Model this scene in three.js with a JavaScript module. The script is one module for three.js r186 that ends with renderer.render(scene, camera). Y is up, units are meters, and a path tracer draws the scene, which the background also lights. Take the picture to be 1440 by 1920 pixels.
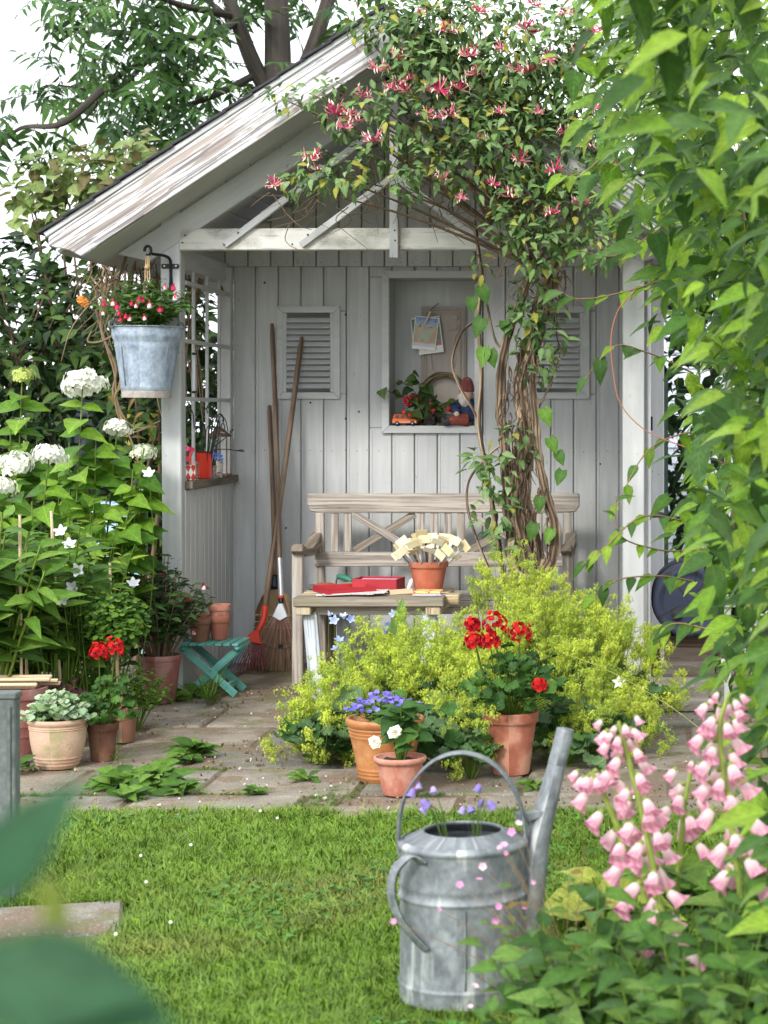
import * as THREE from 'three';
import { mergeGeometries } from 'three/addons/utils/BufferGeometryUtils.js';

// ---------- camera, sky, sun, exposure ----------
const EYE = 1.36, DIST = 10.72, LENS = 3700;          // eye height, camera to shed wall, focal length (photo pixels)
const scene = new THREE.Scene();
const camera = new THREE.PerspectiveCamera(2 * Math.atan(1145 / LENS) * 180 / Math.PI, 2460 / 2290, 0.1, 400);
camera.position.set(0, EYE, DIST);
camera.lookAt(0, EYE, 0);
camera.setViewOffset(2460, 2290, 0, 370, 1440, 1920);  // shifted lens: verticals stay upright
camera.focus = 8.6;
camera.userData.fStop = 4.8;
const SUN = new THREE.Vector3(-0.36, 0.66, 1.0).normalize();
const SKY_LEVEL = 1.3;
{
  const w = 256, h = 128, d = new Float32Array(w * h * 4);
  for (let j = 0; j < h; j++) for (let i = 0; i < w; i++) {
    const el = ((j + 0.5) / h - 0.5) * Math.PI, az = ((i + 0.5) / w) * 2 * Math.PI - Math.PI;
    const s = Math.max(0, Math.sin(el));
    const dir = new THREE.Vector3(Math.cos(el) * Math.cos(az), Math.sin(el), Math.cos(el) * Math.sin(az));
    const glow = Math.pow(Math.max(0, dir.dot(SUN)), 6) * 0.8;
    const l = SKY_LEVEL * (1.0 + 0.15 * s + glow), k = (j * w + i) * 4;
    d[k] = l * 0.95; d[k + 1] = l * 0.985; d[k + 2] = l * 1.03; d[k + 3] = 1;
  }
  const t = new THREE.DataTexture(d, w, h, THREE.RGBAFormat, THREE.FloatType);
  t.mapping = THREE.EquirectangularReflectionMapping; t.magFilter = t.minFilter = THREE.LinearFilter; t.needsUpdate = true;
  scene.background = t; scene.environment = t;
}
const sun = new THREE.DirectionalLight(new THREE.Color(1, 0.95, 0.88), 2.0);
sun.position.copy(SUN).multiplyScalar(25); sun.target.position.set(-1, 0, 2);
sun.castShadow = true; sun.shadow.radius = 18; sun.shadow.mapSize.set(2048, 2048);
Object.assign(sun.shadow.camera, { left: -9, right: 9, top: 9, bottom: -9, near: 1, far: 60 });
scene.add(sun, sun.target);
const renderer = new THREE.WebGLRenderer();
renderer.toneMapping = THREE.LinearToneMapping;
renderer.toneMappingExposure = 1.5;
renderer.shadowMap.enabled = true;

// ---------- helpers ----------
let seed = 12345;
const rnd = () => { seed |= 0; seed = seed + 0x6D2B79F5 | 0; let t = Math.imul(seed ^ seed >>> 15, 1 | seed); t = t + Math.imul(t ^ t >>> 7, 61 | t) ^ t; return ((t ^ t >>> 14) >>> 0) / 4294967296; };
const rr = (a, b) => a + (b - a) * rnd();
const pick = (a) => a[Math.floor(rnd() * a.length)];
const V = (x, y, z) => new THREE.Vector3(x, y, z);
const lerp = (a, b, t) => a + (b - a) * t;
const sstep = (a, b, x) => { const t = Math.min(1, Math.max(0, (x - a) / (b - a))); return t * t * (3 - 2 * t); };
// a measured point: photo position (u, v) at depth z (metres in front of the shed wall) -> world point
const spot = (u, v, z) => { const D = DIST - z; return V((u - 1230) / LENS * D, EYE - (v - 775) / LENS * D, z); };
const size = (p, z) => p * (DIST - z) / LENS;

const used = {};
const numbered = (n) => { const k = used[n] = (used[n] ?? -1) + 1; return k ? n + '_' + String(k).padStart(3, '0') : n; };
function tag(o, label, category, group) { o.userData.label = label; o.userData.category = category; if (group) o.userData.group = group; return o; }
function thing(name, label, category, pos, group) {
  const o = new THREE.Group(); o.name = numbered(name); scene.add(o);
  if (pos) o.position.copy(pos);
  return tag(o, label, category, group);
}
function part(name, geo, mat, parent, pos, rot) {
  const m = new THREE.Mesh(geo, mat); m.name = name;
  if (pos) m.position.copy(pos.isVector3 ? pos : V(...pos));
  if (rot) m.rotation.set(...rot);
  (parent ?? scene).add(m); return m;
}
function single(name, label, category, geo, mat, pos, rot, group) { const m = part(numbered(name), geo, mat, scene, pos, rot); return tag(m, label, category, group); }
function setting(name, geo, mat, pos) { const m = part(numbered(name), geo, mat, scene, pos); m.userData.kind = 'structure'; return m; }
function group(name, parent, pos) { const g = new THREE.Group(); g.name = name; parent.add(g); if (pos) g.position.copy(pos); return g; }

// geometry ----------------------------------------------------------------
function flat(g) {            // non-indexed, position/normal/uv only
  let q = g.index ? g.toNonIndexed() : g;
  for (const k of Object.keys(q.attributes)) if (!['position', 'normal', 'uv', 'color'].includes(k)) q.deleteAttribute(k);
  if (!q.attributes.uv) q.setAttribute('uv', new THREE.BufferAttribute(new Float32Array(q.attributes.position.count * 2), 2));
  return q;
}
class Bag {
  constructor(colored) { this.l = []; this.c = colored; }
  add(g, m, color) {
    let q = flat(g); q = q === g ? q.clone() : q;
    if (m) q.applyMatrix4(m);
    if (this.c) { const n = q.attributes.position.count, a = new Float32Array(n * 3); const src = q.attributes.color; for (let i = 0; i < n; i++) { a[i * 3] = color.r * (src ? src.getX(i) : 1); a[i * 3 + 1] = color.g * (src ? src.getY(i) : 1); a[i * 3 + 2] = color.b * (src ? src.getZ(i) : 1); } q.setAttribute('color', new THREE.BufferAttribute(a, 3)); }
    else if (q.attributes.color) q.deleteAttribute('color');
    this.l.push(q); return this;
  }
  get geo() { return mergeGeometries(this.l); }
}
// chamfered box, uv in metres with v along the grain axis
function cbox(w, h, d, c = 0.003, grain) {
  c = Math.min(c, w * 0.3, h * 0.3, d * 0.3);
  const X = w / 2, Y = h / 2, Z = d / 2, pos = [], uv = [];
  const ax = grain ?? (w >= h && w >= d ? 'x' : h >= d ? 'y' : 'z'), ou = rnd() * 7, ov = rnd() * 7;
  const cor = (sx, sy, sz, f) => f === 0 ? [sx * X, sy * (Y - c), sz * (Z - c)] : f === 1 ? [sx * (X - c), sy * Y, sz * (Z - c)] : [sx * (X - c), sy * (Y - c), sz * Z];
  const tri = (a, b, e) => {
    const n = [(b[1] - a[1]) * (e[2] - a[2]) - (b[2] - a[2]) * (e[1] - a[1]), (b[2] - a[2]) * (e[0] - a[0]) - (b[0] - a[0]) * (e[2] - a[2]), (b[0] - a[0]) * (e[1] - a[1]) - (b[1] - a[1]) * (e[0] - a[0])];
    const m = [(a[0] + b[0] + e[0]), (a[1] + b[1] + e[1]), (a[2] + b[2] + e[2])];
    if (n[0] * m[0] + n[1] * m[1] + n[2] * m[2] < 0) [b, e] = [e, b];
    const k = Math.abs(n[0]) > Math.abs(n[1]) ? (Math.abs(n[0]) > Math.abs(n[2]) ? 0 : 2) : (Math.abs(n[1]) > Math.abs(n[2]) ? 1 : 2);
    for (const p of [a, b, e]) {
      pos.push(...p);
      const q = k === 0 ? [p[2], p[1]] : k === 1 ? [p[0], p[2]] : [p[0], p[1]];
      const al = ax === 'x' ? (k === 0 ? 0 : 0) : ax === 'y' ? 1 : (k === 0 ? 0 : 1);
      uv.push(q[1 - al] + ou, q[al] + ov);
    }
  };
  const quad = (a, b, e, f) => { tri(a, b, e); tri(a, e, f); };
  for (const s of [-1, 1]) {
    quad(cor(s, -1, -1, 0), cor(s, 1, -1, 0), cor(s, 1, 1, 0), cor(s, -1, 1, 0));
    quad(cor(-1, s, -1, 1), cor(1, s, -1, 1), cor(1, s, 1, 1), cor(-1, s, 1, 1));
    quad(cor(-1, -1, s, 2), cor(1, -1, s, 2), cor(1, 1, s, 2), cor(-1, 1, s, 2));
    for (const t of [-1, 1]) {
      quad(cor(s, t, -1, 0), cor(s, t, 1, 0), cor(s, t, 1, 1), cor(s, t, -1, 1));
      quad(cor(s, -1, t, 0), cor(s, 1, t, 0), cor(s, 1, t, 2), cor(s, -1, t, 2));
      quad(cor(-1, s, t, 1), cor(1, s, t, 1), cor(1, s, t, 2), cor(-1, s, t, 2));
      for (const r of [-1, 1]) tri(cor(s, t, r, 0), cor(s, t, r, 1), cor(s, t, r, 2));
    }
  }
  const g = new THREE.BufferGeometry();
  g.setAttribute('position', new THREE.Float32BufferAttribute(pos, 3)); g.setAttribute('uv', new THREE.Float32BufferAttribute(uv, 2));
  g.computeVertexNormals(); return g;
}
// bar from p to q: length on local y, depth axis near `face`
function barMatrix(p, q, face = V(0, 0, 1)) {
  const y = q.clone().sub(p).normalize(), x = y.clone().cross(face).normalize(), z = x.clone().cross(y);
  return new THREE.Matrix4().makeBasis(x, y, z).setPosition(p.clone().add(q).multiplyScalar(0.5));
}
function bar(p, q, w, d, c = 0.003, face) { const g = cbox(w, p.distanceTo(q), d, c, 'y'); g.applyMatrix4(barMatrix(p, q, face)); return g; }
// prism from an outline (x, y) with thickness t in z centred on 0; grain along x
function outline(pts, t, bevel = 0.003, grainX = true) {
  const s = new THREE.Shape(pts.map((p) => new THREE.Vector2(p[0], p[1])));
  const g = new THREE.ExtrudeGeometry(s, { depth: t - 2 * bevel, bevelEnabled: bevel > 0, bevelThickness: bevel, bevelSize: bevel, bevelOffset: -bevel, bevelSegments: 1, curveSegments: 8 });
  g.translate(0, 0, -(t - 2 * bevel) / 2);
  const p = g.attributes.position, uv = g.attributes.uv, o = rnd() * 5;
  for (let i = 0; i < p.count; i++) grainX ? uv.setXY(i, p.getY(i) + p.getZ(i) + o, p.getX(i) + o) : uv.setXY(i, p.getX(i) + p.getZ(i) + o, p.getY(i) + o);
  return g;
}
// tapered tube along points; rad = number, [r0, r1] or function of t
function tube(pts, rad, n = 12, k = 6, smooth = true, rough = 0) {
  const rf = typeof rad === 'function' ? rad : Array.isArray(rad) ? (t) => lerp(rad[0], rad[1], t) : () => rad;
  const c = smooth && pts.length > 2 ? new THREE.CatmullRomCurve3(pts, false, 'centripetal') : null;
  const P = []; if (c) for (let i = 0; i <= n; i++) P.push(c.getPoint(i / n)); else { P.push(...pts); n = pts.length - 1; }
  const pos = [], uv = [], idx = []; let nrm = null, len = 0;
  for (let i = 0; i <= n; i++) {
    const tan = P[Math.min(n, i + 1)].clone().sub(P[Math.max(0, i - 1)]).normalize();
    if (!nrm) nrm = Math.abs(tan.y) < 0.9 ? V(0, 1, 0).cross(tan).normalize() : V(1, 0, 0).cross(tan).normalize();
    nrm.addScaledVector(tan, -nrm.dot(tan)).normalize();
    const b = tan.clone().cross(nrm); if (i) len += P[i].distanceTo(P[i - 1]);
    for (let j = 0; j <= k; j++) {
      const a = j / k * Math.PI * 2, r = rf(i / n) * (1 + (rough ? rough * Math.sin(i * 1.7 + Math.floor(j % k) * 2.4) : 0));
      pos.push(P[i].x + r * (Math.cos(a) * nrm.x + Math.sin(a) * b.x), P[i].y + r * (Math.cos(a) * nrm.y + Math.sin(a) * b.y), P[i].z + r * (Math.cos(a) * nrm.z + Math.sin(a) * b.z));
      uv.push(j / k * 2 * Math.PI * rf(0), len);
      if (i < n && j < k) { const q = i * (k + 1) + j; idx.push(q, q + 1, q + k + 1, q + 1, q + k + 2, q + k + 1); }
    }
  }
  const e = [0, n * (k + 1)];
  for (const s of [0, 1]) { const m = pos.length / 3, p = P[s ? n : 0]; pos.push(p.x, p.y, p.z); uv.push(0, 0); for (let j = 0; j < k; j++) s ? idx.push(m, e[s] + j, e[s] + j + 1) : idx.push(m, e[s] + j + 1, e[s] + j); }
  const g = new THREE.BufferGeometry();
  g.setAttribute('position', new THREE.Float32BufferAttribute(pos, 3)); g.setAttribute('uv', new THREE.Float32BufferAttribute(uv, 2));
  g.setIndex(idx); g.computeVertexNormals(); return g;
}
function lathe(prof, seg = 32) {
  const g = new THREE.LatheGeometry(prof.map((p) => new THREE.Vector2(p[0], p[1])), seg);
  const uv = g.attributes.uv, p = g.attributes.position, R = Math.max(...prof.map((q) => q[0])), o = rnd() * 3;
  for (let i = 0; i < uv.count; i++) uv.setXY(i, uv.getX(i) * 2 * Math.PI * R + o, p.getY(i) + o);
  return g;
}
function ball(r, sx = 1, sy = 1, sz = 1, seg = 14) { const g = new THREE.SphereGeometry(r, seg, Math.max(6, seg * 0.7 | 0)); g.scale(sx, sy, sz); return g; }
function bumpy(r, amount, freq, sd, detail = 2) {       // uneven stone-like ball
  const g = new THREE.IcosahedronGeometry(r, detail), p = g.attributes.position;
  for (let i = 0; i < p.count; i++) { const v = V().fromBufferAttribute(p, i), n = v.clone().normalize(); const s = 1 + amount * (Math.sin(n.x * freq + sd) * Math.sin(n.y * freq * 1.3 + sd * 2) + Math.sin(n.z * freq * 0.8 + sd * 3) * 0.6); v.multiplyScalar(s); p.setXYZ(i, v.x, v.y, v.z); }
  g.computeVertexNormals(); return g;
}
// matrix that lays a leaf (length +z, face +y) along dir
function aim(pos, dir, up = V(0, 1, 0), s = 1, sw) {
  const z = dir.clone().normalize(); let x = up.clone().cross(z); if (x.lengthSq() < 1e-5) x = V(1, 0, 0); x.normalize();
  const y = z.clone().cross(x);
  return new THREE.Matrix4().makeBasis(x.multiplyScalar(sw ?? s), y.multiplyScalar(s), z.multiplyScalar(s)).setPosition(pos);
}
// unit-length leaf: w = width/length
function leafGeo(w, { n = 4, fold = 0.25, droop = 0.25, heart = 0, belly = 0.4, point = 1, serr = 0 } = {}) {
  const pos = [], uv = [], idx = [], R = n + 1;
  for (let i = 0; i < R; i++) {
    const t = i / n, e = Math.log(0.5) / Math.log(belly);
    let hw = w / 2 * Math.pow(Math.max(0, Math.sin(Math.PI * Math.pow(t, e))), point) + (i === 0 ? w * 0.03 : 0) + (serr && i > 0 && i < n ? (i % 2 ? serr : -serr) * w : 0);
    let z = t, zs = t;
    if (heart && i === 0) { hw = w * 0.32; zs = -heart; }
    if (heart && i === 1) hw = Math.max(hw, w * 0.48);
    if (i === n) hw = w * 0.02;
    const y = -droop * t * t;
    pos.push(-hw, y + hw * fold, zs, 0, y, z, hw, y + hw * fold, zs);
    uv.push(0.5 - hw / w, t, 0.5, t, 0.5 + hw / w, t);
    if (i < n) { const q = i * 3; idx.push(q, q + 3, q + 1, q + 1, q + 3, q + 4, q + 1, q + 4, q + 2, q + 2, q + 4, q + 5); }
  }
  const g = new THREE.BufferGeometry();
  g.setAttribute('position', new THREE.Float32BufferAttribute(pos, 3)); g.setAttribute('uv', new THREE.Float32BufferAttribute(uv, 2));
  g.setIndex(idx); g.computeVertexNormals(); return g;
}
// round scalloped leaf, radius 0.5, stalk at the middle of the back edge
function roundLeaf(lobes = 9, depth = 0.12, cup = 0.15, per = 3, notch = 0.35) {
  const pos = [0, 0, 0], uv = [0.5, 0.1], idx = [], N = lobes * per;
  for (let ring = 1; ring <= 2; ring++) for (let i = 0; i <= N; i++) {
    const a = (i / N) * (2 * Math.PI - notch) + notch / 2 - Math.PI / 2 - 0, l = Math.abs(Math.sin(i / per * Math.PI));
    const r = (ring === 1 ? 0.28 : 0.5 * (1 - depth + depth * l));
    const y = ring === 1 ? cup * 0.3 + (i % 2 ? 0.02 : -0.01) : cup + (i % 2 ? 0.03 : -0.02) * 1.5 - 0.1 * Math.sin(a * 3);
    pos.push(r * Math.cos(a), y, r * Math.sin(a) + 0.3); uv.push(0.5 + r * Math.cos(a), 0.5 + r * Math.sin(a));
    if (i < N) { const q = 1 + (ring - 1) * (N + 1) + i; ring === 1 ? idx.push(0, q + 1, q) : idx.push(q, q - N - 1, q - N, q, q - N, q + 1); }
  }
  pos[2] = 0.3;
  const g = new THREE.BufferGeometry();
  g.setAttribute('position', new THREE.Float32BufferAttribute(pos, 3)); g.setAttribute('uv', new THREE.Float32BufferAttribute(uv, 2));
  g.setIndex(idx); g.computeVertexNormals(); return g;
}

// ---------- procedural textures ----------
const H = (x, y, s) => { let h = Math.imul(x, 374761393) ^ Math.imul(y, 668265263) ^ Math.imul(s, 2147483647 ^ 0x5bd1e995); h = Math.imul(h ^ h >>> 13, 1274126177); return ((h ^ h >>> 16) >>> 0) / 4294967296; };
function vn(x, y, px, py, s) {
  const xi = Math.floor(x), yi = Math.floor(y), fx = x - xi, fy = y - yi, a = fx * fx * (3 - 2 * fx), b = fy * fy * (3 - 2 * fy);
  const m = (i, p) => ((i % p) + p) % p, x0 = m(xi, px), x1 = m(xi + 1, px), y0 = m(yi, py), y1 = m(yi + 1, py);
  return lerp(lerp(H(x0, y0, s), H(x1, y0, s), a), lerp(H(x0, y1, s), H(x1, y1, s), a), b);
}
function fbm(u, v, fx, fy, oct, s) { let a = 0, w = 0.5, t = 0; for (let o = 0; o < oct; o++) { a += w * vn(u * fx, v * fy, fx, fy, s + o * 17); t += w; w *= 0.5; fx *= 2; fy *= 2; } return a / t; }
function tex(w, h, mw, mh, fn) {
  const d = new Uint8Array(w * h * 4);
  for (let j = 0; j < h; j++) for (let i = 0; i < w; i++) { const c = fn((i + 0.5) / w, (j + 0.5) / h), k = (j * w + i) * 4; d[k] = Math.max(0, Math.min(255, c[0])); d[k + 1] = Math.max(0, Math.min(255, c[1])); d[k + 2] = Math.max(0, Math.min(255, c[2])); d[k + 3] = 255; }
  const t = new THREE.DataTexture(d, w, h); t.colorSpace = THREE.SRGBColorSpace; t.wrapS = t.wrapT = THREE.RepeatWrapping; t.magFilter = THREE.LinearFilter; t.minFilter = THREE.LinearMipmapLinearFilter; t.generateMipmaps = true;
  t.repeat.set(1 / mw, 1 / mh); t.needsUpdate = true; return t;
}
function btex(w, h, mw, mh, fn) { const t = tex(w, h, mw, mh, (u, v) => { const b = fn(u, v) * 255; return [b, b, b]; }); t.colorSpace = THREE.NoColorSpace; return t; }
const mix3 = (a, b, t) => [lerp(a[0], b[0], t), lerp(a[1], b[1], t), lerp(a[2], b[2], t)];
const std = (o) => new THREE.MeshStandardMaterial({ roughness: 0.8, metalness: 0, ...o });
const col = (r, g, b) => new THREE.Color(r / 255, g / 255, b / 255).convertSRGBToLinear();

const M = {};
{ // painted grey boards: faint brush grain, chips and specks
  const grain = (u, v, s) => fbm(u, v, 48, 4, 4, s);
  const f = (base, s, dirt) => (u, v) => {
    const g = grain(u, v, s) - 0.5, m = fbm(u, v, 5, 4, 4, s + 5) - 0.5, sp = vn(u * 150, v * 110, 150, 110, s + 9), ch = fbm(u, v, 60, 22, 3, s + 3);
    let c = base.map((x, i) => x + g * 20 + m * [30, 30, 30][i] * dirt);
    if (sp > 0.985) c = mix3(c, [70, 66, 62], 0.6);
    if (ch > 0.86) c = mix3(c, [128, 120, 112], 0.5 * dirt);
    return c;
  };
  const gb = btex(512, 512, 1, 1, (u, v) => 0.5 + (fbm(u, v, 48, 4, 4, 1) - 0.5) * 0.8);
  M.grey = std({ map: tex(512, 512, 1, 1, f([190, 192, 192], 1, 0.6)), bumpMap: gb, bumpScale: 0.0012, roughness: 0.62 });
  M.grey2 = std({ map: tex(512, 512, 1, 1, f([186, 188, 189], 21, 0.75)), bumpMap: gb, bumpScale: 0.0012, roughness: 0.66 });
  M.greyTrim = std({ map: tex(512, 512, 1, 1, f([192, 194, 194], 41, 0.6)), bumpMap: gb, bumpScale: 0.001, roughness: 0.6 });
  M.white = std({ map: tex(512, 512, 1, 1, f([182, 184, 184], 61, 1)), bumpMap: gb, bumpScale: 0.001, roughness: 0.6 });
  // old white beam with mould and hair cracks
  M.beam = std({ map: tex(512, 1024, 0.5, 1.6, (u, v) => {
    let c = [206, 205, 200]; const g = fbm(u, v, 40, 5, 4, 71), m = fbm(u, v, 5, 9, 5, 72), k = fbm(u, v, 90, 6, 3, 73);
    c = c.map((x) => x + (g - 0.5) * 16);
    const sp = vn(u * 160, v * 340, 160, 340, 74);
    if (m > 0.53) c = mix3(c, [120, 120, 108], Math.min(0.75, (m - 0.53) * 4) * (0.35 + 0.65 * sp));
    if (k > 0.76) c = mix3(c, [105, 108, 120], 0.6);
    return c;
  }), bumpMap: gb, bumpScale: 0.001, roughness: 0.7 });
  // flaking bargeboard: u across the board, v along it
  const peel = (u, v) => { const a = fbm(u, v, 44, 9, 5, 81), p = fbm(u, v, 4, 7, 4, 82); return a + (p - 0.5) * 0.5; };
  const fine = (u, v) => fbm(u, v, 90, 6, 3, 83);
  M.flaking = std({ map: tex(512, 1024, 0.4, 2.4, (u, v) => {
    const p = peel(u, v), k = fine(u, v), g = fbm(u, v, 70, 3, 4, 84);
    let c = [206, 207, 208].map((x) => x + (fbm(u, v, 30, 30, 3, 85) - 0.5) * 14);
    const wood = mix3([126, 114, 108], [182, 170, 162], g);
    if (p > 0.53) c = mix3(c, wood, Math.min(1, (p - 0.53) * 12));
    if (k > 0.59 && p > 0.36) c = mix3(c, [108, 104, 106], 0.75);
    return c;
  }), bumpMap: btex(512, 1024, 0.4, 2.4, (u, v) => (peel(u, v) > 0.53 ? 0.25 : 0.75) + (fine(u, v) - 0.5) * 0.5), bumpScale: 0.002, roughness: 0.7 });
  const wood = (a, b, c, s, fx = 60, fy = 3) => (u, v) => { const w = fbm(u, v, 4, 2, 3, s) * 0.5, g = fbm(u + w * 0.1, v, fx, fy, 4, s + 1), k = fbm(u, v, 110, 5, 3, s + 2), p = fbm(u, v, 5, 4, 4, s + 3); let q = mix3(a, b, sstep(0.25, 0.75, g)); q = mix3(q, c, sstep(0.45, 0.8, p) * 0.6); if (k > 0.7) q = q.map((x) => x * 0.74); return q; };
  const wb = btex(512, 512, 0.6, 1, (u, v) => fbm(u, v, 70, 4, 4, 91));
  M.teak = std({ map: tex(512, 512, 0.5, 1, wood([188, 180, 170], [140, 130, 122], [200, 190, 176], 101)), bumpMap: wb, bumpScale: 0.002, roughness: 0.85 });
  M.teakDark = std({ map: tex(512, 512, 0.5, 1, wood([158, 148, 136], [118, 106, 92], [140, 138, 112], 111)), bumpMap: wb, bumpScale: 0.002, roughness: 0.9 });
  M.plankTable = std({ map: tex(512, 512, 0.4, 1, wood([204, 186, 152], [168, 146, 112], [190, 182, 164], 121, 40, 3)), bumpMap: wb, bumpScale: 0.002, roughness: 0.85 });
  M.handle = std({ map: tex(256, 512, 0.2, 1, wood([140, 114, 92], [98, 78, 64], [150, 132, 112], 131, 24, 3)), bumpMap: wb, bumpScale: 0.001, roughness: 0.6 });
  M.sill = std({ map: tex(512, 512, 0.4, 1, wood([128, 114, 98], [84, 74, 64], [110, 106, 98], 141)), bumpMap: wb, bumpScale: 0.003, roughness: 0.95 });
  M.paleLeg = std({ map: tex(512, 512, 0.4, 1, wood([204, 212, 218], [182, 190, 196], [150, 146, 138], 151, 30, 4)), bumpMap: wb, bumpScale: 0.001, roughness: 0.7 });
  M.brownWood = std({ map: tex(512, 512, 0.4, 1, wood([112, 92, 74], [78, 62, 50], [96, 84, 72], 161)), bumpMap: wb, bumpScale: 0.002, roughness: 0.9 });
  M.cane = std({ map: tex(128, 512, 0.1, 0.6, wood([214, 192, 158], [186, 160, 124], [222, 204, 176], 181, 16, 3)), roughness: 0.6 });
  M.teal = std({ map: tex(512, 512, 0.4, 1, wood([104, 172, 162], [84, 152, 144], [120, 182, 170], 191, 40, 4)), bumpMap: wb, bumpScale: 0.001, roughness: 0.55 });
  M.bark = std({ map: tex(512, 512, 0.16, 0.7, (u, v) => { const r = fbm(u, v, 14, 3, 5, 201), k = fbm(u, v, 30, 5, 4, 202); let c = mix3([96, 78, 62], [172, 150, 124], sstep(0.3, 0.72, r)); if (k > 0.6) c = mix3(c, [206, 190, 166], (k - 0.6) * 3); if (r < 0.36) c = mix3(c, [58, 46, 38], 0.6); return c; }), bumpMap: btex(512, 512, 0.16, 0.7, (u, v) => fbm(u, v, 14, 3, 5, 201)), bumpScale: 0.012, roughness: 0.95 });
  M.treeBark = std({ map: tex(512, 512, 0.8, 1.6, (u, v) => { const r = fbm(u, v, 16, 5, 5, 211); return mix3([44, 40, 36], [82, 76, 68], r); }), bumpMap: btex(512, 512, 0.8, 1.6, (u, v) => fbm(u, v, 16, 5, 5, 211)), bumpScale: 0.02, roughness: 1 });
  M.twig = std({ color: col(112, 92, 74), roughness: 0.9 });
  M.palmTwig = std({ color: col(170, 146, 116), roughness: 0.9 });
  M.dryTwig = std({ color: col(128, 110, 86), roughness: 0.9 });
}
{ // clay, metal, stone
  const clay = (a, b, bloom, s, amt) => (u, v) => { const n = fbm(u, v, 6, 6, 5, s), k = fbm(u, v, 4, 5, 5, s + 1), f = vn(u * 200, v * 200, 200, 200, s + 2); let c = mix3(a, b, n); if (k > 0.47) c = mix3(c, bloom, Math.min(1, (k - 0.47) * 6) * amt); return c.map((x) => x + (f - 0.5) * 12); };
  const cb = btex(256, 256, 0.2, 0.2, (u, v) => fbm(u, v, 24, 24, 4, 301));
  const mk = (a, b, c, s, amt, r = 0.88) => std({ map: tex(512, 512, 0.5, 0.5, clay(a, b, c, s, amt)), bumpMap: cb, bumpScale: 0.0012, roughness: r });
  M.clay = mk([178, 108, 84], [140, 80, 62], [198, 150, 128], 311, 0.7);
  M.clayFresh = mk([186, 106, 78], [154, 78, 56], [196, 132, 108], 321, 0.5);
  M.clayPink = mk([186, 120, 100], [156, 92, 76], [208, 164, 148], 331, 0.7);
  M.clayOld = mk([150, 106, 82], [110, 76, 60], [158, 148, 120], 341, 0.8);
  M.clayDark = mk([124, 76, 58], [92, 56, 44], [120, 96, 76], 351, 0.6);
  M.clayWine = mk([140, 88, 80], [118, 70, 64], [160, 124, 118], 361, 0.8);
  M.clayPale = mk([202, 178, 158], [176, 138, 112], [150, 144, 104], 371, 0.9);
  M.glaze = mk([190, 132, 82], [150, 92, 52], [204, 156, 110], 381, 0.6, 0.45);
  const zinc = (base, s, wear) => (u, v) => { const p = fbm(u, v, 9, 9, 4, s), q = fbm(u, v, 30, 30, 3, s + 1), st = fbm(u, v, 22, 3, 4, s + 2), f = vn(u * 180, v * 180, 180, 180, s + 3); let c = base.map((x) => x + (p - 0.5) * 62 + (q - 0.5) * 40); if (st > 0.62) c = mix3(c, [206, 208, 206], (st - 0.62) * 2.2 * wear); if (f > 0.975) c = mix3(c, [90, 86, 82], 0.6); return c; };
  const zb = btex(256, 256, 0.3, 0.3, (u, v) => fbm(u, v, 10, 10, 4, 401));
  M.zinc = std({ map: tex(512, 512, 0.4, 0.4, zinc([124, 130, 134], 411, 1.3)), bumpMap: zb, bumpScale: 0.002, roughness: 0.55, metalness: 0.35 });
  M.zincBlue = std({ map: tex(512, 512, 0.4, 0.4, zinc([150, 164, 180], 421, 0.9)), bumpMap: zb, bumpScale: 0.002, roughness: 0.6, metalness: 0.3 });
  M.zincBase = std({ map: tex(512, 512, 0.4, 0.4, zinc([168, 160, 154], 431, 1)), bumpMap: zb, bumpScale: 0.002, roughness: 0.7, metalness: 0.3 });
  M.iron = std({ color: col(38, 40, 46), roughness: 0.45, metalness: 0.6 });
  M.steel = std({ color: col(196, 200, 204), roughness: 0.35, metalness: 0.7 });
  M.wire = std({ color: col(32, 50, 48), roughness: 0.5, metalness: 0.3 });
  M.screw = std({ color: col(210, 212, 214), roughness: 0.35, metalness: 0.8 });
  M.roof = std({ map: tex(256, 256, 0.5, 0.5, (u, v) => { const n = fbm(u, v, 40, 40, 3, 441); return [46 + n * 26, 46 + n * 26, 50 + n * 28]; }), roughness: 0.95 });
  const slabF = (s, base) => (u, v) => { const n = fbm(u, v, 5, 5, 5, s), k = fbm(u, v, 7, 6, 5, s + 1), a = vn(u * 170, v * 170, 170, 170, s + 2), b = vn(u * 90, v * 90, 90, 90, s + 3); let c = base.map((x) => x + (n - 0.5) * 60); if (k > 0.46) c = mix3(c, [112, 94, 76], Math.min(0.8, (k - 0.46) * 5)); const ms = fbm(u, v, 9, 9, 4, s + 6); if (ms > 0.6) c = mix3(c, [98, 100, 62], Math.min(0.6, (ms - 0.6) * 5)); if (a > 0.86) c = mix3(c, [196, 188, 178], 0.5); else if (a < 0.1) c = mix3(c, [70, 64, 58], 0.5); if (b > 0.92) c = mix3(c, [84, 70, 58], 0.7); return c; };
  const sb = btex(512, 512, 0.8, 0.8, (u, v) => fbm(u, v, 20, 20, 5, 451) * 0.6 + 0.4 * vn(u * 170, v * 170, 170, 170, 453));
  M.slabs = [461, 471, 481].map((s, i) => std({ map: tex(512, 512, 0.8, 0.8, slabF(s, [[130, 122, 110], [120, 115, 106], [134, 124, 110]][i])), bumpMap: sb, bumpScale: 0.006, roughness: 0.95 }));
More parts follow.
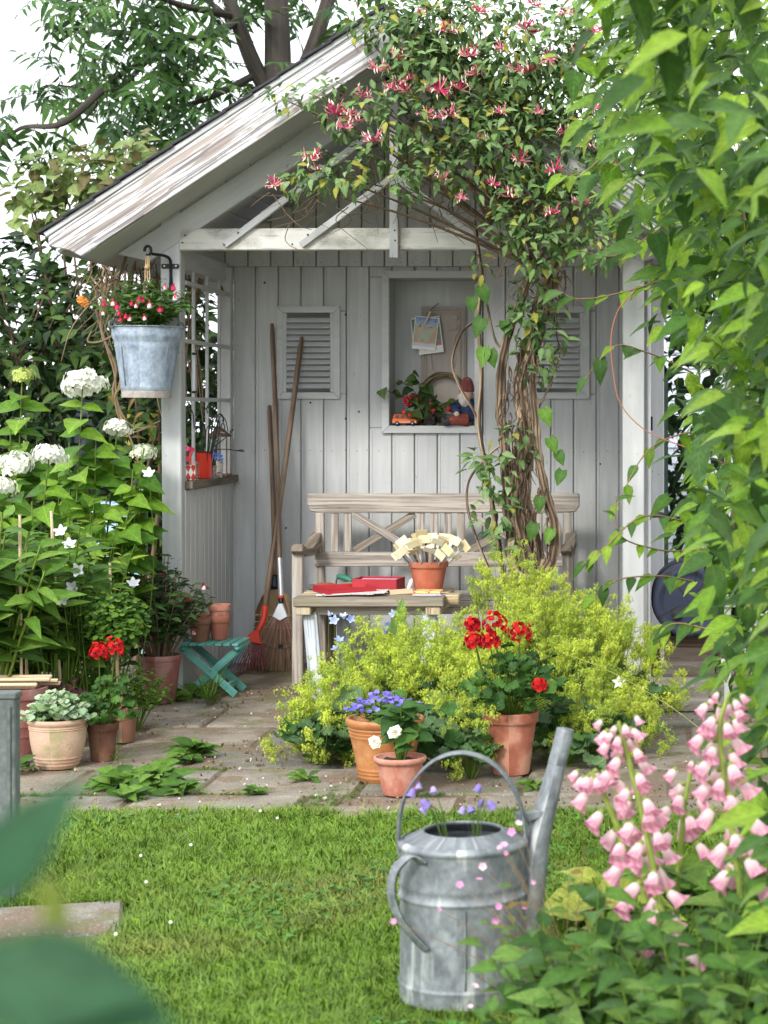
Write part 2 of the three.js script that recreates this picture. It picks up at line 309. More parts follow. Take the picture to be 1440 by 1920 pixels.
  M.soil = std({ map: tex(512, 512, 1, 1, (u, v) => { const n = fbm(u, v, 10, 10, 5, 491), a = vn(u * 150, v * 150, 150, 150, 492); let c = mix3([74, 60, 46], [122, 104, 84], n); if (a > 0.9) c = mix3(c, [168, 156, 138], 0.6); return c; }), bumpMap: btex(512, 512, 1, 1, (u, v) => fbm(u, v, 16, 16, 5, 491)), bumpScale: 0.02, roughness: 1 });
  M.compost = std({ color: col(52, 40, 32), roughness: 1 });
  M.turf = std({ map: tex(512, 512, 1.3, 1.3, (u, v) => { const n = fbm(u, v, 14, 14, 5, 501); return mix3([62, 84, 30], [104, 116, 58], n); }), roughness: 1 });
}
// leaves -------------------------------------------------------------------
const veinMap = tex(128, 128, 1, 1, (u, v) => { const x = Math.abs(u - 0.5); let k = 214 + (fbm(u, v, 12, 12, 3, 601) - 0.5) * 70; const w = (v * 7 - x * 5) % 1; if (w > 0 && w < 0.14 && x > 0.02) k += 30; if (x < 0.024) k += 38; return [k, k, k * 0.97]; });
const leafCache = {};
function leafMat(r, g, b, through = 0.35, rough = 0.55) { const k = [r, g, b, through, rough].join(); return leafCache[k] ??= new THREE.MeshPhysicalMaterial({ color: col(r * 0.97, g * 0.98, b * 0.88), map: veinMap, roughness: Math.max(rough, 0.5), transmission: through, thickness: 0, side: THREE.DoubleSide, specularIntensity: 0.3 }); }
const leafBase = {};
function leafMatWhite(through = 0.35) { return leafBase[through] ??= new THREE.MeshPhysicalMaterial({ color: 0xffffff, map: veinMap, roughness: 0.6, transmission: through, thickness: 0, side: THREE.DoubleSide, specularIntensity: 0.3 }); }
// list of matrices -> the nearest `count` as separate leaf meshes, the rest one instanced part
function foliage(parent, name, geos, tints, list, count = 60, through = 0.35, restName = 'foliage') {
  list.sort((a, b) => b.elements[14] - a.elements[14]);
  parent.updateMatrixWorld(true); const inv = parent.matrixWorld.clone().invert();
  list.slice(0, count).forEach((m) => { const o = new THREE.Mesh(pick(geos), leafMat(...pick(tints), through)); o.name = name; o.applyMatrix4(inv.clone().multiply(m)); parent.add(o); });
  const rest = list.slice(count); if (!rest.length) return;
  geos.forEach((g, gi) => {
    const sub = rest.filter((_, i) => i % geos.length === gi); if (!sub.length) return;
    const im = new THREE.InstancedMesh(g, leafMatWhite(through), sub.length); im.name = restName; im.userData.kind = 'stuff';
    sub.forEach((m, i) => { im.setMatrixAt(i, inv.clone().multiply(m)); const t = pick(tints), k = rr(0.88, 1.1); im.setColorAt(i, col(t[0] * k * 0.97, t[1] * k * 0.98, t[2] * k * 0.88)); });
    parent.add(im);
  });
}
const G = {
  ovate: [leafGeo(0.5, { fold: 0.3, droop: 0.3 }), leafGeo(0.46, { fold: 0.15, droop: 0.5 }), leafGeo(0.55, { fold: 0.4, droop: 0.1 })],
  lance: [leafGeo(0.3, { fold: 0.3, droop: 0.4 }), leafGeo(0.26, { fold: 0.2, droop: 0.2 })],
  heart: [leafGeo(0.82, { heart: 0.12, belly: 0.3, fold: 0.2, droop: 0.35, n: 5 }), leafGeo(0.76, { heart: 0.1, belly: 0.32, fold: 0.35, droop: 0.2, n: 5 })],
  broad: [leafGeo(0.78, { belly: 0.34, fold: 0.18, droop: 0.55, n: 7, serr: 0.02 }), leafGeo(0.68, { belly: 0.38, fold: 0.3, droop: 0.2, n: 7, serr: 0.02 })],
  vine: [leafGeo(0.55, { belly: 0.33, fold: 0.22, droop: 0.4, n: 5 }), leafGeo(0.5, { belly: 0.35, fold: 0.35, droop: 0.25, n: 5 }), leafGeo(0.62, { heart: 0.08, belly: 0.3, fold: 0.15, droop: 0.5, n: 5 })],
  round: [roundLeaf(9, 0.12, 0.16), roundLeaf(8, 0.16, 0.1)],
  tiny: [leafGeo(0.6, { n: 2, fold: 0.3, droop: 0.1 })],
  disc: [leafGeo(0.95, { n: 4, belly: 0.5, point: 0.6, fold: 0.25, droop: 0.05 })],
};
function stalkDir(a, el) { return V(Math.cos(a) * Math.cos(el), Math.sin(el), Math.sin(a) * Math.cos(el)); }
// a leafy plant: stems that rise from its base and carry leaves
function bush(o) {
  const root = thing(o.name, o.label, o.cat, o.at, o.group), b = o.at, stems = new Bag(), leaves = [], tips = [];
  for (let i = 0; i < o.stems; i++) {
    const a = i * 2.4 + rr(-0.5, 0.5), q = Math.sqrt((i + 0.5) / o.stems), r = o.r * q * rr(0.7, 1.1), h = o.h * rr(o.hmin ?? 0.75, 1.05) * (1 - (o.dome ?? 0.35) * q * q);
    const tip = V(Math.cos(a) * r * (o.sx ?? 1), h, Math.sin(a) * r * (o.sz ?? 1)), s0 = V(tip.x * (o.foot ?? 0.15), 0, tip.z * (o.foot ?? 0.15)), mid = V(lerp(s0.x, tip.x, 0.4), h * 0.6, lerp(s0.z, tip.z, 0.4));
    const c = new THREE.QuadraticBezierCurve3(s0, mid, tip);
    stems.add(tube([s0, c.getPoint(0.5), tip], [o.sr ?? 0.004, (o.sr ?? 0.004) * 0.5], 5, 4));
    tips.push({ p: tip.clone().add(b), d: c.getTangent(1), a });
    for (let k = 0; k < o.per; k++) {
      const t = lerp(o.t0 ?? 0.25, 1, (k + 0.5) / o.per), p = c.getPoint(t).add(b), la = k * 2.4 + i + rr(-0.4, 0.4);
      const L = o.L * rr(0.7, 1.15) * (t > 0.9 ? 0.75 : 1);
      leaves.push(aim(p, stalkDir(la, (o.el ?? 0.25) + rr(-0.4, 0.4)), V(rr(-0.3, 0.3), 1, rr(0.1, 0.9)), L));
    }
  }
  part('stem', stems.geo, o.stemMat ?? leafMat(110, 140, 60, 0), root);
  foliage(root, 'leaf', o.leaf, o.tints, leaves, o.count ?? 40, o.through ?? 0.35);
  return { root, tips };
}
// ================= THE SETTING =================
setting('joint_sand', (() => { const g = new THREE.PlaneGeometry(5.4, 4.6, 1, 1); g.rotateX(-Math.PI / 2); const u = g.attributes.uv; for (let i = 0; i < u.count; i++) u.setXY(i, u.getX(i) * 5.4, u.getY(i) * 4.6); return g; })(), M.soil, V(-1.3, -0.008, 1.8));
setting('ground', (() => { const g = new THREE.PlaneGeometry(120, 120, 1, 1); g.rotateX(-Math.PI / 2); const u = g.attributes.uv; for (let i = 0; i < u.count; i++) u.setXY(i, u.getX(i) * 120, u.getY(i) * 120); return g; })(), M.soil, V(0, -0.03, -20));
{ // paving: uneven concrete slabs, each a piece
  const path = new THREE.Group(); path.name = 'paving'; path.userData.kind = 'structure'; scene.add(path);
  const rows = [[-0.1, 0.9], [0.9, 1.6], [1.6, 2.15], [2.15, 2.66], [2.66, 3.17], [3.17, 3.68], [3.68, 4.1]];
  rows.forEach(([z0, z1], r) => {
    let x = -3.6 + (r % 2) * 0.22 + rr(0, 0.1);
    while (x < 0.9) { const w = r < 2 ? rr(0.55, 0.75) : rr(0.5, 0.62), g = 0.012 + rnd() * 0.02; part('slab', cbox(w - g, 0.05, z1 - z0 - g, 0.008), M.slabs[(r + Math.floor(x * 3 + 30)) % 3], path, V(x + w / 2, -0.027 + rr(-0.004, 0.004), (z0 + z1) / 2), [rr(-0.008, 0.008), rr(-0.012, 0.012), rr(-0.008, 0.008)]); x += w; }
  });
  const edge = new THREE.Group(); edge.name = 'edge_slab_path'; edge.userData.kind = 'structure'; scene.add(edge);
  const e = spot(150, 1725, 0); part('slab', cbox(0.36, 0.05, 0.3, 0.008), M.slabs[1], edge, V(-1.62, -0.018, 5.42), [0, 0.25, 0]);
  part('slab', cbox(0.4, 0.05, 0.4, 0.008), M.slabs[0], edge, V(-1.75, -0.02, 6.0), [0, 0.15, 0]);
}
{ // lawn
  const g = new THREE.PlaneGeometry(5.2, 5.6, 20, 20); g.rotateX(-Math.PI / 2); const u = g.attributes.uv; for (let i = 0; i < u.count; i++) u.setXY(i, u.getX(i) * 5.2, u.getY(i) * 5.6);
  setting('lawn', g, M.turf, V(-1.2, -0.012, 6.72));
  const blade = new Bag();
  for (let i = 0; i < 11; i++) { const a = rr(0, 6.28), h = rr(0.012, 0.036), w = rr(0.0009, 0.0017), lean = rr(0.2, 2.0) * h, d = V(Math.cos(a), 0, Math.sin(a)), s = V(-d.z, 0, d.x).multiplyScalar(w), b = V(rr(-0.035, 0.035), 0, rr(-0.035, 0.035)); const m = b.clone().addScaledVector(d, lean * 0.35).setY(h * 0.65), t = b.clone().addScaledVector(d, lean).setY(h); const p = [b.clone().sub(s), b.clone().add(s), m.clone().add(s), b.clone().sub(s), m.clone().add(s), m.clone().sub(s), m.clone().sub(s), m.clone().add(s), t]; const q = new THREE.BufferGeometry(); q.setAttribute('position', new THREE.Float32BufferAttribute(p.flatMap((x) => x.toArray()), 3)); q.setAttribute('normal', new THREE.Float32BufferAttribute(p.flatMap(() => [d.x * 0.4, 0.8, d.z * 0.4]), 3)); blade.add(q); }
  const bg = blade.geo, N = 42000, list = [], cols = [];
  for (let i = 0; i < N; i++) {
    const z = 10.72 - Math.pow(rnd(), 0.75) * 3.4 - 3.35, D = DIST - z, x0 = -0.34 * D - 0.1, x = rr(x0, 0.5);
    const edge = 3.99 + 0.07 * Math.sin(x * 5) + 0.05 * Math.sin(x * 17) + 0.05 * Math.sin(x * 41) + rr(-0.05, 0.03); if (z < edge || z > 8.6) continue;
    if (x < -1.42 && z > 5.25 && z < 6.3 && x > -2) continue;
    const n = fbm(((x + 4) / 8) % 1, ((z) / 8) % 1, 9, 9, 3, 33), dry = fbm(((x + 4) / 8) % 1, (z / 8) % 1, 14, 14, 3, 77);
    const s = rr(0.6, 1.15) * (0.75 + 0.5 * n);
    list.push(new THREE.Matrix4().makeRotationFromEuler(new THREE.Euler(rr(-0.25, 0.25), rr(0, 6.28), rr(-0.25, 0.25), 'XYZ')).scale(V(s, s * rr(0.6, 1.2), s)).setPosition(x, -0.012, z));
    const c = mix3([120, 158, 46], [156, 188, 68], n), k = rr(0.78, 1.14); const f = dry > 0.64 ? mix3(c, [176, 172, 100], Math.min(0.5, (dry - 0.64) * 4)) : c; cols.push(col(f[0] * k, f[1] * k, f[2] * k));
  }
  // tufts in the slab joints
  for (let i = 0; i < 1900; i++) {
    const zone = rnd(); let x, z;
    if (zone < 0.4) { x = rr(-2.6, -0.2); z = 3.68 + rr(-0.02, 0.03); if (fbm(((x + 4) / 8), 0.3, 20, 4, 2, 9) < 0.46) continue; } else if (zone < 0.62) { x = rr(-2.0, -0.5); z = 3.17 + rr(-0.02, 0.03); if (fbm(((x + 4) / 8), 0.6, 20, 4, 2, 19) < 0.52) continue; }
    else if (zone < 0.85) { const t = rnd(); x = lerp(-1.25, -0.98, t) + rr(-0.09, 0.09); z = lerp(4.05, 3.2, t); } else { x = rr(-2.7, 0.2); z = 4.02 + rr(-0.12, 0.05); }
    const s = rr(0.22, 0.5); list.push(new THREE.Matrix4().makeRotationY(rr(0, 6.28)).scale(V(s, s, s)).setPosition(x, -0.005, z)); const k = rr(0.85, 1.1); cols.push(col(118 * k, 152 * k, 58 * k));
  }
  { // clover leaves in patches
    const tri = new Bag(); for (let k = 0; k < 3; k++) tri.add(G.disc[0], aim(V(0, 0.02, 0), stalkDir(k * 2.094, 0.15), V(0, 1, 0), 0.012)); tri.add(tube([V(0, 0, 0), V(0.001, 0.02, 0)], 0.0006, 1, 3, false)); const cl = [];
    for (let i = 0; i < 9000; i++) { const z = rr(4.1, 8.2), D = DIST - z, x = rr(-0.34 * D, 0.2); if (x < -1.42 && z > 5.2 && z < 6.3) continue; if (fbm(((x + 4) / 8) % 1, (z / 8) % 1, 16, 16, 3, 63) < 0.56) continue; cl.push(new THREE.Matrix4().makeRotationFromEuler(new THREE.Euler(rr(-0.3, 0.4), rr(0, 6.28), rr(-0.3, 0.3))).scale(V(1, rr(0.8, 1.5), 1)).setPosition(x, -0.012, z)); }
    const cm = new THREE.InstancedMesh(tri.geo, leafMatWhite(0.3), cl.length); cm.name = 'clover_leaves'; cm.userData.kind = 'stuff'; tag(cm, 'patches of clover leaves mixed into the lawn', 'clover'); cl.forEach((m, i) => { cm.setMatrixAt(i, m); const k = rr(0.85, 1.15); cm.setColorAt(i, col(96 * k, 146 * k, 66 * k)); }); scene.add(cm);
  }
  const im = new THREE.InstancedMesh(bg, new THREE.MeshPhysicalMaterial({ color: 0xffffff, roughness: 0.6, transmission: 0.3, thickness: 0, side: THREE.DoubleSide, specularIntensity: 0.2 }), list.length);
  im.name = 'grass'; im.userData.kind = 'stuff'; tag(im, 'short green lawn grass with dry straw-coloured patches', 'grass');
  list.forEach((m, i) => { im.setMatrixAt(i, m); im.setColorAt(i, cols[i]); }); scene.add(im);
}
{ // crumbs of soil, grit and dry leaf bits on the paving
  const list = [], cols = []; for (let i = 0; i < 2600; i++) { const x = rr(-3, 0.5), z = rr(0.9, 4.05); if (fbm(((x + 4) / 8) % 1, (z / 8) % 1, 18, 18, 3, 51) < 0.47) continue; const s = rr(0.002, 0.007); list.push(new THREE.Matrix4().makeRotationFromEuler(new THREE.Euler(rr(0, 3), rr(0, 6), rr(0, 3))).scale(V(s * rr(0.7, 2.2), s * 0.6, s)).setPosition(x, 0.002, z)); const k = rnd(); cols.push(k < 0.6 ? col(96, 78, 60) : k < 0.85 ? col(150, 128, 96) : col(188, 180, 168)); }
  const im = new THREE.InstancedMesh(new THREE.IcosahedronGeometry(1, 0), std({ color: 0xffffff, roughness: 1 }), list.length); im.name = 'grit'; im.userData.kind = 'stuff'; tag(im, 'soil crumbs, grit and dry bits scattered over the paving', 'grit'); list.forEach((m, i) => { im.setMatrixAt(i, m); im.setColorAt(i, cols[i]); }); scene.add(im);
}
// ================= THE SHED =================
const shed = thing('garden_shed', 'pale grey painted wooden garden shed with gabled porch and flaking white bargeboard', 'shed');
const AX = -1.266, SLOPE = 0.66, TH = Math.atan(SLOPE), FZ = 1.5, PZ = 1.16;
const ridgeAt = (z) => 3.22;                                           // top of bargeboard at the ridge
const roofY = (x) => 3.22 - SLOPE * Math.abs(x - AX);                  // upper edge of the bargeboard
{ // back wall boards
  const wall = group('back_wall', shed), pw = 0.1235, holes = [[-1.447, -0.997, 1.29, 2.094]];
  part('backing', cbox(2.3, 2.25, 0.02, 0.002), M.grey2, wall, V(-1.17, 1.12, -0.26));
  let k = 0;
  for (let x = -2.30; x < -0.05; x += pw, k++) {
    const cx = x + pw / 2, mat = k % 2 ? M.grey : M.grey2, jz = rr(-0.001, 0.001);
    const HOLES = [[-1.45, -0.98, 1.28, 2.1], [-2.035, -1.739, 1.464, 1.916], [-0.681, -0.385, 1.464, 1.916]];
    const hit = HOLES.filter((q) => q[0] < x + pw && q[1] > x), w0 = x + 0.0025, w1 = x + pw - 0.0025, piece = (p, q, y0, y1) => { if (q - p > 0.008) part('board', cbox(q - p, y1 - y0, 0.02, 0.004, 'y'), mat, wall, V((p + q) / 2, (y0 + y1) / 2, -0.012 + jz)); };
    const strip = (y0, y1) => part('cover_strip', cbox(0.004, y1 - y0, 0.01, 0.001), M.grey2, wall, V(x + 0.0155, (y0 + y1) / 2, -0.004));
    if (!hit.length) { piece(w0, w1, 0, 2.16); strip(0, 2.158); } else { const q = hit[0]; piece(w0, w1, 0, q[2]); piece(w0, w1, q[3], 2.16); strip(0, q[2] - 0.002); strip(q[3] + 0.002, 2.158); piece(w0, Math.min(w1, q[0]), q[2] + 0.001, q[3] - 0.001); piece(Math.max(w0, q[1]), w1, q[2] + 0.001, q[3] - 0.001); }
  }
  // upper boards hang over the lower ones
  for (let x = -2.46; x < 0.0; x += pw) {
    const cx = x + pw / 2, top = Math.min(roofY(cx - pw / 2), roofY(cx + pw / 2)) - 0.2; if (top < 2.2) continue;
    part('upper_board', cbox(pw - 0.006, top - 2.157, 0.02, 0.003, 'y'), pick([M.grey, M.grey2]), wall, V(cx, (top + 2.157) / 2, 0.014 + rr(-0.001, 0.001)));
  }
  // little nail holes and knots
  const nails = new Bag();
  for (let x = -2.25; x < -0.2; x += 0.062) if (!(x > -1.47 && x < -0.97)) nails.add(ball(0.0026, 1, 1, 0.4, 6), new THREE.Matrix4().setPosition(x + rr(-0.006, 0.006), 1.155 + rr(-0.006, 0.006), -0.001));
  for (let x = -2.25; x < -0.2; x += 0.062) nails.add(ball(0.0026, 1, 1, 0.4, 6), new THREE.Matrix4().setPosition(x, 2.178, 0.025));
  for (const [u, v] of [[648, 590], [673, 772], [648, 785], [582, 755], [496, 530], [536, 990], [1125, 870]]) nails.add(ball(0.006, 1, 1, 0.3, 8), new THREE.Matrix4().setPosition(spot(u, v, 0).setZ(-0.001)));
  part('nail_holes', nails.geo, std({ color: col(48, 44, 42) }), wall).userData.kind = 'stuff';
  // gable backing above so that the attic is closed
  part('gable_backing', outline([[-2.5, 2.1], [0, 2.1], [0, roofY(0) - 0.22], [AX, 3.0], [-2.5, roofY(-2.5) - 0.22]], 0.015, 0), M.grey2, wall, V(0, 0, -0.04));
}
{ // louvred vents and niche, both framed
  const frame = (parent, x0, x1, y0, y1, w, z, mat = M.greyTrim) => {
    const t = 0.018;
    const pr = (pts) => part('frame_board', outline(pts, t, 0.002), mat, parent, V(0, 0, z));
    pr([[x0, y1], [x1, y1], [x1 - w, y1 - w], [x0 + w, y1 - w]].reverse()); pr([[x0, y0], [x1, y0], [x1 - w, y0 + w], [x0 + w, y0 + w]]);
    pr([[x0, y0 + 0.001], [x0 + w - 0.001, y0 + w], [x0 + w - 0.001, y1 - w], [x0, y1 - 0.001]]); pr([[x1, y0 + 0.001], [x1 - w + 0.001, y0 + w], [x1 - w + 0.001, y1 - w], [x1, y1 - 0.001]].reverse());
  };
  for (const [cx, n] of [[-1.887, 0], [-0.533, 1]]) {
    const v = group('louvre_vent', shed), hw = 0.172, y0 = 1.438, y1 = 1.942;
    frame(v, cx - hw, cx + hw, y0, y1, 0.036, 0.008);
    for (const s of [-1, 1]) part('stile', cbox(0.02, 0.43, 0.014, 0.002), M.greyTrim, v, V(cx + s * 0.128, (y0 + y1) / 2, 0.006));
    for (let i = 0; i < 12; i++) part('slat', cbox(0.236, 0.034, 0.006, 0.001), i % 2 ? M.greyTrim : M.grey, v, V(cx, y0 + 0.07 + i * 0.0325, 0.0135), [-0.86, 0, 0]);
  }
  const n = group('niche', shed); frame(n, -1.487, -0.945, 1.253, 2.134, 0.04, 0.012);
  const x0 = -1.447, x1 = -0.985, y0 = 1.293, y1 = 2.094, dz = 0.22;
  part('back_panel', cbox(x1 - x0 + 0.03, y1 - y0 + 0.03, 0.012, 0.001), M.grey2, n, V((x0 + x1) / 2, (y0 + y1) / 2, -dz - 0.006));
  part('side', cbox(0.012, y1 - y0, dz - 0.003, 0.001, 'y'), M.grey2, n, V(x0 - 0.006, (y0 + y1) / 2, -dz / 2)); part('side', cbox(0.012, y1 - y0, dz - 0.003, 0.001, 'y'), M.grey2, n, V(x1 + 0.006, (y0 + y1) / 2, -dz / 2));
  part('shelf', cbox(x1 - x0 + 0.024, 0.014, dz, 0.001, 'x'), M.grey, n, V((x0 + x1) / 2, y0 - 0.008, -dz / 2)); part('lid', cbox(x1 - x0 + 0.024, 0.012, dz, 0.001, 'x'), M.grey2, n, V((x0 + x1) / 2, y1 + 0.006, -dz / 2));
}
{ // posts, beam, truss
  const p0 = -2.36, p1 = -0.11;
  part('post', cbox(0.095, 2.5, 0.1, 0.005), M.white, shed, V(p0 + 0.012, 1.2, PZ - 0.05), [0, 0, 0.006]);
  part('post', cbox(0.105, 2.3, 0.1, 0.005), M.white, shed, V(p1, 1.15, PZ - 0.05));
  const by0 = 2.153, by1 = 2.258, b0 = -2.31, b1 = -0.16;
  part('beam', cbox(b1 - b0, by1 - by0, 0.07, 0.004, 'x'), M.beam, shed, V((b0 + b1) / 2, (by0 + by1) / 2, PZ - 0.03), [0, 0, 0.003]);
  part('king_post', cbox(0.042, 0.9, 0.03, 0.003), M.white, shed, V(AX, 2.56, PZ + 0.02));
  const strut = (xa, xb, ya, yb) => part('strut', bar(V(xa, ya, PZ + 0.018), V(xb, yb, PZ + 0.018), 0.034, 0.026, 0.003), M.white, shed);
  for (const s of [-1, 1]) { strut(AX + s * 0.45, AX + s * 0.012, by0 + 0.02, 2.5); strut(AX + s * 0.82, AX + s * 0.1, by0 + 0.02, 2.72); }
  const bolts = new Bag(); for (const [u, v] of [[446, 436], [420, 459], [577, 440], [548, 458], [738, 333], [741, 451], [740, 432], [347, 441], [342, 455]]) bolts.add(ball(0.005, 1, 1, 0.4, 8), new THREE.Matrix4().setPosition(spot(u, v, PZ + 0.035)));
  part('screw_heads', bolts.geo, std({ color: col(80, 62, 50), roughness: 0.7 }), shed).userData.kind = 'stuff';
  // bargeboards, inner rafters, soffit
  for (const s of [-1, 1]) {
    const g = group('roof_edge', shed); const L = 1.9, W = 0.165;
    // local x runs down the slope from the ridge
    const loc = (o, z) => { o.position.set(AX, 3.22, z); o.rotation.set(0, s < 0 ? Math.PI : 0, 0); return o; };
    const tilt = new THREE.Matrix4().makeRotationZ(-TH);
    const mk = (pts, t, mat, name, z, gx) => { const q = outline(pts, t, 0.004, gx ?? true); q.applyMatrix4(tilt); return loc(part(name, q, mat, g), z); };
    mk([[-0.02, 0], [1.88, 0], [1.905, -0.035], [1.835, -0.105], [1.80, -W], [1.66, -W + 0.004], [0.1, -W]].reverse(), 0.028, M.flaking, 'bargeboard', FZ);
    mk([[-0.02, 0.028], [1.89, 0.028], [1.89, 0.002], [-0.02, 0.002]].reverse(), 0.034, M.white, 'edge_trim', FZ + 0.002);
    mk([[0.02, -0.17], [1.72, -0.17], [1.61, -0.285], [0.16, -0.285]].reverse(), 0.05, M.white, 'rafter', PZ - 0.02);
    mk([[0.0, -0.148], [1.8, -0.148], [1.8, -0.162], [0.0, -0.162]].reverse(), FZ - PZ - 0.03, M.grey, 'soffit', (FZ + PZ) / 2);
  }
  part('ridge_joint', cbox(0.05, 0.2, 0.02, 0.003), M.white, shed, V(AX, 3.09, FZ + 0.02));
  // roof deck and shingle courses
  for (const s of [-1, 1]) {
    const g = group('roof_slope', shed);
    for (let i = 0; i < 13; i++) {
      const a = i * 0.148, o = part('shingle_course', cbox(0.165, 0.012, 3.55, 0.002, 'z'), M.roof, g); o.position.set(AX + s * ((a + 0.08) * Math.cos(TH)), 3.262 - (a + 0.08) * Math.sin(TH) + rr(-0.002, 0.002), FZ - 1.74 + rr(-0.006, 0.006)); o.rotation.z = -s * (TH - 0.05);
    }
    for (let i = 0; i < 12; i++) { const a = 0.04 + i * 0.152, o = part('roof_board', cbox(0.148, 0.016, 3.2, 0.002, 'z'), M.grey2, g); o.position.set(AX + s * a * Math.cos(TH) + s * 0.05, 3.10 - a * Math.sin(TH), FZ - 1.64); o.rotation.z = -s * TH; }
  }
}
{ // sides of the porch
  const half = group('half_wall', shed);
  for (let i = 0; i < 11; i++) part('panel_board', cbox(0.016, 0.985, 0.094, 0.004, 'y'), i % 2 ? M.grey : M.grey2, half, V(-2.302 + rr(-0.0008, 0.0008), 0.4925, 0.058 + i * 0.0985));
  part('corner_post', cbox(0.07, 2.15, 0.07, 0.004), M.grey2, shed, V(-2.33, 1.075, 0.038));
  part('window_ledge', cbox(0.13, 0.04, 1.06, 0.004), M.sill, shed, V(-2.325, 1.008, 0.56), [0, 0, 0.01]);
  const lat = group('lattice', shed);
  for (const z of [0.22, 0.5, 0.8]) part('lattice_bar', cbox(0.016, 1.05, 0.016, 0.002), M.white, lat, V(-2.325, 1.55, z));
  for (const y of [1.43, 1.715, 2.0]) part('lattice_bar', cbox(0.016, 0.02, 1.0, 0.002), M.white, lat, V(-2.305, y, 0.56));
  part('wall_plate', cbox(0.08, 0.1, 1.1, 0.003, 'z'), M.grey2, shed, V(-2.36, 2.12, 0.56));
  const side = group('side_boarding', shed);
  for (let i = 0; i < 9; i++) part('board', cbox(0.018, 2.1, 0.118, 0.003, 'y'), M.grey2, side, V(-0.035, 1.05, 0.06 + i * 0.121));
  const rear = group('shed_body', shed);
  for (const x of [-2.32, -0.05]) for (let i = 0; i < 14; i++) part('side_board', cbox(0.02, 2.14, 0.124, 0.003, 'y'), M.grey2, rear, V(x, 1.07, -0.34 - i * 0.127));
  part('rear_wall', cbox(2.28, 2.14, 0.02, 0.003, 'y'), M.grey2, rear, V(-1.185, 1.07, -2.1));
  part('hinge', cbox(0.012, 0.07, 0.03, 0.003), M.iron, shed, V(-0.022, 1.31, 1.0));
  part('hasp', tube([V(-0.03, 0.86, 1.06), V(0.0, 0.865, 1.08), V(0.05, 0.86, 1.08)], 0.014, 4, 8), M.iron, shed);
  // fixed strip thermometer on the lattice
}
// ================= FURNITURE AND TOOLS =================
const T4 = (x, y, z) => new THREE.Matrix4().makeTranslation(x, y, z);
const rot4 = (x, y, z) => new THREE.Matrix4().makeRotationFromEuler(new THREE.Euler(x, y, z));
{ // bench
  const b = thing('garden_bench', 'weathered grey wooden garden bench with crossed back slats against the shed wall', 'bench', V(-1.121, 0, 0));
  const zb = 0.3, zf = 0.8, X0 = -0.718, X1 = 0.718;
  const r = 0.05, top = [[X0 + 0.004, 0.937], [X1 - 0.004, 0.937], [X1, 0.925], [X1, 0.87], [X1 - 0.02, 0.842], [X1 - 0.06, 0.834], [X0 + 0.06, 0.834], [X0 + 0.02, 0.842], [X0, 0.87], [X0, 0.925]].reverse();
  part('top_rail', outline(top, 0.036, 0.005), M.teak, b, V(0, 0, zb));
  part('lower_rail', cbox(1.36, 0.076, 0.03, 0.004), M.teak, b, V(0, 0.59, zb));
  for (const s of [-1, 1]) part('rear_leg', bar(V(s * 0.652, 0, zb - 0.06), V(s * 0.652, 0.836, zb), 0.044, 0.04, 0.004), M.teak, b);
  const sl = (x) => part('back_slat', cbox(0.041, 0.206, 0.018, 0.003), M.teak, b, V(x, 0.731, zb));
  for (const u of [627.5, 652, 789.5, 814.5, 840, 864.5]) sl((u - 1230) / 355 + 1.121); for (const u of [1010, 1034]) sl((u - 1230) / 355 + 1.121);
  for (const [a, c] of [[-0.473, -0.155], [0.133, 0.48]]) {
    part('cross_slat', bar(V(a, 0.829, zb + 0.006), V(c, 0.633, zb + 0.006), 0.038, 0.014, 0.002), M.teak, b);
    part('cross_slat', bar(V(a, 0.633, zb - 0.008), V(c, 0.829, zb - 0.008), 0.038, 0.013, 0.002), M.teakDark, b);
  }
  for (const s of [-1, 1]) {
    part('front_leg', cbox(0.054, 0.655, 0.054, 0.004), M.teak, b, V(s * 0.678, 0.3275, zf));
    const arm = outline([[0.0, 0.735], [0.1, 0.70], [0.25, 0.668], [0.42, 0.676], [0.545, 0.706], [0.57, 0.70], [0.575, 0.672], [0.55, 0.655], [0.40, 0.632], [0.22, 0.625], [0.0, 0.655]].reverse(), 0.058, 0.005); arm.rotateY(-Math.PI / 2);
    part('armrest', arm, M.teakDark, b, V(s * 0.672, 0, zb));
    part('side_rail', cbox(0.03, 0.06, 0.46, 0.004), M.teak, b, V(s * 0.672, 0.38, 0.55));
  }
  for (let i = 0; i < 6; i++) part('seat_slat', cbox(1.32, 0.022, 0.07, 0.004), M.teak, b, V(0, 0.432 - (5 - i) * 0.003, 0.36 + i * 0.084));
  part('seat_rail', cbox(1.3, 0.065, 0.03, 0.004), M.teak, b, V(0, 0.385, zf));
}
const TT = 0.49, TZ0 = 0.87, TZ1 = 1.40;
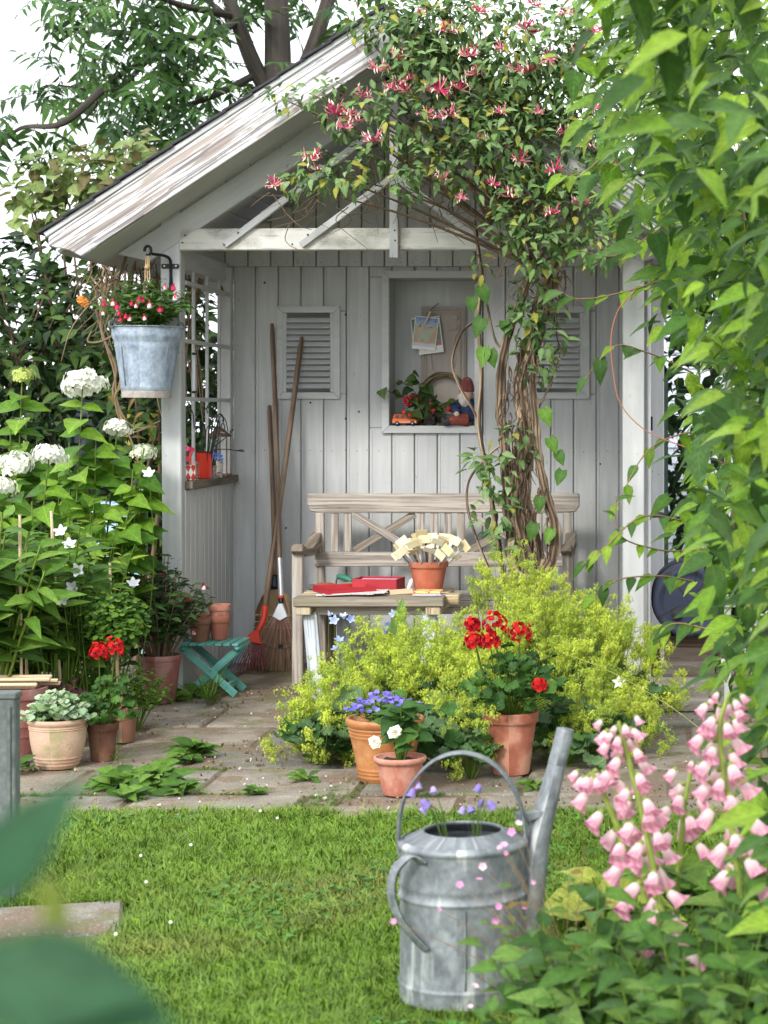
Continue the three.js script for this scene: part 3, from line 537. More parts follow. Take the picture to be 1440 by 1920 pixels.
{ // low potting table in front of the bench
  const t = thing('potting_table', 'low rough plank table with pale painted legs standing before the bench', 'table', V(-1.36, 0, 1.13));
  const x0 = -0.355, x1 = 0.355;
  for (let i = 0; i < 4; i++) part('table_plank', cbox(x1 - x0 + (i === 1 ? 0.06 : 0), 0.044, 0.128, 0.004), i === 0 ? M.teakDark : M.plankTable, t, V((i === 1 ? 0.03 : 0), TT - 0.022 + rr(-0.001, 0.001), 0.206 - i * 0.133));
  for (const x of [x0 + 0.045, x1 - 0.05]) part('batten', cbox(0.07, 0.04, 0.5, 0.004), M.plankTable, t, V(x, TT - 0.065, 0.01));
  part('apron', cbox(0.58, 0.045, 0.022, 0.003), M.teak, t, V(0.03, TT - 0.068, 0.18));
  for (const [x, z, k] of [[x0 + 0.07, 0.2, 0.035], [x1 - 0.07, 0.2, -0.03]]) part('leg', bar(V(x + k, 0, z), V(x, TT - 0.086, z), 0.065, 0.04, 0.004), M.paleLeg, t);
  for (const [x, z, k] of [[x0 + 0.16, -0.16, 0.03], [x1 - 0.1, -0.16, -0.02]]) part('leg', bar(V(x + k, 0, z), V(x, TT - 0.05, z), 0.06, 0.04, 0.004), M.paleLeg, t);
  part('brace', cbox(0.045, 0.36, 0.03, 0.003), M.brownWood, t, V(x0 + 0.12, 0.22, -0.1));
}
// flowerpot profile: outer wall, rim band, inner wall
function potGeo(R, h, { foot = 0.68, band = 0.2, lip = 0.1, rings = [], round = 0, seg = 36, bellyOut = 0 } = {}) {
  const t = R * 0.09, rb = R * foot, yb = h * (1 - band), pr = [[0.001, 0], [rb * 0.96, 0], [rb, h * 0.015]];
  const at = (k) => lerp(rb, R * (1 - lip), k) + bellyOut * R * Math.sin(Math.PI * Math.min(1, k));
  const steps = [0.15, 0.3, 0.45, 0.6, 0.75, 0.9]; const mark = [];
  for (const s of steps) mark.push([at(s), yb * s]);
  for (const q of rings) { mark.push([at(q / (1 - band)), h * (q - 0.012)], [at(q / (1 - band)) + R * 0.03, h * q], [at(q / (1 - band)), h * (q + 0.012)]); }
  mark.sort((a, b) => a[1] - b[1]); pr.push(...mark, [R * (1 - lip), yb], [R * 0.985, yb + h * 0.01]);
  if (round) pr.push([R * 1.02, yb + h * band * 0.4], [R * 1.03, yb + h * band * 0.7], [R, h * 0.995]); else pr.push([R, h * 0.99]);
  pr.push([R - t * 0.3, h], [R - t * 0.8, h], [R - t, h * 0.985], [R * 0.82, h * 0.82], [0.001, h * 0.82]);
  return lathe(pr, seg);
}
function pot(name, label, R, h, mat, p, opt, soil = true, group) {
  const t = thing(name, label, 'flowerpot', p, group); part('body', potGeo(R, h, opt), mat, t);
  if (soil) { const g = new THREE.CircleGeometry(R * 0.88, 24); g.rotateX(-Math.PI / 2); const q = g.attributes.position; for (let i = 0; i < q.count; i++) q.setY(i, rr(-0.006, 0.006)); g.computeVertexNormals(); part('soil', g, M.compost, t, V(0, h * 0.87, 0)); }
  return t;
}
{ // on the table
  const yt = TT + 0.002;
  pot('clay_pot', 'plain terracotta pot full of cream plant labels on the table', 0.0975, 0.148, M.clayFresh, V((803 - 1230) / 385, yt, 1.1), { band: 0.2 }, false);
  const c0 = V((803 - 1230) / 385, yt + 0.11, 1.1);
  const card = cbox(0.058, 0.04, 0.0018, 0.0006, 'x'), stake = cbox(0.011, 0.15, 0.0018, 0.0005, 'y');
  const cream = [std({ color: col(218, 208, 174), roughness: 0.6 }), std({ color: col(206, 190, 148), roughness: 0.6 }), std({ color: col(226, 218, 190), roughness: 0.6 })];
  const writing = std({ roughness: 0.6, map: tex(256, 180, 1, 1, (u, v) => { const l = [0.68, 0.42].findIndex((y) => Math.abs(v - y + 0.035 * Math.sin(u * 70) * Math.sin(u * 23 + 1)) < 0.02); const inx = u > 0.12 && u < (l === 0 ? 0.86 : 0.7); return l >= 0 && inx && vn(u * 40, v * 3, 40, 3, 5) > 0.3 ? [140, 132, 112] : [236, 228, 202]; }) });
  for (let i = 0; i < 42; i++) {
    const a = i * 2.4, q = Math.sqrt((i + 0.5) / 42), lean = q * 0.85 + rr(-0.08, 0.08), az = a + rr(-0.2, 0.2), len = rr(0.12, 0.2);
    const dir = V(Math.cos(az) * Math.sin(lean), Math.cos(lean), Math.sin(az) * Math.sin(lean)), base = c0.clone().add(V(Math.cos(az) * 0.05 * q, -0.02, Math.sin(az) * 0.05 * q));
    const t = thing('plant_label', 'cream plant label on a metal stake fanned out of the clay pot', 'plant label', base, 'plant labels in the clay pot');
    const up = dir.clone(), face = V(rr(-0.5, 0.5), rr(0, 0.5), 1).addScaledVector(up, -up.z).normalize(), x = up.clone().cross(face).normalize(), f2 = x.clone().cross(up);
    t.quaternion.setFromRotationMatrix(new THREE.Matrix4().makeBasis(x, up, f2));
    part('stake', stake, i % 3 ? M.steel : std({ color: col(92, 88, 84), roughness: 0.5 }), t, V(0, len * 0.45, 0)).scale.y = len / 0.15;
    const cm = part('card', card, i === 3 ? writing : cream[i % 3], t, V(rr(-0.008, 0.008), len, 0.003), [rr(-0.5, 0.5), rr(-0.3, 0.3), rr(-0.25, 0.25)]);
  }
  const wl = thing('plant_label', 'cream plant label with handwriting facing out of the clay pot', 'plant label', c0.clone().add(V(0, 0, 0.05)));
  part('stake', stake, M.steel, wl, V(0.012, 0.06, 0)); { const g = cbox(0.09, 0.062, 0.002, 0.0005, 'x'), p = g.attributes.position, u = g.attributes.uv; for (let i = 0; i < p.count; i++) u.setXY(i, p.getX(i) / 0.09 + 0.5, p.getY(i) / 0.062 + 0.5); part('card', g, writing, wl, V(0.012, 0.135, 0.004), [-0.1, 0.05, 0.02]); }
  const red = std({ color: col(160, 28, 42), roughness: 0.6 }), redIn = std({ color: col(140, 26, 38), roughness: 0.6 }), paper = std({ color: col(244, 222, 178), roughness: 0.8 });
  const tray = (name, label, cx, cz, w, d, h, ry, y, fill) => {
    const t = thing(name, label, 'box', V(cx, y, cz)); t.rotation.y = ry; const th = 0.004;
    part('base', cbox(w - 0.002, th, d - 0.002, 0.0008), redIn, t, V(0, th / 2, 0));
    for (const s of [-1, 1]) { part('side', cbox(w, h, th, 0.001), red, t, V(0, h / 2, s * (d / 2 - th / 2))); part('side', cbox(th, h, d - 2 * th - 0.001, 0.001), red, t, V(s * (w / 2 - th / 2), h / 2, 0)); }
    if (fill) part('lining', cbox(w - 0.02, 0.002, d - 0.02, 0.0005), fill, t, V(0, th + 0.002, 0)); return t;
  };
  tray('cardboard_tray', 'open red cardboard box lid lined with cream paper on the table', (642 - 1230) / 392, 1.22, 0.25, 0.2, 0.03, 0.5, yt + 0.008, paper);
  const rb = tray('red_box', 'deep red cardboard box full of envelopes behind the lid', (703 - 1230) / 388, 1.05, 0.22, 0.17, 0.062, -0.12, yt, null);
  part('envelope', cbox(0.2, 0.045, 0.15, 0.002), std({ color: col(206, 196, 226), roughness: 0.8 }), rb, V(0, 0.03, 0));
  const np = std({ map: tex(256, 256, 0.2, 0.14, (u, v) => { const l = (v * 22) % 1 > 0.45 && vn(u * 60, v * 22, 60, 22, 3) > 0.35 && u % 0.34 > 0.04; return l ? [150, 150, 150] : [232, 230, 224]; }), roughness: 0.9 });
  for (let i = 0; i < 4; i++) single('newspaper', ['folded newspaper lying flat under the red box lid', 'newspaper sheet sticking out beyond the red box lid', 'second newspaper sheet in the pile under the lid', 'lowest newspaper sheet at the table edge'][i], 'newspaper', (() => { const g = cbox(0.3, 0.0022, 0.2, 0.0005, 'x'); const p = g.attributes.position; for (let k = 0; k < p.count; k++) p.setY(k, p.getY(k) + 0.006 * Math.pow(Math.max(0, p.getX(k) / 0.15), 3)); return g; })(), np, V((650 - 1230) / 393 + i * 0.012, yt + 0.001 + i * 0.0024, 1.235 + i * 0.006), [0, [0.1, -0.25, 0.3, 0.02][i], 0]);
  const pk = (c, s) => std({ map: tex(128, 128, 0.09, 0.07, (u, v) => { const n = fbm(u, v, 5, 5, 4, s); return n > 0.56 ? [214, 96, 60] : c; }), roughness: 0.5 });
  single('seed_packet', 'orange seed packet beside the clay pot', 'seed packet', cbox(0.13, 0.008, 0.09, 0.001), pk([240, 190, 110], 3), V((797 - 1230) / 393, yt + 0.004, 1.24), [0.04, 0.1, 0]);
  single('seed_packet', 'second orange seed packet under the first', 'seed packet', cbox(0.13, 0.008, 0.09, 0.001), pk([238, 206, 140], 7), V((800 - 1230) / 393, yt + 0.013, 1.23), [0.05, -0.08, 0]);
  single('card', 'pale blue scalloped card lying in front of the seed packets', 'card', outline(Array.from({ length: 40 }, (_, i) => { const a = i / 40 * 2 * Math.PI; return [0.075 * Math.cos(a) * (1 + 0.06 * Math.sin(a * 9)), 0.045 * Math.sin(a) * (1 + 0.08 * Math.sin(a * 9))]; }), 0.002, 0), std({ color: col(178, 196, 226), roughness: 0.7 }), V((800 - 1230) / 395, yt + 0.0015, 1.31), [-Math.PI / 2, 0, 0]);
  single('card', 'kraft brown card leaning by the red box', 'card', cbox(0.11, 0.002, 0.07, 0.0005), std({ color: col(196, 178, 146), roughness: 0.8 }), V((748 - 1230) / 393, yt + 0.01, 1.22), [0.25, 0.2, 0]);
  single('stone', 'dark grey pebble at the left end of the table', 'stone', bumpy(0.024, 0.14, 3, 2), std({ color: col(84, 80, 80), roughness: 0.8 }), V((581 - 1230) / 385, yt + 0.014, 1.02)).scale.set(1.3, 0.6, 1);
  single('plant_tag', 'white plastic plant tag leaning on the clay pot', 'plant tag', outline([[-0.006, 0], [0.006, 0], [0.008, 0.06], [0, 0.075], [-0.008, 0.06]], 0.0016, 0.0003, false), std({ color: col(232, 230, 224), roughness: 0.4 }), V((764 - 1230) / 386, yt, 1.16), [0, 0, -0.35]);
  const tr = thing('hand_trowel', 'rusty hand trowel lying behind the red lid', 'trowel', V((615 - 1230) / 383, yt + 0.012, 1.0));
  { const g = new THREE.SphereGeometry(0.04, 14, 8, 0, Math.PI * 2, 0, Math.PI / 2.2); g.scale(1.5, 0.6, 0.8); part('blade', g, std({ color: col(150, 84, 58), roughness: 0.8, metalness: 0.3 }), tr, V(-0.02, 0, 0)); part('handle', tube([V(0.03, 0.006, 0), V(0.07, 0.014, -0.01), V(0.13, 0.016, -0.02)], [0.007, 0.012], 6, 8), M.handle, tr); }
  const hf = thing('hand_fork', 'small hand fork with green handle beside the red box', 'hand fork', V((640 - 1230) / 381, yt, 0.96));
  part('handle', tube([V(-0.03, 0.06, -0.02), V(0.01, 0.054, 0), V(0.05, 0.04, 0.02)], (t) => 0.012 + 0.004 * Math.sin(t * 3.1), 8, 10), std({ color: col(46, 110, 92), roughness: 0.45 }), hf);
  for (const k of [-1, 0, 1]) part('tine', tube([V(-0.03, 0.058, -0.02 + k * 0.014), V(-0.035, 0.03, 0.0 + k * 0.016), V(-0.03, 0.002, 0.01 + k * 0.016)], 0.0035, 6, 6), std({ color: col(120, 112, 108), roughness: 0.5, metalness: 0.5 }), hf);
}
{ // leaning tools
  const h = (t, a, b, r) => part('handle', tube([a, a.clone().lerp(b, 0.5).add(V(0.004, 0, 0.004)), b], (q) => r * (q < 0.015 || q > 0.985 ? 0.7 : 1), 24, 10), M.handle, t);
  // straw broom
  const a0 = spot(505, 760, 0.05), a1 = spot(516, 1088, 0.2);
  const br = thing('straw_broom', 'straw broom with stitched bristles leaning on the shed wall behind the rakes', 'broom');
  h(br, a0, a1, 0.0135);
  part('clasp', tube([a1.clone().add(V(0, 0.03, 0)), a1, a1.clone().add(V(0.002, -0.05, 0.01))], [0.022, 0.034], 5, 10), M.iron, br);
  { const bag = new Bag(), c = a1.clone().add(V(0.001, -0.045, 0.012)); for (let i = 0; i < 420; i++) { const k = rr(-1, 1), d = rr(-0.022, 0.022), L = rr(0.40, 0.45), w = 0.105 * (0.9 + 0.1 * rnd()); bag.add(tube([c.clone().add(V(k * 0.026, 0.02, d * 0.8)), c.clone().add(V(k * w * 0.92, -0.09, d)), c.clone().add(V(k * w * 1.02, -0.22, d + 0.03)), c.clone().add(V(k * w * 1.05, -L + Math.abs(k) * 0.02, d + 0.09))], 0.0016, 5, 3)); } const s = part('bristles', bag.geo, std({ color: col(176, 150, 116), roughness: 0.9 }), br); s.userData.kind = 'stuff';
    for (const y of [0.135, 0.17, 0.2]) part('stitching', tube([c.clone().add(V(-0.108, -y, 0.035 + y * 0.1)), c.clone().add(V(-0.05, -y + 0.004, 0.045 + y * 0.12)), c.clone().add(V(0.05, -y - 0.002, 0.045 + y * 0.12)), c.clone().add(V(0.108, -y, 0.035 + y * 0.1))], 0.002, 8, 4), std({ color: col(206, 196, 176) }), br); }
  // spring rake
  const b0 = spot(510, 607, 0.05), b1 = spot(527, 1120, 0.36), dirB = b1.clone().sub(b0).normalize();
  const rk = thing('leaf_rake', 'metal leaf rake with silver socket and fan of rusty tines against the wall', 'rake');
  h(rk, b0, b0.clone().lerp(b1, 0.865), 0.0135);
  part('socket', tube([b0.clone().lerp(b1, 0.86), b1], 0.0145, 4, 12), M.steel, rk);
  part('ring', tube([b1.clone().addScaledVector(dirB, -0.008), b1.clone().addScaledVector(dirB, 0.008)], 0.017, 1, 12, false), std({ color: col(176, 56, 44), roughness: 0.5 }), rk);
  part('ferrule', tube([b1.clone().addScaledVector(dirB, 0.009), b1.clone().addScaledVector(dirB, 0.035)], 0.013, 1, 12, false), M.iron, rk);
  const hb = b1.clone().add(V(0, -0.03, 0.012));
  { const g = outline([[-0.012, 0], [0.012, 0], [0.042, -0.07], [0, -0.094], [-0.042, -0.07]].reverse(), 0.022, 0.004, false); part('head_plate', g, M.steel, rk, hb, [-0.12, 0, 0]); }
  const rust = std({ color: col(112, 76, 68), roughness: 0.6, metalness: 0.35 }), rust2 = std({ color: col(140, 108, 96), roughness: 0.55, metalness: 0.35 });
  for (let i = 0; i < 23; i++) { const k = (i - 11) / 11, s = hb.clone().add(V(k * 0.038, -0.07 - 0.02 * (1 - Math.abs(k)), 0.01)); const e = V(hb.x + k * 0.19, 0.012 + 0.03 * k * k, hb.z + 0.07); part('tine', tube([s, s.clone().lerp(e, 0.5).add(V(0, 0, 0.02)), e.clone().add(V(0, 0.03, 0.012)), e], 0.0022, 8, 4), i % 3 ? rust : rust2, rk); }
  part('crossbar', tube([-1, -0.5, 0, 0.5, 1].map((k) => V(hb.x + k * 0.125, hb.y - 0.23 + 0.05 * k * k, hb.z + 0.05)), 0.006, 12, 6), M.sill, rk);
  part('clip', cbox(0.026, 0.026, 0.016, 0.003), M.iron, rk, V(hb.x + 0.01, hb.y - 0.222, hb.z + 0.056));
  // red rake
  const c0 = spot(566, 632, 0.04), c1 = spot(497, 1140, 0.38);
  const rr2 = thing('red_rake', 'rake with red plastic head and socket crossing the leaf rake', 'rake'); h(rr2, c0, c1, 0.0145);
  const redP = std({ color: col(204, 56, 32), roughness: 0.45 }), dirC = c1.clone().sub(c0).normalize(), neck = c1.clone().addScaledVector(dirC, 0.125).add(V(-0.02, 0, 0.01));
  part('socket', tube([c1.clone().addScaledVector(dirC, -0.01), c1.clone().addScaledVector(dirC, 0.06), neck], (t) => 0.018 - 0.004 * t, 8, 12), redP, rr2);
  { const g = outline([[-0.014, 0.0], [0.014, 0.0], [0.035, -0.045], [0.05, -0.062], [-0.06, -0.062], [-0.045, -0.045]].reverse(), 0.02, 0.004, false); part('head', g, redP, rr2, neck.clone().add(V(-0.004, 0.006, 0.004)), [-0.15, 0, -0.25]); }
  const dk = std({ color: col(104, 44, 50), roughness: 0.6 }), blue = std({ color: col(86, 92, 128), roughness: 0.6 });
  for (let i = 0; i < 15; i++) { const k = (i - 7) / 7, s = neck.clone().add(V(-0.018 + k * 0.05, -0.055, 0.006)), e = V(neck.x - 0.05 + k * 0.11, 0.02 + 0.02 * k * k, neck.z + 0.045); part('tine', tube([s, s.clone().lerp(e, 0.5).add(V(0, 0, 0.015)), e], 0.004, 6, 4), i < 4 ? blue : dk, rr2); }
}
{ // teal stool and pots on it
  const c = spot(404, 1300, 1.12), st = thing('folding_stool', 'small teal painted folding stool with slatted top beside the post', 'stool', V(c.x, 0, 1.12)), W = 0.13, d = 0.1, h = 0.255;
  for (let i = 0; i < 7; i++) part('seat_slat', cbox(0.032, 0.012, 0.27, 0.002), M.teal, st, V(-0.123 + i * 0.041, h - 0.006, 0), [0, 0, 0]);
  for (const s of [-1, 1]) { const z = s * d; part('leg', bar(V(-W, h - 0.03, z), V(W - 0.01, 0.004, z), 0.036, 0.014, 0.003), M.teal, st); part('leg', bar(V(W, h - 0.03, z - s * 0.017), V(-W + 0.01, 0.004, z - s * 0.017), 0.036, 0.014, 0.003), M.teal, st); part('bolt', ball(0.007, 1, 1, 0.6, 8), M.teal, st, V(0, 0.125, z + (s > 0 ? 0.008 : -0.008))); }
  for (const s of [-1, 1]) { part('stretcher', tube([V(s * W, h - 0.026, -d - 0.03), V(s * W, h - 0.026, d + 0.03)], 0.014, 1, 10, false), M.teal, st); part('stretcher', cbox(0.02, 0.03, 2 * d - 0.016, 0.002), M.teal, st, V(s * (W - 0.05), 0.045, 0)); }
  const y = h + 0.002;
  pot('clay_pot', 'lower terracotta pot of the nested pair on the teal stool', 0.054, 0.115, M.clayPink, V(c.x + 0.012, y, 1.09), { band: 0.26 }, false);
  pot('clay_pot', 'upper terracotta pot with chalky rim nested in another on the stool', 0.056, 0.11, M.clayPink, V(c.x + 0.013, y + 0.062, 1.088), { band: 0.26 }, false);
  pot('clay_pot', 'weathered mossy clay pot at the left of the teal stool', 0.055, 0.11, M.clayOld, V(c.x - 0.065, y, 1.17), { band: 0.22 }, false);
  pot('clay_pot', 'small orange clay pot standing behind the weathered pot on the stool', 0.036, 0.115, M.clayFresh, V(c.x - 0.07, y, 1.05), { band: 0.26 }, false);
}
{ // bucket on a bracket
  const bx = -2.425, bz = 1.33, yt = 1.772, h = 0.338;
  const ib = thing('wall_bracket', 'black wrought iron hook bracket screwed to the porch post', 'bracket', V(0, 0, 0));
  const pl = spot(313, 499, PZ + 0.006), hk = V(bx + 0.004, 2.10, bz - 0.0);
  part('cross_plate', outline([[-0.043, -0.008], [-0.043, 0.008], [-0.035, 0.011], [0.035, 0.011], [0.043, 0.008], [0.043, -0.008], [0.035, -0.011], [-0.035, -0.011]].reverse(), 0.006, 0.001), M.iron, ib, pl.clone().setX(-2.352));
  const arm = V(-2.348, 2.075, PZ + 0.012);
  part('arm', tube([V(-2.349, 1.99, PZ + 0.008), V(-2.349, 2.06, PZ + 0.008), V(-2.352, 2.105, PZ + 0.014), V(-2.365, 2.118, PZ + 0.05), V(hk.x + 0.02, 2.12, bz - 0.02)], 0.0075, 18, 8), M.iron, ib);
  part('scroll', tube(Array.from({ length: 9 }, (_, i) => { const a = i / 8 * 5.4 + 4.2; return V(hk.x + 0.0 + 0.016 * Math.cos(a), 2.135 + 0.022 * Math.sin(a), bz - 0.01); }), 0.007, 18, 8), M.iron, ib);
  part('tail', outline([[-0.008, 0.03], [0.008, 0.03], [0.012, -0.035], [-0.012, -0.035]].reverse(), 0.005, 0.001, false), M.iron, ib, V(-2.349, 1.985, PZ + 0.0035));
  for (const [dx, dy] of [[-0.03, 0], [0.026, 0], [0, -0.06]]) part('screw', ball(0.005, 1, 1, 0.4, 8), M.screw, ib, V(-2.35 + dx, 2.073 + dy, PZ + 0.0095));
  const bk = thing('zinc_bucket', 'dented galvanised bucket of fuchsias hanging by cord from the iron bracket', 'bucket', V(bx, yt - h, bz)); bk.rotation.z = -0.008;
  part('body', lathe([[0.001, 0.03], [0.112, 0.03], [0.1175, 0.034], [0.119, 0.048], [0.121, 0.053], [0.119, 0.058], [0.128, 0.12], [0.14, 0.19], [0.147, 0.238], [0.151, 0.246], [0.148, 0.252], [0.152, 0.258], [0.149, 0.264], [0.16, 0.282], [0.163, 0.30], [0.1625, 0.318], [0.166, 0.332], [0.17, 0.338], [0.173, 0.338], [0.172, 0.334], [0.166, 0.335], [0.159, 0.315], [0.155, 0.30], [0.001, 0.29]], 48), M.zincBlue, bk);
  part('foot_ring', lathe([[0.113, 0.045], [0.1165, 0.045], [0.1155, 0], [0.112, 0], [0.111, 0.04]], 40), M.zincBase, bk);
  part('seam', tube([V(-0.075, 0.056, 0.096), V(-0.082, 0.15, 0.108), V(-0.088, 0.24, 0.12)], 0.0028, 8, 5), M.zinc, bk);
  part('soil', (() => { const g = new THREE.CircleGeometry(0.158, 20); g.rotateX(-Math.PI / 2); return g; })(), M.compost, bk, V(0, 0.31, 0));
  for (const s of [-1, 1]) { const e = V(s * 0.135, 0.345, s < 0 ? 0.105 : -0.105); part('ear', new THREE.TorusGeometry(0.016, 0.006, 8, 18), M.zinc, bk, e, [0, 0.6, 0]); }
  part('bail', tube([V(-0.135, 0.35, 0.105), V(-0.11, 0.42, 0.08), V(-0.03, 0.515, 0.0), V(0.01, 0.52, 0), V(0.1, 0.44, -0.08), V(0.135, 0.35, -0.105)], 0.0055, 24, 8), M.zinc, bk);
  const cordM = std({ color: col(186, 160, 124), roughness: 0.95 }), cd = thing('hanging_cord', 'knotted twine cord tying the bucket to the iron hook', 'cord');
  for (const k of [-1, 0, 1]) part('strand', tube([V(hk.x + k * 0.006, 2.12, bz - 0.008), V(hk.x + k * 0.009, 2.05, bz), V(hk.x + k * 0.012, 1.96, bz + 0.002), V(hk.x - 0.012 + k * 0.008, 1.94, bz)], 0.0032, 10, 5), cordM, cd);
  part('knot', bumpy(0.013, 0.2, 6, 1), cordM, cd, V(hk.x, 2.055, bz + 0.004));
}
{ // ledge: enamel pot with wire hooks and the rest
  const yl = 1.029, at = (u, z) => V((u - 1230) / LENS * (DIST - z), yl, z);
  const e = thing('enamel_pot', 'red enamel pot holding bent green wire hooks on the porch ledge', 'pot', V(-2.312, yl, 0.7));
  const en = std({ color: col(210, 44, 24), roughness: 0.3 });
  part('body', lathe([[0.001, 0.002], [0.052, 0], [0.056, 0.006], [0.058, 0.13], [0.061, 0.132], [0.061, 0.136], [0.056, 0.136], [0.053, 0.01], [0.001, 0.008]], 36), en, e);
  part('rim', new THREE.TorusGeometry(0.06, 0.0025, 6, 36), M.iron, e, V(0, 0.135, 0), [Math.PI / 2, 0, 0]);
  for (let i = 0; i < 20; i++) { const a = i * 2.4 + 0.4, r = 0.02 + 0.03 * rnd(), lean = rr(0.05, 0.32), L = rr(0.2, 0.34), b = V(r * Math.cos(a), 0.02, r * Math.sin(a)), t = V(b.x + Math.cos(a) * L * Math.sin(lean), 0.02 + L * Math.cos(lean), b.z + Math.sin(a) * L * Math.sin(lean)); const q = V(Math.cos(a + 1) * 0.02, 0, Math.sin(a + 1) * 0.02); part('wire_hook', tube([b, b.clone().lerp(t, 0.6), t, t.clone().add(q).add(V(0, 0.02, 0)), t.clone().addScaledVector(q, 2), t.clone().addScaledVector(q, 1.6).add(V(0, -0.02, 0))], 0.0028, 14, 5), M.wire, e); }
  part('wire_hook', tube([V(0.02, 0.04, 0.02), V(0.06, 0.14, 0.03), V(0.12, 0.15, 0.04), V(0.2, 0.142, 0.05), V(0.23, 0.138, 0.05), V(0.222, 0.146, 0.05), V(0.19, 0.14, 0.05)], 0.0025, 16, 5), M.wire, e);
  part('wire_hook', tube([V(0.02, 0.04, 0.0), V(0.06, 0.15, 0.01), V(0.11, 0.19, 0.02), V(0.16, 0.235, 0.02), V(0.17, 0.25, 0.02), V(0.162, 0.248, 0.02), V(0.152, 0.235, 0.02)], 0.0025, 16, 5), M.wire, e);
  part('white_hook', tube([V(0.03, 0.05, -0.02), V(0.06, 0.15, -0.03), V(0.085, 0.2, -0.03), V(0.09, 0.235, -0.03), V(0.115, 0.23, -0.03)], 0.003, 12, 5), std({ color: col(200, 186, 180) }), e);
  const glass = new THREE.MeshPhysicalMaterial({ color: 0xffffff, roughness: 0.04, transmission: 1, thickness: 0.004, ior: 1.48 });
  const gv = thing('glass_vase', 'square glass vase holding a beach stone and shells on the ledge', 'vase', V(-2.318, yl, 0.92)); gv.rotation.y = 0.4;
  for (const [w, d, x, z] of [[0.085, 0.004, 0, 0.04], [0.085, 0.004, 0, -0.04], [0.004, 0.076, 0.0405, 0], [0.004, 0.076, -0.0405, 0]]) part('glass_wall', cbox(w, 0.09, d, 0.0005), glass, gv, V(x, 0.047, z));
  part('glass_base', cbox(0.085, 0.006, 0.084, 0.001), glass, gv, V(0, 0.003, 0));
  part('sand', cbox(0.074, 0.02, 0.07, 0.004), std({ color: col(170, 140, 112), roughness: 1 }), gv, V(0, 0.0165, 0));
  single('stone', 'round white beach stone lying in the glass vase', 'stone', bumpy(0.026, 0.06, 2, 3), std({ color: col(226, 226, 228), roughness: 0.7 }), V(-2.325, yl + 0.055, 0.925)).scale.set(1.15, 0.8, 1);
  for (const [dx, dz] of [[0.018, 0.012], [-0.02, 0.016], [0.008, -0.02]]) single('shell', 'small beige shell in the glass vase', 'shell', bumpy(0.013, 0.2, 5, dx * 90), std({ color: col(206, 186, 160), roughness: 0.7 }), V(-2.318 + dx, yl + 0.038, 0.92 + dz), null, 'shells in the glass vase');
  // harlequin tin
  const tt = tex(128, 128, 0.05, 0.1, (u, v) => { const a = Math.abs(((u + v) % 1) - 0.5) < 0.25, b = Math.abs(((u - v + 1) % 1) - 0.5) < 0.25; return a === b ? (v > 0.5 ? [176, 34, 30] : [190, 40, 34]) : [236, 230, 222]; });
  single('patterned_tin', 'small tin with red and white harlequin diamonds at the ledge end', 'tin', cbox(0.05, 0.075, 0.05, 0.003), std({ map: tt, roughness: 0.4 }), V(-2.292, yl + 0.0385, 1.02), [0, 0.3, 0]);
  // lantern
  const ln = thing('glass_lantern', 'glass candle lantern with rusty metal roof in the porch corner', 'lantern', V(-2.305, yl, 0.3));
  const lm = std({ color: col(120, 92, 78), roughness: 0.7, metalness: 0.4 });
  for (const [x, z] of [[-1, -1], [-1, 1], [1, -1], [1, 1]]) part('frame_post', cbox(0.006, 0.2, 0.006, 0.001), lm, ln, V(x * 0.048, 0.105, z * 0.048));
  part('base', cbox(0.11, 0.012, 0.11, 0.002), lm, ln, V(0, 0.006, 0)); for (const s of [-1, 1]) { part('pane', cbox(0.09, 0.186, 0.002, 0.0004), glass, ln, V(0, 0.106, s * 0.048)); part('pane', cbox(0.002, 0.186, 0.09, 0.0004), glass, ln, V(s * 0.048, 0.106, 0)); }
  { const g = new THREE.ConeGeometry(0.085, 0.06, 4, 1); g.rotateY(Math.PI / 4); part('roof', flat(g), lm, ln, V(0, 0.237, 0)); } part('handle', tube([V(-0.045, 0.235, 0), V(-0.03, 0.3, 0), V(0.0, 0.325, 0), V(0.03, 0.3, 0), V(0.045, 0.235, 0)], 0.0025, 12, 5), M.iron, ln);
  part('candle', lathe([[0.001, 0], [0.018, 0], [0.018, 0.07], [0.001, 0.066]], 16), std({ color: col(224, 214, 196), roughness: 0.5 }), ln, V(0, 0.012, 0));
  // blue flowers in a small glass
  const bv = thing('bud_glass', 'little glass of blue flowers between lantern and enamel pot', 'vase', V(-2.27, yl, 0.5)); part('glass', lathe([[0.001, 0], [0.022, 0], [0.024, 0.06], [0.022, 0.06], [0.02, 0.005], [0.001, 0.004]], 20), glass, bv);
  for (let i = 0; i < 9; i++) { const b = new Bag(); for (let k = 0; k < 5; k++) b.add(G.disc[0], aim(V(0, 0, 0), stalkDir(k * 1.257, 0.3), V(0, 1, 0), 0.011)); part('blossom', b.geo, std({ color: pick([col(88, 124, 214), col(110, 146, 226)]), roughness: 0.7, side: THREE.DoubleSide }), bv, V(rr(-0.028, 0.028), 0.105 + rr(-0.02, 0.016), rr(-0.02, 0.02)), [rr(0, 1.2), rr(0, 3), 0]); }
  // pink geranium sprig in the vase
  const sp = thing('pink_sprig', 'sprig of pink and white flowers hanging over the glass vase', 'flower', V(-2.318, yl + 0.09, 0.92)); part('stem', tube([V(0, -0.04, 0), V(0.01, 0.03, 0), V(0.03, 0.06, 0.02)], 0.002, 6, 4), leafMat(96, 130, 70, 0), sp);
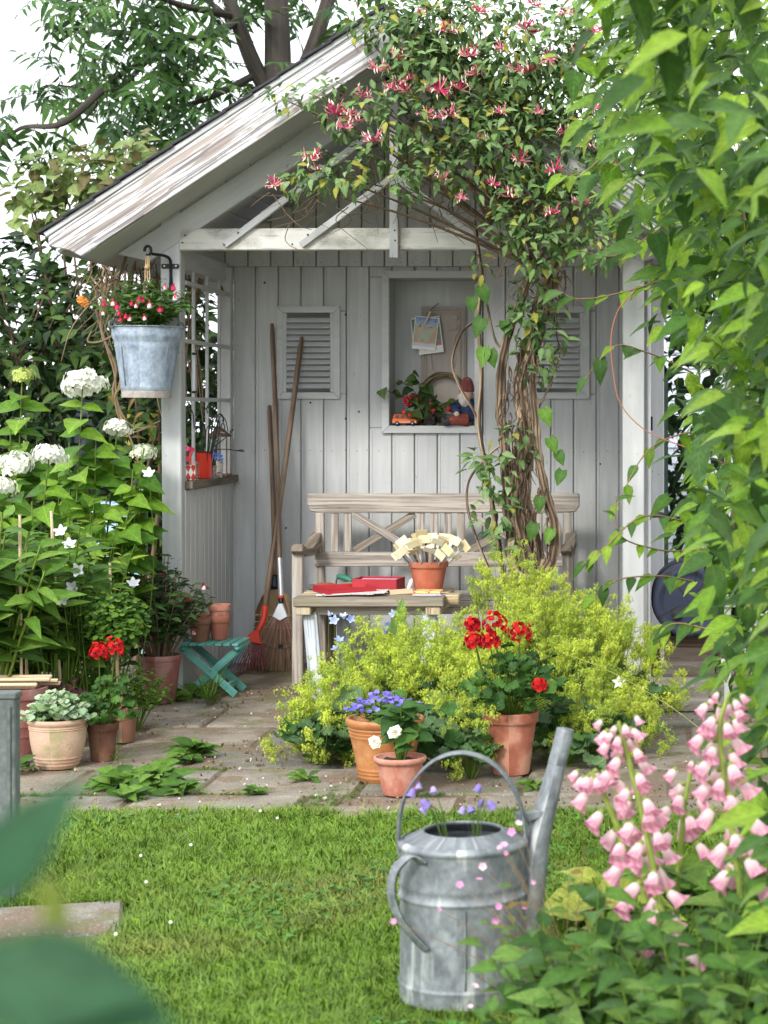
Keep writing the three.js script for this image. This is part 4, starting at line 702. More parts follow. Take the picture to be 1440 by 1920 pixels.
  for (let i = 0; i < 6; i++) { const b = new Bag(); for (let k = 0; k < 5; k++) b.add(G.disc[0], aim(V(0, 0, 0), stalkDir(k * 1.257, 0.2), V(0, 1, 0), 0.017)); part('blossom', b.geo, std({ color: pick([col(206, 40, 90), col(232, 110, 140), col(240, 226, 226)]), roughness: 0.7, side: THREE.DoubleSide }), sp, V(rr(-0.035, 0.05), 0.03 + rr(-0.03, 0.04), rr(-0.01, 0.04)), [rr(0.6, 1.5), rr(0, 3), 0]); }
  // thermometer
  const tm = thing('thermometer', 'long white strip thermometer fixed beside the porch post', 'thermometer', V(-2.29, 1.56, 0.92));
  part('scale_board', cbox(0.006, 0.21, 0.03, 0.001), std({ color: col(214, 218, 222), roughness: 0.5 }), tm); part('tube', tube([V(0.005, -0.07, 0), V(0.005, 0.09, 0)], 0.003, 2, 8, false), std({ color: col(150, 160, 170), roughness: 0.2 }), tm); for (const y of [-0.095, 0.095]) part('clip', cbox(0.012, 0.012, 0.05, 0.001), M.iron, tm, V(0.002, y, 0.02));
}
{ // niche contents
  const ys = 1.2925, nz = -0.05;
  const car = thing('toy_car', 'small orange toy estate car parked in the wall niche', 'toy car', V((757 - 1230) / 347, ys, 0.0)); const ora = std({ color: col(226, 108, 44), roughness: 0.35 }), dark = std({ color: col(30, 30, 34), roughness: 0.3 }), win = std({ color: col(44, 40, 44), roughness: 0.1 });
  const L = 0.135;
  part('body', outline([[-0.066, 0.012], [-0.067, 0.034], [-0.062, 0.041], [0.03, 0.041], [0.055, 0.038], [0.067, 0.033], [0.067, 0.014], [0.06, 0.012]].reverse(), 0.052, 0.004), ora, car);
  part('cabin', outline([[-0.064, 0.04], [-0.056, 0.062], [0.012, 0.062], [0.032, 0.04]].reverse(), 0.046, 0.004), ora, car);
  for (const [a, b] of [[-0.052, -0.028], [-0.024, 0.0], [0.004, 0.02]]) part('side_window', outline([[a, 0.043], [a + 0.003, 0.058], [b - (b > 0.01 ? 0.008 : 0), 0.058], [b, 0.043]].reverse(), 0.049, 0.001), win, car);
  part('trim_strip', cbox(0.13, 0.003, 0.056, 0.0005), std({ color: col(220, 220, 216), roughness: 0.3, metalness: 0.5 }), car, V(0, 0.02, 0));
  for (const [x, z] of [[-0.04, 0.024], [0.043, 0.024], [-0.04, -0.024], [0.043, -0.024]]) { const w = part('wheel', tube([V(0, 0, -0.005), V(0, 0, 0.005)], 0.0125, 1, 16, false), dark, car, V(x, 0.0125, z)); part('hub', tube([V(0, 0, -0.0056), V(0, 0, 0.0056)], 0.0065, 1, 12, false), M.screw, w); }
  part('headlight', ball(0.005, 0.5, 1, 1, 8), std({ color: col(240, 236, 210), roughness: 0.2 }), car, V(0.066, 0.029, 0.018)); part('headlight', ball(0.005, 0.5, 1, 1, 8), std({ color: col(240, 236, 210), roughness: 0.2 }), car, V(0.066, 0.029, -0.018));
  // hay nest
  const nest = thing('hay_nest', 'little nest of dry hay behind the toy car in the niche', 'nest', V((768 - 1230) / 350, ys, -0.1)); { const b = new Bag(); for (let i = 0; i < 260; i++) { const a = rr(0, 6.28), r = 0.05 + rr(-0.02, 0.03), y = rr(0, 0.075), k = rr(0.4, 0.9); b.add(tube([V(Math.cos(a) * r * 1.3, y, Math.sin(a) * r), V(Math.cos(a + k * 0.5) * r * 1.35, y + rr(-0.01, 0.015), Math.sin(a + k * 0.5) * r * 1.05), V(Math.cos(a + k) * r * 1.3, y + rr(-0.01, 0.012), Math.sin(a + k) * r)], 0.0009, 4, 3)); } part('straw', b.geo, M.dryTwig, nest).userData.kind = 'stuff'; part('core', bumpy(0.05, 0.1, 4, 2), std({ color: col(116, 92, 66), roughness: 1 }), nest, V(0, 0.03, 0)).scale.set(1.25, 0.7, 0.9); }
  // jar with currant and raspberry sprigs
  const glass = new THREE.MeshPhysicalMaterial({ color: 0xffffff, roughness: 0.03, transmission: 1, thickness: 0.004, ior: 1.48 });
  const jx = (800 - 1230) / 348, jar = thing('glass_jar', 'clear glass jar of water holding the berry sprigs in the niche', 'jar', V(jx, ys, -0.04));
  part('glass', lathe([[0.001, 0], [0.036, 0], [0.041, 0.01], [0.042, 0.085], [0.04, 0.1], [0.037, 0.1], [0.038, 0.085], [0.037, 0.012], [0.001, 0.008]], 28), glass, jar);
  const sp = thing('berry_sprigs', 'leafy sprigs with red currants and raspberries in the glass jar', 'sprigs', V(jx, ys + 0.03, -0.04)); const stems = new Bag(), lv = [];
  const ends = [[-0.16, 0.22, 0.06], [-0.09, 0.26, 0.03], [-0.05, 0.18, 0.07], [0.05, 0.13, 0.07], [0.11, 0.1, 0.08], [-0.1, 0.12, 0.08], [-0.18, 0.15, 0.08], [-0.02, 0.2, -0.03], [-0.25, 0.17, 0.1], [0.02, 0.1, 0.09], [-0.12, 0.05, 0.09]];
  for (const [x, y, z] of ends) { const c = new THREE.QuadraticBezierCurve3(V(x * 0.05, -0.01, 0), V(x * 0.3, y * 0.8, z * 0.3), V(x, y, z)); stems.add(tube([c.getPoint(0), c.getPoint(0.5), c.getPoint(1)], [0.0025, 0.0015], 8, 4)); for (let k = 0; k < 4; k++) { const p = c.getPoint(0.5 + k * 0.16).add(sp.position); lv.push(aim(p, stalkDir(rr(0, 6.28), rr(-0.6, 0.3)).add(V(0, 0, 0.5)), V(rr(-0.4, 0.4), 0.7, 0.8), rr(0.045, 0.085))); } }
  part('stem', stems.geo, leafMat(86, 76, 50, 0), sp); foliage(sp, 'leaf', G.broad, [[74, 104, 56], [58, 88, 48], [96, 122, 66], [120, 146, 96]], lv, 60);
  const berry = ball(0.007, 1, 1, 1, 10), redB = std({ color: col(166, 18, 28), roughness: 0.15 });
  for (let i = 0; i < 24; i++) part('currant', berry, redB, sp, V(-0.115 + rr(-0.014, 0.03) + (i > 16 ? 0.03 : 0), 0.085 + i * 0.0024 + rr(-0.006, 0.006) - (i > 16 ? 0.01 : 0), 0.095 + rr(-0.008, 0.01)));
  const rasp = std({ color: col(186, 40, 44), roughness: 0.5 }); for (const [x, y] of [[-0.125, 0.035], [-0.095, 0.015], [0.01, 0.055], [0.03, 0.045], [-0.005, 0.07], [0.02, 0.075], [0.115, 0.05]]) part('raspberry', bumpy(0.013, 0.14, 9, x * 40), rasp, sp, V(x, y + 0.01, 0.098));
  // plaque, wreath, postcards
  const pq = thing('embossed_plaque', 'grey embossed metal plaque with raised border leaning in the niche', 'plaque', V((816 - 1230) / 352, ys + 0.405, -0.205)); const pm = std({ map: M.grey2.map, color: col(226, 210, 196), roughness: 0.55 });
  part('plate', cbox(0.25, 0.81 * 0.6 + 0.13, 0.012, 0.003), pm, pq, V(0, -0.055, 0)); for (const [w, hh, x, y] of [[0.23, 0.008, 0, 0.235], [0.23, 0.008, 0, -0.34], [0.008, 0.56, 0.111, -0.05], [0.008, 0.56, -0.111, -0.05], [0.19, 0.005, 0, 0.215], [0.005, 0.52, 0.094, -0.04], [0.005, 0.52, -0.094, -0.04]]) part('border', cbox(w, hh, 0.008, 0.002), pm, pq, V(x, y, 0.0095 + (Math.abs(x) + Math.abs(y)) * 0.001));
  for (const s of [-1, 1]) part('boss', ball(0.014, 1, 1, 0.5, 12), pm, pq, V(s * 0.074, 0.19, 0.007));
  part('relief', tube([V(0.03, 0.12, 0.007), V(0.07, 0.13, 0.007), V(0.075, 0.15, 0.007), V(0.085, 0.12, 0.007), V(0.065, 0.08, 0.007), V(0.06, 0.02, 0.007), V(0.068, -0.04, 0.007), V(0.055, -0.1, 0.007)], 0.004, 24, 6), pm, pq); part('relief', tube([V(-0.03, 0.12, 0.007), V(-0.065, 0.13, 0.007), V(-0.075, 0.11, 0.007), V(-0.06, 0.06, 0.007), V(-0.066, -0.02, 0.007), V(-0.055, -0.1, 0.007)], 0.004, 20, 6), pm, pq);
  const wr = thing('twig_wreath', 'wreath of bent green willow twigs propped in the niche', 'wreath', V((820 - 1230) / 351, ys + 0.155, -0.13)); for (let i = 0; i < 14; i++) { const p = [], r = 0.13 + rr(-0.014, 0.014), ph = rr(0, 6), z = rr(-0.016, 0.016); for (let k = 0; k <= 10; k++) { const a = k / 10 * rr(5.4, 6.1) + ph; p.push(V(Math.cos(a) * (r + 0.006 * Math.sin(a * 3 + i)), Math.sin(a) * r * 1.02, z + 0.01 * Math.sin(a * 2 + i))); } part('twig', tube(p, [0.0045, 0.0025], 40, 5), i % 3 ? std({ color: col(110, 104, 66), roughness: 0.8 }) : M.dryTwig, wr); } wr.rotation.x = -0.25;
  const photo = (fn) => std({ map: tex(192, 256, 1, 1, fn), roughness: 0.35 }), uv01 = (w, h) => { const g = cbox(w, h, 0.0016, 0.0003, 'x'), p = g.attributes.position, u = g.attributes.uv; for (let i = 0; i < p.count; i++) u.setXY(i, p.getX(i) / w + 0.5, p.getY(i) / h + 0.5); return g; };
  const edge = (u, v, c, b = 0.035, bot = 0.035) => (u < b || u > 1 - b || v > 1 - b * 0.75 || v < bot) ? [228, 228, 226] : c;
  const pc = spot(800, 625, -0.17);
  single('postcard', 'postcard with a red and green garden picture and handwriting behind the front one', 'postcard', uv01(0.135, 0.2), photo((u, v) => edge(u, v, v < 0.2 ? (Math.abs(v - 0.12 - 0.01 * Math.sin(u * 60)) < 0.012 && u > 0.2 && u < 0.75 ? [150, 150, 146] : [222, 222, 214]) : v < 0.36 ? [150, 84, 84] : mix3([60, 84, 50], [120, 120, 80], fbm(u, v, 8, 10, 4, 3)), 0.03, 0.03)), pc.clone().add(V(0.015, -0.012, 0.002)), [-0.04, 0, 0.13]);
  single('postcard', 'postcard of dark foliage half hidden behind the landscape card', 'postcard', uv01(0.12, 0.17), photo((u, v) => edge(u, v, mix3([34, 54, 40], [70, 96, 70], fbm(u, v, 8, 8, 4, 8)))), pc.clone().add(V(-0.02, 0.002, 0.006)), [-0.04, 0, 0.1]);
  single('postcard', 'faded landscape postcard with blue sky pegged in front of the others', 'postcard', uv01(0.13, 0.182), photo((u, v) => { const n = fbm(u, v, 7, 7, 5, 5), sc = fbm(u, v, 26, 26, 2, 12); let c = v > 0.72 ? mix3([96, 126, 176], [170, 186, 206], (0.97 - v) * 3.5) : v > 0.2 ? mix3([146, 122, 82], [206, 186, 146], n) : mix3([186, 180, 196], [206, 200, 206], n); if (v > 0.3 && v < 0.62 && Math.hypot(u - 0.5, v - 0.46) < 0.24) c = mix3(c, [150, 178, 160], 0.6); if (v > 0.66 && sc > 0.72) c = [70, 62, 60]; return edge(u, v, c, 0.03, 0.1); }), pc.clone().add(V(-0.006, 0.0, 0.012)), [-0.05, 0, -0.11]);
  const pg = thing('clothes_peg', 'wooden clothes peg holding the postcards to the hanging string', 'peg', pc.clone().add(V(0.008, 0.085, 0.02))); pg.rotation.z = -0.42; for (const s of [-1, 1]) part('half', cbox(0.012, 0.075, 0.006, 0.001), M.cane, pg, V(0, 0, s * 0.004)); part('string', tube([V(-0.008, 0.02, 0), V(0.004, 0.07, -0.02), V(0.02, 0.1, -0.03)], 0.002, 5, 4), M.iron, pg);
  // seated gnome statue, seen from the side: faded cap, beard, blue coat, red-brown trousers
  const gx = (866 - 1230) / 349, gn = thing('garden_gnome', 'faded clay garden gnome in blue coat and dark red cap seated in the niche', 'statue', V(gx, ys, -0.02)); const cloth = (c, s) => std({ map: tex(128, 128, 0.1, 0.1, (u, v) => { const n = fbm(u, v, 8, 8, 4, s); return n > 0.63 ? mix3(c, [186, 178, 168], (n - 0.63) * 2.5) : c.map((x) => x * (0.8 + 0.4 * n)); }), roughness: 0.85 });
  part('coat', lathe([[0.001, 0], [0.072, 0.004], [0.078, 0.03], [0.07, 0.07], [0.058, 0.11], [0.044, 0.14], [0.03, 0.16], [0.001, 0.165]], 24), cloth([44, 56, 92], 5), gn, V(0.012, 0.02, -0.02)).scale.set(0.9, 0.82, 0.9);
  part('trousers', tube([V(0.02, 0.03, 0.03), V(-0.03, 0.034, 0.05), V(-0.075, 0.028, 0.055)], [0.038, 0.026], 10, 12), cloth([140, 70, 56], 9), gn); part('boot', tube([V(-0.07, 0.026, 0.055), V(-0.098, 0.02, 0.055), V(-0.1, 0.045, 0.055)], [0.026, 0.016], 8, 10), cloth([56, 56, 62], 15), gn);
  part('sleeve', tube([V(-0.02, 0.125, 0.02), V(-0.05, 0.095, 0.045), V(-0.03, 0.07, 0.075)], [0.026, 0.02], 8, 10), cloth([48, 60, 98], 19), gn); part('hand', bumpy(0.016, 0.08, 4, 2), std({ color: col(206, 190, 176), roughness: 0.8 }), gn, V(-0.034, 0.064, 0.078));
  part('head', bumpy(0.036, 0.05, 3, 1), std({ color: col(196, 158, 136), roughness: 0.8 }), gn, V(0.012, 0.17, 0.005)).scale.set(1, 1.08, 1); part('nose', ball(0.009, 1, 1, 1.2, 10), std({ color: col(198, 150, 128), roughness: 0.8 }), gn, V(0.0, 0.172, 0.043));
  part('beard', bumpy(0.034, 0.16, 6, 3), std({ color: col(214, 206, 196), roughness: 0.95 }), gn, V(-0.004, 0.136, 0.024)).scale.set(1, 1.15, 0.8); part('cap', lathe([[0.039, 0], [0.041, 0.008], [0.038, 0.03], [0.032, 0.055], [0.02, 0.075], [0.001, 0.082]], 20), cloth([112, 56, 58], 25), gn, V(0.014, 0.185, 0.0));
}
{ // watering can
  const c = V(-0.452, 0, 6.1), w = thing('watering_can', 'old galvanised watering can standing on the lawn with harebells in it', 'watering can', c); const R = 0.147;
  part('body', lathe([[0.001, 0.004], [R - 0.004, 0.004], [R, 0], [R + 0.002, 0.005], [R + 0.001, 0.032], [R + 0.004, 0.038], [R + 0.0035, 0.044], [R, 0.05], [R - 0.001, 0.13], [R - 0.001, 0.232], [R + 0.004, 0.238], [R + 0.004, 0.244], [R - 0.001, 0.25], [R - 0.001, 0.264], [R + 0.003, 0.27], [R - 0.001, 0.276], [R - 0.001, 0.346], [R + 0.004, 0.35], [R + 0.006, 0.357], [R + 0.003, 0.364], [R - 0.006, 0.368]], 56), M.zinc, w);
  part('shoulder', lathe([[R - 0.004, 0.364], [R - 0.03, 0.376], [0.1, 0.382], [0.095, 0.387], [0.09, 0.386], [0.092, 0.378], [R - 0.034, 0.37], [R - 0.008, 0.355]], 56), M.zinc, w);
  
  const strap = (pts, wd, t, name, n = 36, side = V(0, 0, 1)) => { const cv = new THREE.CatmullRomCurve3(pts), pos = [], idx = [], uv = []; for (let i = 0; i <= n; i++) { const p = cv.getPoint(i / n), T = cv.getTangent(i / n), s = side.clone().addScaledVector(T, -side.dot(T)).normalize(), nn = T.clone().cross(s); for (const [a, b] of [[-1, -1], [-0.8, 1], [0.8, 1], [1, -1]]) { pos.push(p.x + s.x * a * wd / 2 + nn.x * b * t / 2, p.y + s.y * a * wd / 2 + nn.y * b * t / 2, p.z + s.z * a * wd / 2 + nn.z * b * t / 2); uv.push(a * wd, i * 0.02); } if (i < n) for (let j = 0; j < 4; j++) { const q = i * 4 + j, r = i * 4 + (j + 1) % 4; idx.push(q, r, q + 4, r, r + 4, q + 4); } } const g = new THREE.BufferGeometry(); g.setAttribute('position', new THREE.Float32BufferAttribute(pos, 3)); g.setAttribute('uv', new THREE.Float32BufferAttribute(uv, 2)); g.setIndex(idx); g.computeVertexNormals(); return part(name, g, M.zinc, w); };
  strap([V(-0.146, 0.33, 0.01), V(-0.149, 0.39, 0.01), V(-0.13, 0.475, 0.008), V(-0.07, 0.545, 0.004), V(0, 0.565, 0), V(0.075, 0.535, -0.004), V(0.128, 0.46, -0.008), V(0.146, 0.38, -0.01), V(0.146, 0.31, -0.01)], 0.034, 0.007, 'top_handle', 48);
  strap([V(-0.075, 0.335, 0.13), V(-0.105, 0.352, 0.135), V(-0.14, 0.325, 0.135), V(-0.15, 0.27, 0.135), V(-0.13, 0.21, 0.138), V(-0.095, 0.165, 0.137), V(-0.07, 0.14, 0.136)], 0.03, 0.006, 'rear_handle', 36, V(0.7, 0.1, 0.7));
  const s0 = V(0.13, 0.12, -0.03), s1 = V(0.17, 0.34, -0.05), s2 = V(0.235, 0.6, -0.075);
  part('spout', tube([V(0.125, 0.09, -0.025), s0, V(0.155, 0.24, -0.04), s1, V(0.205, 0.48, -0.062), s2], (t) => lerp(0.05, 0.021, Math.min(1, t * 1.15)), 24, 20), M.zinc, w);
  part('spout_collar', tube([V(0.216, 0.525, -0.067), s2.clone().add(V(0.002, 0.008, -0.0006))], 0.0215, 2, 24, false), M.zinc, w);
  part('spout_hole', tube([s2.clone().add(V(0.002, 0.0085, -0.0006)), s2.clone().add(V(0.0022, 0.0095, -0.0006))], 0.0175, 1, 20, false), M.zinc, w);
  part('brace', outline([[0, 0], [0.075, 0.012], [0.085, 0.022], [0.0, 0.03]], 0.03, 0.002), M.zinc, w, V(0.125, 0.39, -0.03), [0, 0.25, 0.15]);
  part('seam', tube([V(0.02, 0.05, R + 0.0005), V(0.02, 0.23, R)], 0.0022, 4, 5), M.zinc, w);
}
// ================= PLANTS =================
const W3 = (u, v) => { const S = (v - 775) / EYE; return V((u - 1230) / S, 0, DIST - LENS / S); };   // point on the ground
const petalMat = (r, g, b, t = 0.3) => new THREE.MeshPhysicalMaterial({ color: col(r, g, b), roughness: 0.7, transmission: t, thickness: 0, side: THREE.DoubleSide, specularIntensity: 0.4 });
const vcMat = (t = 0.25) => new THREE.MeshPhysicalMaterial({ color: 0xffffff, vertexColors: true, roughness: 0.7, transmission: t, thickness: 0, side: THREE.DoubleSide, specularIntensity: 0.4 });
// leaves spread through a set of ellipsoids [x, y, z, rx, ry, rz, share]
function scatter(blobs, n, L, { out = 0.6, droop = 0.2, shell = 0.45, keep } = {}) {
  const tot = blobs.reduce((s, b) => s + (b[6] ?? b[3] * b[4]), 0), list = [];
  for (const b of blobs) { const k = Math.round(n * (b[6] ?? b[3] * b[4]) / tot); for (let i = 0; i < k; i++) {
    const d = V(rr(-1, 1), rr(-1, 1), rr(-1, 1)); if (d.lengthSq() > 1 || d.lengthSq() < 0.01) { i--; continue; } const q = d.length(); d.normalize();
    const r = lerp(shell, 1, Math.pow(q, 0.6)) * rr(0.85, 1.12), p = V(b[0] + d.x * r * b[3], b[1] + d.y * r * b[4], b[2] + d.z * r * b[5]); if (keep && !keep(p)) continue;
    const dir = V(rr(-1, 1), rr(-0.7, 0.5) - droop, rr(-1, 1)).normalize().addScaledVector(d, out);
    list.push(aim(p, dir, V(d.x * 0.5 + rr(-0.3, 0.3), 1, d.z * 0.5 + 0.4 + rr(-0.3, 0.3)), L * rr(0.65, 1.25)));
  } }
  return list;
}
function blossom(n, r, el = 0.25, geo = G.disc[0]) { const b = new Bag(); for (let k = 0; k < n; k++) b.add(geo, aim(V(0, 0, 0), stalkDir(k / n * 6.283, el), V(0, 1, 0), r)); return b.geo; }
// ---- ash tree behind the shed
{
  const z = -5, S = LENS / (DIST - z), tx = (525 - 1230) / S, t = thing('ash_tree', 'tall ash tree with dark forked trunk rising behind the shed roof', 'tree', V(tx, 0, z));
  const L = (u, v, dz = 0) => spot(u, v, z + dz).sub(t.position);
  part('trunk', tube([V(0.05, -0.05, 0), V(0, 2, 0), L(522, 200), L(520, 60), L(515, -80), L(510, -300)], [0.14, 0.075], 20, 10), M.treeBark, t);
  for (const pts of [[L(515, 190), L(480, 130), L(452, 60), L(425, -20), L(400, -160)], [L(530, 210), L(575, 120), L(600, 50), L(625, -40), L(650, -200)]]) part('limb', tube(pts, [0.075, 0.045], 14, 8), M.treeBark, t);
  const brs = [[[445, 40], [380, 72], [330, 70], [290, 100], [190, 170], [180, 200], [105, 272]], [[330, 66], [270, 120], [210, 170], [110, 160]], [[450, 60], [400, 10], [330, -30]], [[440, 30], [340, 10], [250, -20], [160, 30]], [[480, 140], [400, 180], [330, 200], [250, 210]], [[300, 95], [230, 60], [120, 60]], [[520, 150], [470, 220], [400, 240], [330, 270]], [[190, 170], [120, 230], [40, 240], [0, 270]], [[590, 80], [640, 60], [700, 20]]];
  brs.forEach((b, i) => part('branch', tube(b.map(([u, v], k) => L(u, v, Math.sin(i * 2 + k) * 0.5 * Math.min(1, k))), [0.035, 0.008], 18, 6), M.treeBark, t));
  const spray = new Bag(); spray.add(tube([V(0, 0, 0), V(0, 0.01, 0.5), V(0, -0.05, 1)], [0.012, 0.006], 4, 3)); for (let k = 0; k < 4; k++) for (const s of [-1, 1]) { if (k === 3 && s > 0) continue; spray.add(G.lance[k % 2], aim(V(0, 0, 0.28 + k * 0.22), k === 3 ? V(0, -0.1, 1) : V(s, -0.15, 0.75), V(0, 1, 0.1), 0.46 - k * 0.03)); }
  const blobs = [[330, 50, 80], [230, 50, 75], [150, 70, 55], [100, 150, 60], [85, 215, 60], [35, 235, 50], [25, 285, 35], [250, 130, 90], [330, 160, 95], [400, 150, 90], [450, 230, 65], [300, 215, 85], [200, 180, 60], [230, 255, 50], [340, 255, 60], [580, 150, 36], [470, 150, 30], [640, 40, 40], [400, 60, 60], [150, 130, 60], [680, 0, 60], [300, -60, 120], [500, -80, 140], [120, -40, 80], [420, 290, 50], [230, 330, 40], [400, 320, 60]].map(([u, v, r], i) => { const p = spot(u, v, z + Math.sin(i * 1.9) * 0.9); return [p.x, p.y, p.z, r / S, r / S * 0.85, 0.45]; });
  foliage(t, 'leaf', [spray.geo], [[66, 104, 56], [80, 120, 64], [56, 90, 52], [100, 140, 74]], scatter(blobs, 500, 0.33, { droop: 0.35, shell: 0.1 }), 280, 0.4, 'crown');
}
// ---- background planting
function hedge(name, label, blobs, n, L, geos, tints, count, twigs = 0, group) {
  const t = thing(name, label, 'hedge', V(blobs[0][0], 0, blobs[0][2]), group); const st = new Bag();
  for (const b of blobs) for (let i = 0; i < 5; i++) st.add(tube([V(b[0] + rr(-0.3, 0.3) * b[3], 0, b[2] + rr(-0.3, 0.3)).sub(t.position), V(b[0] + rr(-0.5, 0.5) * b[3], b[1] * 0.6, b[2] + rr(-0.2, 0.2)).sub(t.position), V(b[0] + rr(-0.8, 0.8) * b[3], b[1] + b[4] * rr(0.3, 0.9), b[2] + rr(-0.3, 0.3) * b[5]).sub(t.position)], [0.02, 0.006], 8, 5));
  part('stem', st.geo, M.twig, t); foliage(t, 'leaf', geos, tints, scatter(blobs, n, L), count, 0.35); return t;
}
hedge('hedge', 'dark green leafy hedge behind the hydrangeas left of the shed', [[-4.1, 1.2, -1.2, 0.7, 1.15, 0.5], [-3.4, 1.1, -0.9, 0.6, 1.0, 0.45], [-3.0, 1.35, -1.2, 0.4, 0.9, 0.4], [-3.75, 1.75, -1.1, 0.5, 0.6, 0.4], [-4.7, 1.4, -1.3, 0.6, 1.3, 0.5], [-2.78, 1.4, -0.35, 0.3, 0.95, 0.3], [-3.3, 0.7, -0.4, 0.6, 0.7, 0.2]], 6200, 0.1, G.ovate, [[52, 82, 40], [66, 98, 48], [44, 70, 38], [86, 116, 58]], 260);
hedge('hedge', 'tall far hedge closing the garden beyond the left fence', [[-6.2, 1.5, -3.5, 1.2, 1.6, 0.5], [-4.6, 1.1, -3.2, 1.1, 1.3, 0.5], [-3.4, 0.9, -3.0, 0.9, 1.1, 0.5], [-4.0, 2.0, -3.4, 1.2, 0.7, 0.4]], 5200, 0.16, G.ovate, [[48, 76, 40], [60, 90, 46], [40, 64, 36]], 40);
hedge('hedge', 'dark hedge beyond the chain link fence right of the shed', [[0.5, 1.3, -1.9, 0.5, 1.5, 0.5], [1.2, 1.5, -1.7, 0.6, 1.7, 0.5], [2.0, 1.5, -1.9, 0.7, 1.7, 0.5], [0.9, 2.6, -2.0, 0.8, 0.7, 0.5], [0.7, 3.3, -2.2, 0.8, 0.8, 0.5]], 5200, 0.13, G.ovate, [[44, 70, 38], [58, 88, 46], [36, 58, 34]], 60);
{ // pale climber on the far side of the roof
  const S = 303, B = [[100, 330, 60], [160, 320, 60], [220, 340, 60], [60, 360, 45], [130, 385, 60], [200, 400, 60], [250, 300, 40], [265, 270, 28], [60, 400, 40], [290, 330, 40]].map(([u, v, r]) => { const p = spot(u, v, -1.4); return [p.x, p.y, p.z, r / S, r / S * 0.8, 0.25]; });
  const t = thing('climbing_hydrangea', 'pale green climbing hydrangea sprawling above the left roof edge', 'climber', V(-3.4, 0, -1.4));
  const st = new Bag(); for (const b of B) st.add(tube([V(-3.5 + rr(-0.3, 0.3), 0, -1.4), V((b[0] - 3.4) / 2, 1.4, -1.4), V(b[0], b[1], b[2])].map((p) => p.sub(t.position)), [0.02, 0.005], 10, 5)); part('stem', st.geo, M.twig, t);
  foliage(t, 'leaf', G.disc.concat(G.heart), [[150, 172, 112], [128, 154, 92], [170, 186, 132], [140, 130, 96]], scatter(B, 520, 0.09), 220, 0.4);
}
{ // young tree shoot and shrub poking up at the far left
  const b = bush({ name: 'shrub', label: 'bright green shrub shooting up beside the left roof end', cat: 'shrub', at: V(-4.2, 0, -0.6), h: 2.45, r: 0.45, stems: 14, per: 16, L: 0.1, leaf: G.ovate, tints: [[104, 148, 66], [86, 128, 56], [72, 110, 50]], count: 120, dome: 0.4, t0: 0.35, sr: 0.008, stemMat: M.twig });
}
{ // tangle of dry vine under the left eaves and down the porch side
  const t = thing('dry_vine', 'tangle of dry brown vine stems hanging under the left eaves', 'vine', V(-2.55, 0, 0.4)); const bag = new Bag();
  const P = (u, v, z) => spot(u, v, z).sub(t.position);
  for (let i = 0; i < 100; i++) { const u = rr(170, 300), v = rr(485, 560), z = rr(0.0, 0.8), a = rr(-70, 60), d = rr(30, 130); bag.add(tube([P(u, v, z), P(u + a * 0.4 + rr(-20, 20), v + d * 0.5, z + rr(-0.1, 0.1)), P(u + a, v + d, z + rr(-0.1, 0.1))], [rr(0.002, 0.006), 0.0015], 7, 4)); }
  for (let i = 0; i < 22; i++) { const z = rr(0.15, 0.85), x = -2.42 + rr(-0.1, 0.02), y = rr(1.1, 1.6); bag.add(tube([V(x, 2.1, z), V(x + rr(-0.06, 0.04), 1.85, z + rr(-0.1, 0.1)), V(x + rr(-0.05, 0.03), 1.5, z + rr(-0.1, 0.1)), V(x + rr(-0.05, 0.03), y - 0.2, z + rr(-0.1, 0.1))].map((p) => p.sub(t.position)), [0.006, 0.003], 10, 4)); }
  part('twig', bag.geo, M.dryTwig, t).userData.kind = 'stuff';
  const main = [[[240, 470, 0.7], [215, 560, 0.7], [230, 610, 0.7], [190, 640, 0.7], [165, 640, 0.7], [172, 620, 0.7]], [[180, 580, 0.6], [200, 650, 0.6], [215, 700, 0.6], [222, 760, 0.6], [250, 800, 0.6], [295, 800, 0.6]], [[200, 520, 0.6], [190, 620, 0.6], [218, 690, 0.6], [212, 740, 0.6], [232, 790, 0.6], [260, 870, 0.6], [262, 960, 0.6], [270, 1250, 0.6]], [[250, 500, 0.7], [240, 600, 0.7], [225, 720, 0.7], [216, 745, 0.7], [240, 810, 0.7], [300, 790, 0.7]]];
  for (const m of main) part('main_stem', tube(m.map(([u, v, z]) => P(u, v, z)), [0.008, 0.004], 30, 7, true, 0.1), M.dryTwig, t);
  const lv = []; for (let i = 0; i < 90; i++) { const p = V(rr(-2.75, -2.35), rr(1.1, 2.1), rr(0, 0.9)); lv.push(aim(p, V(rr(-1, 1), rr(-0.8, 0.3), rr(-0.3, 1)), V(0, 1, 0.5), rr(0.04, 0.08))); } foliage(t, 'leaf', G.ovate, [[90, 124, 60], [120, 146, 76], [150, 132, 84]], lv, 90);
  for (let i = 0; i < 3; i++) part('seed_head', bumpy(0.02, 0.25, 7, i), std({ color: col(200, 128, 58), roughness: 0.9 }), t, P(152 + i * 4, 562 + i * 3, 0.7));
}
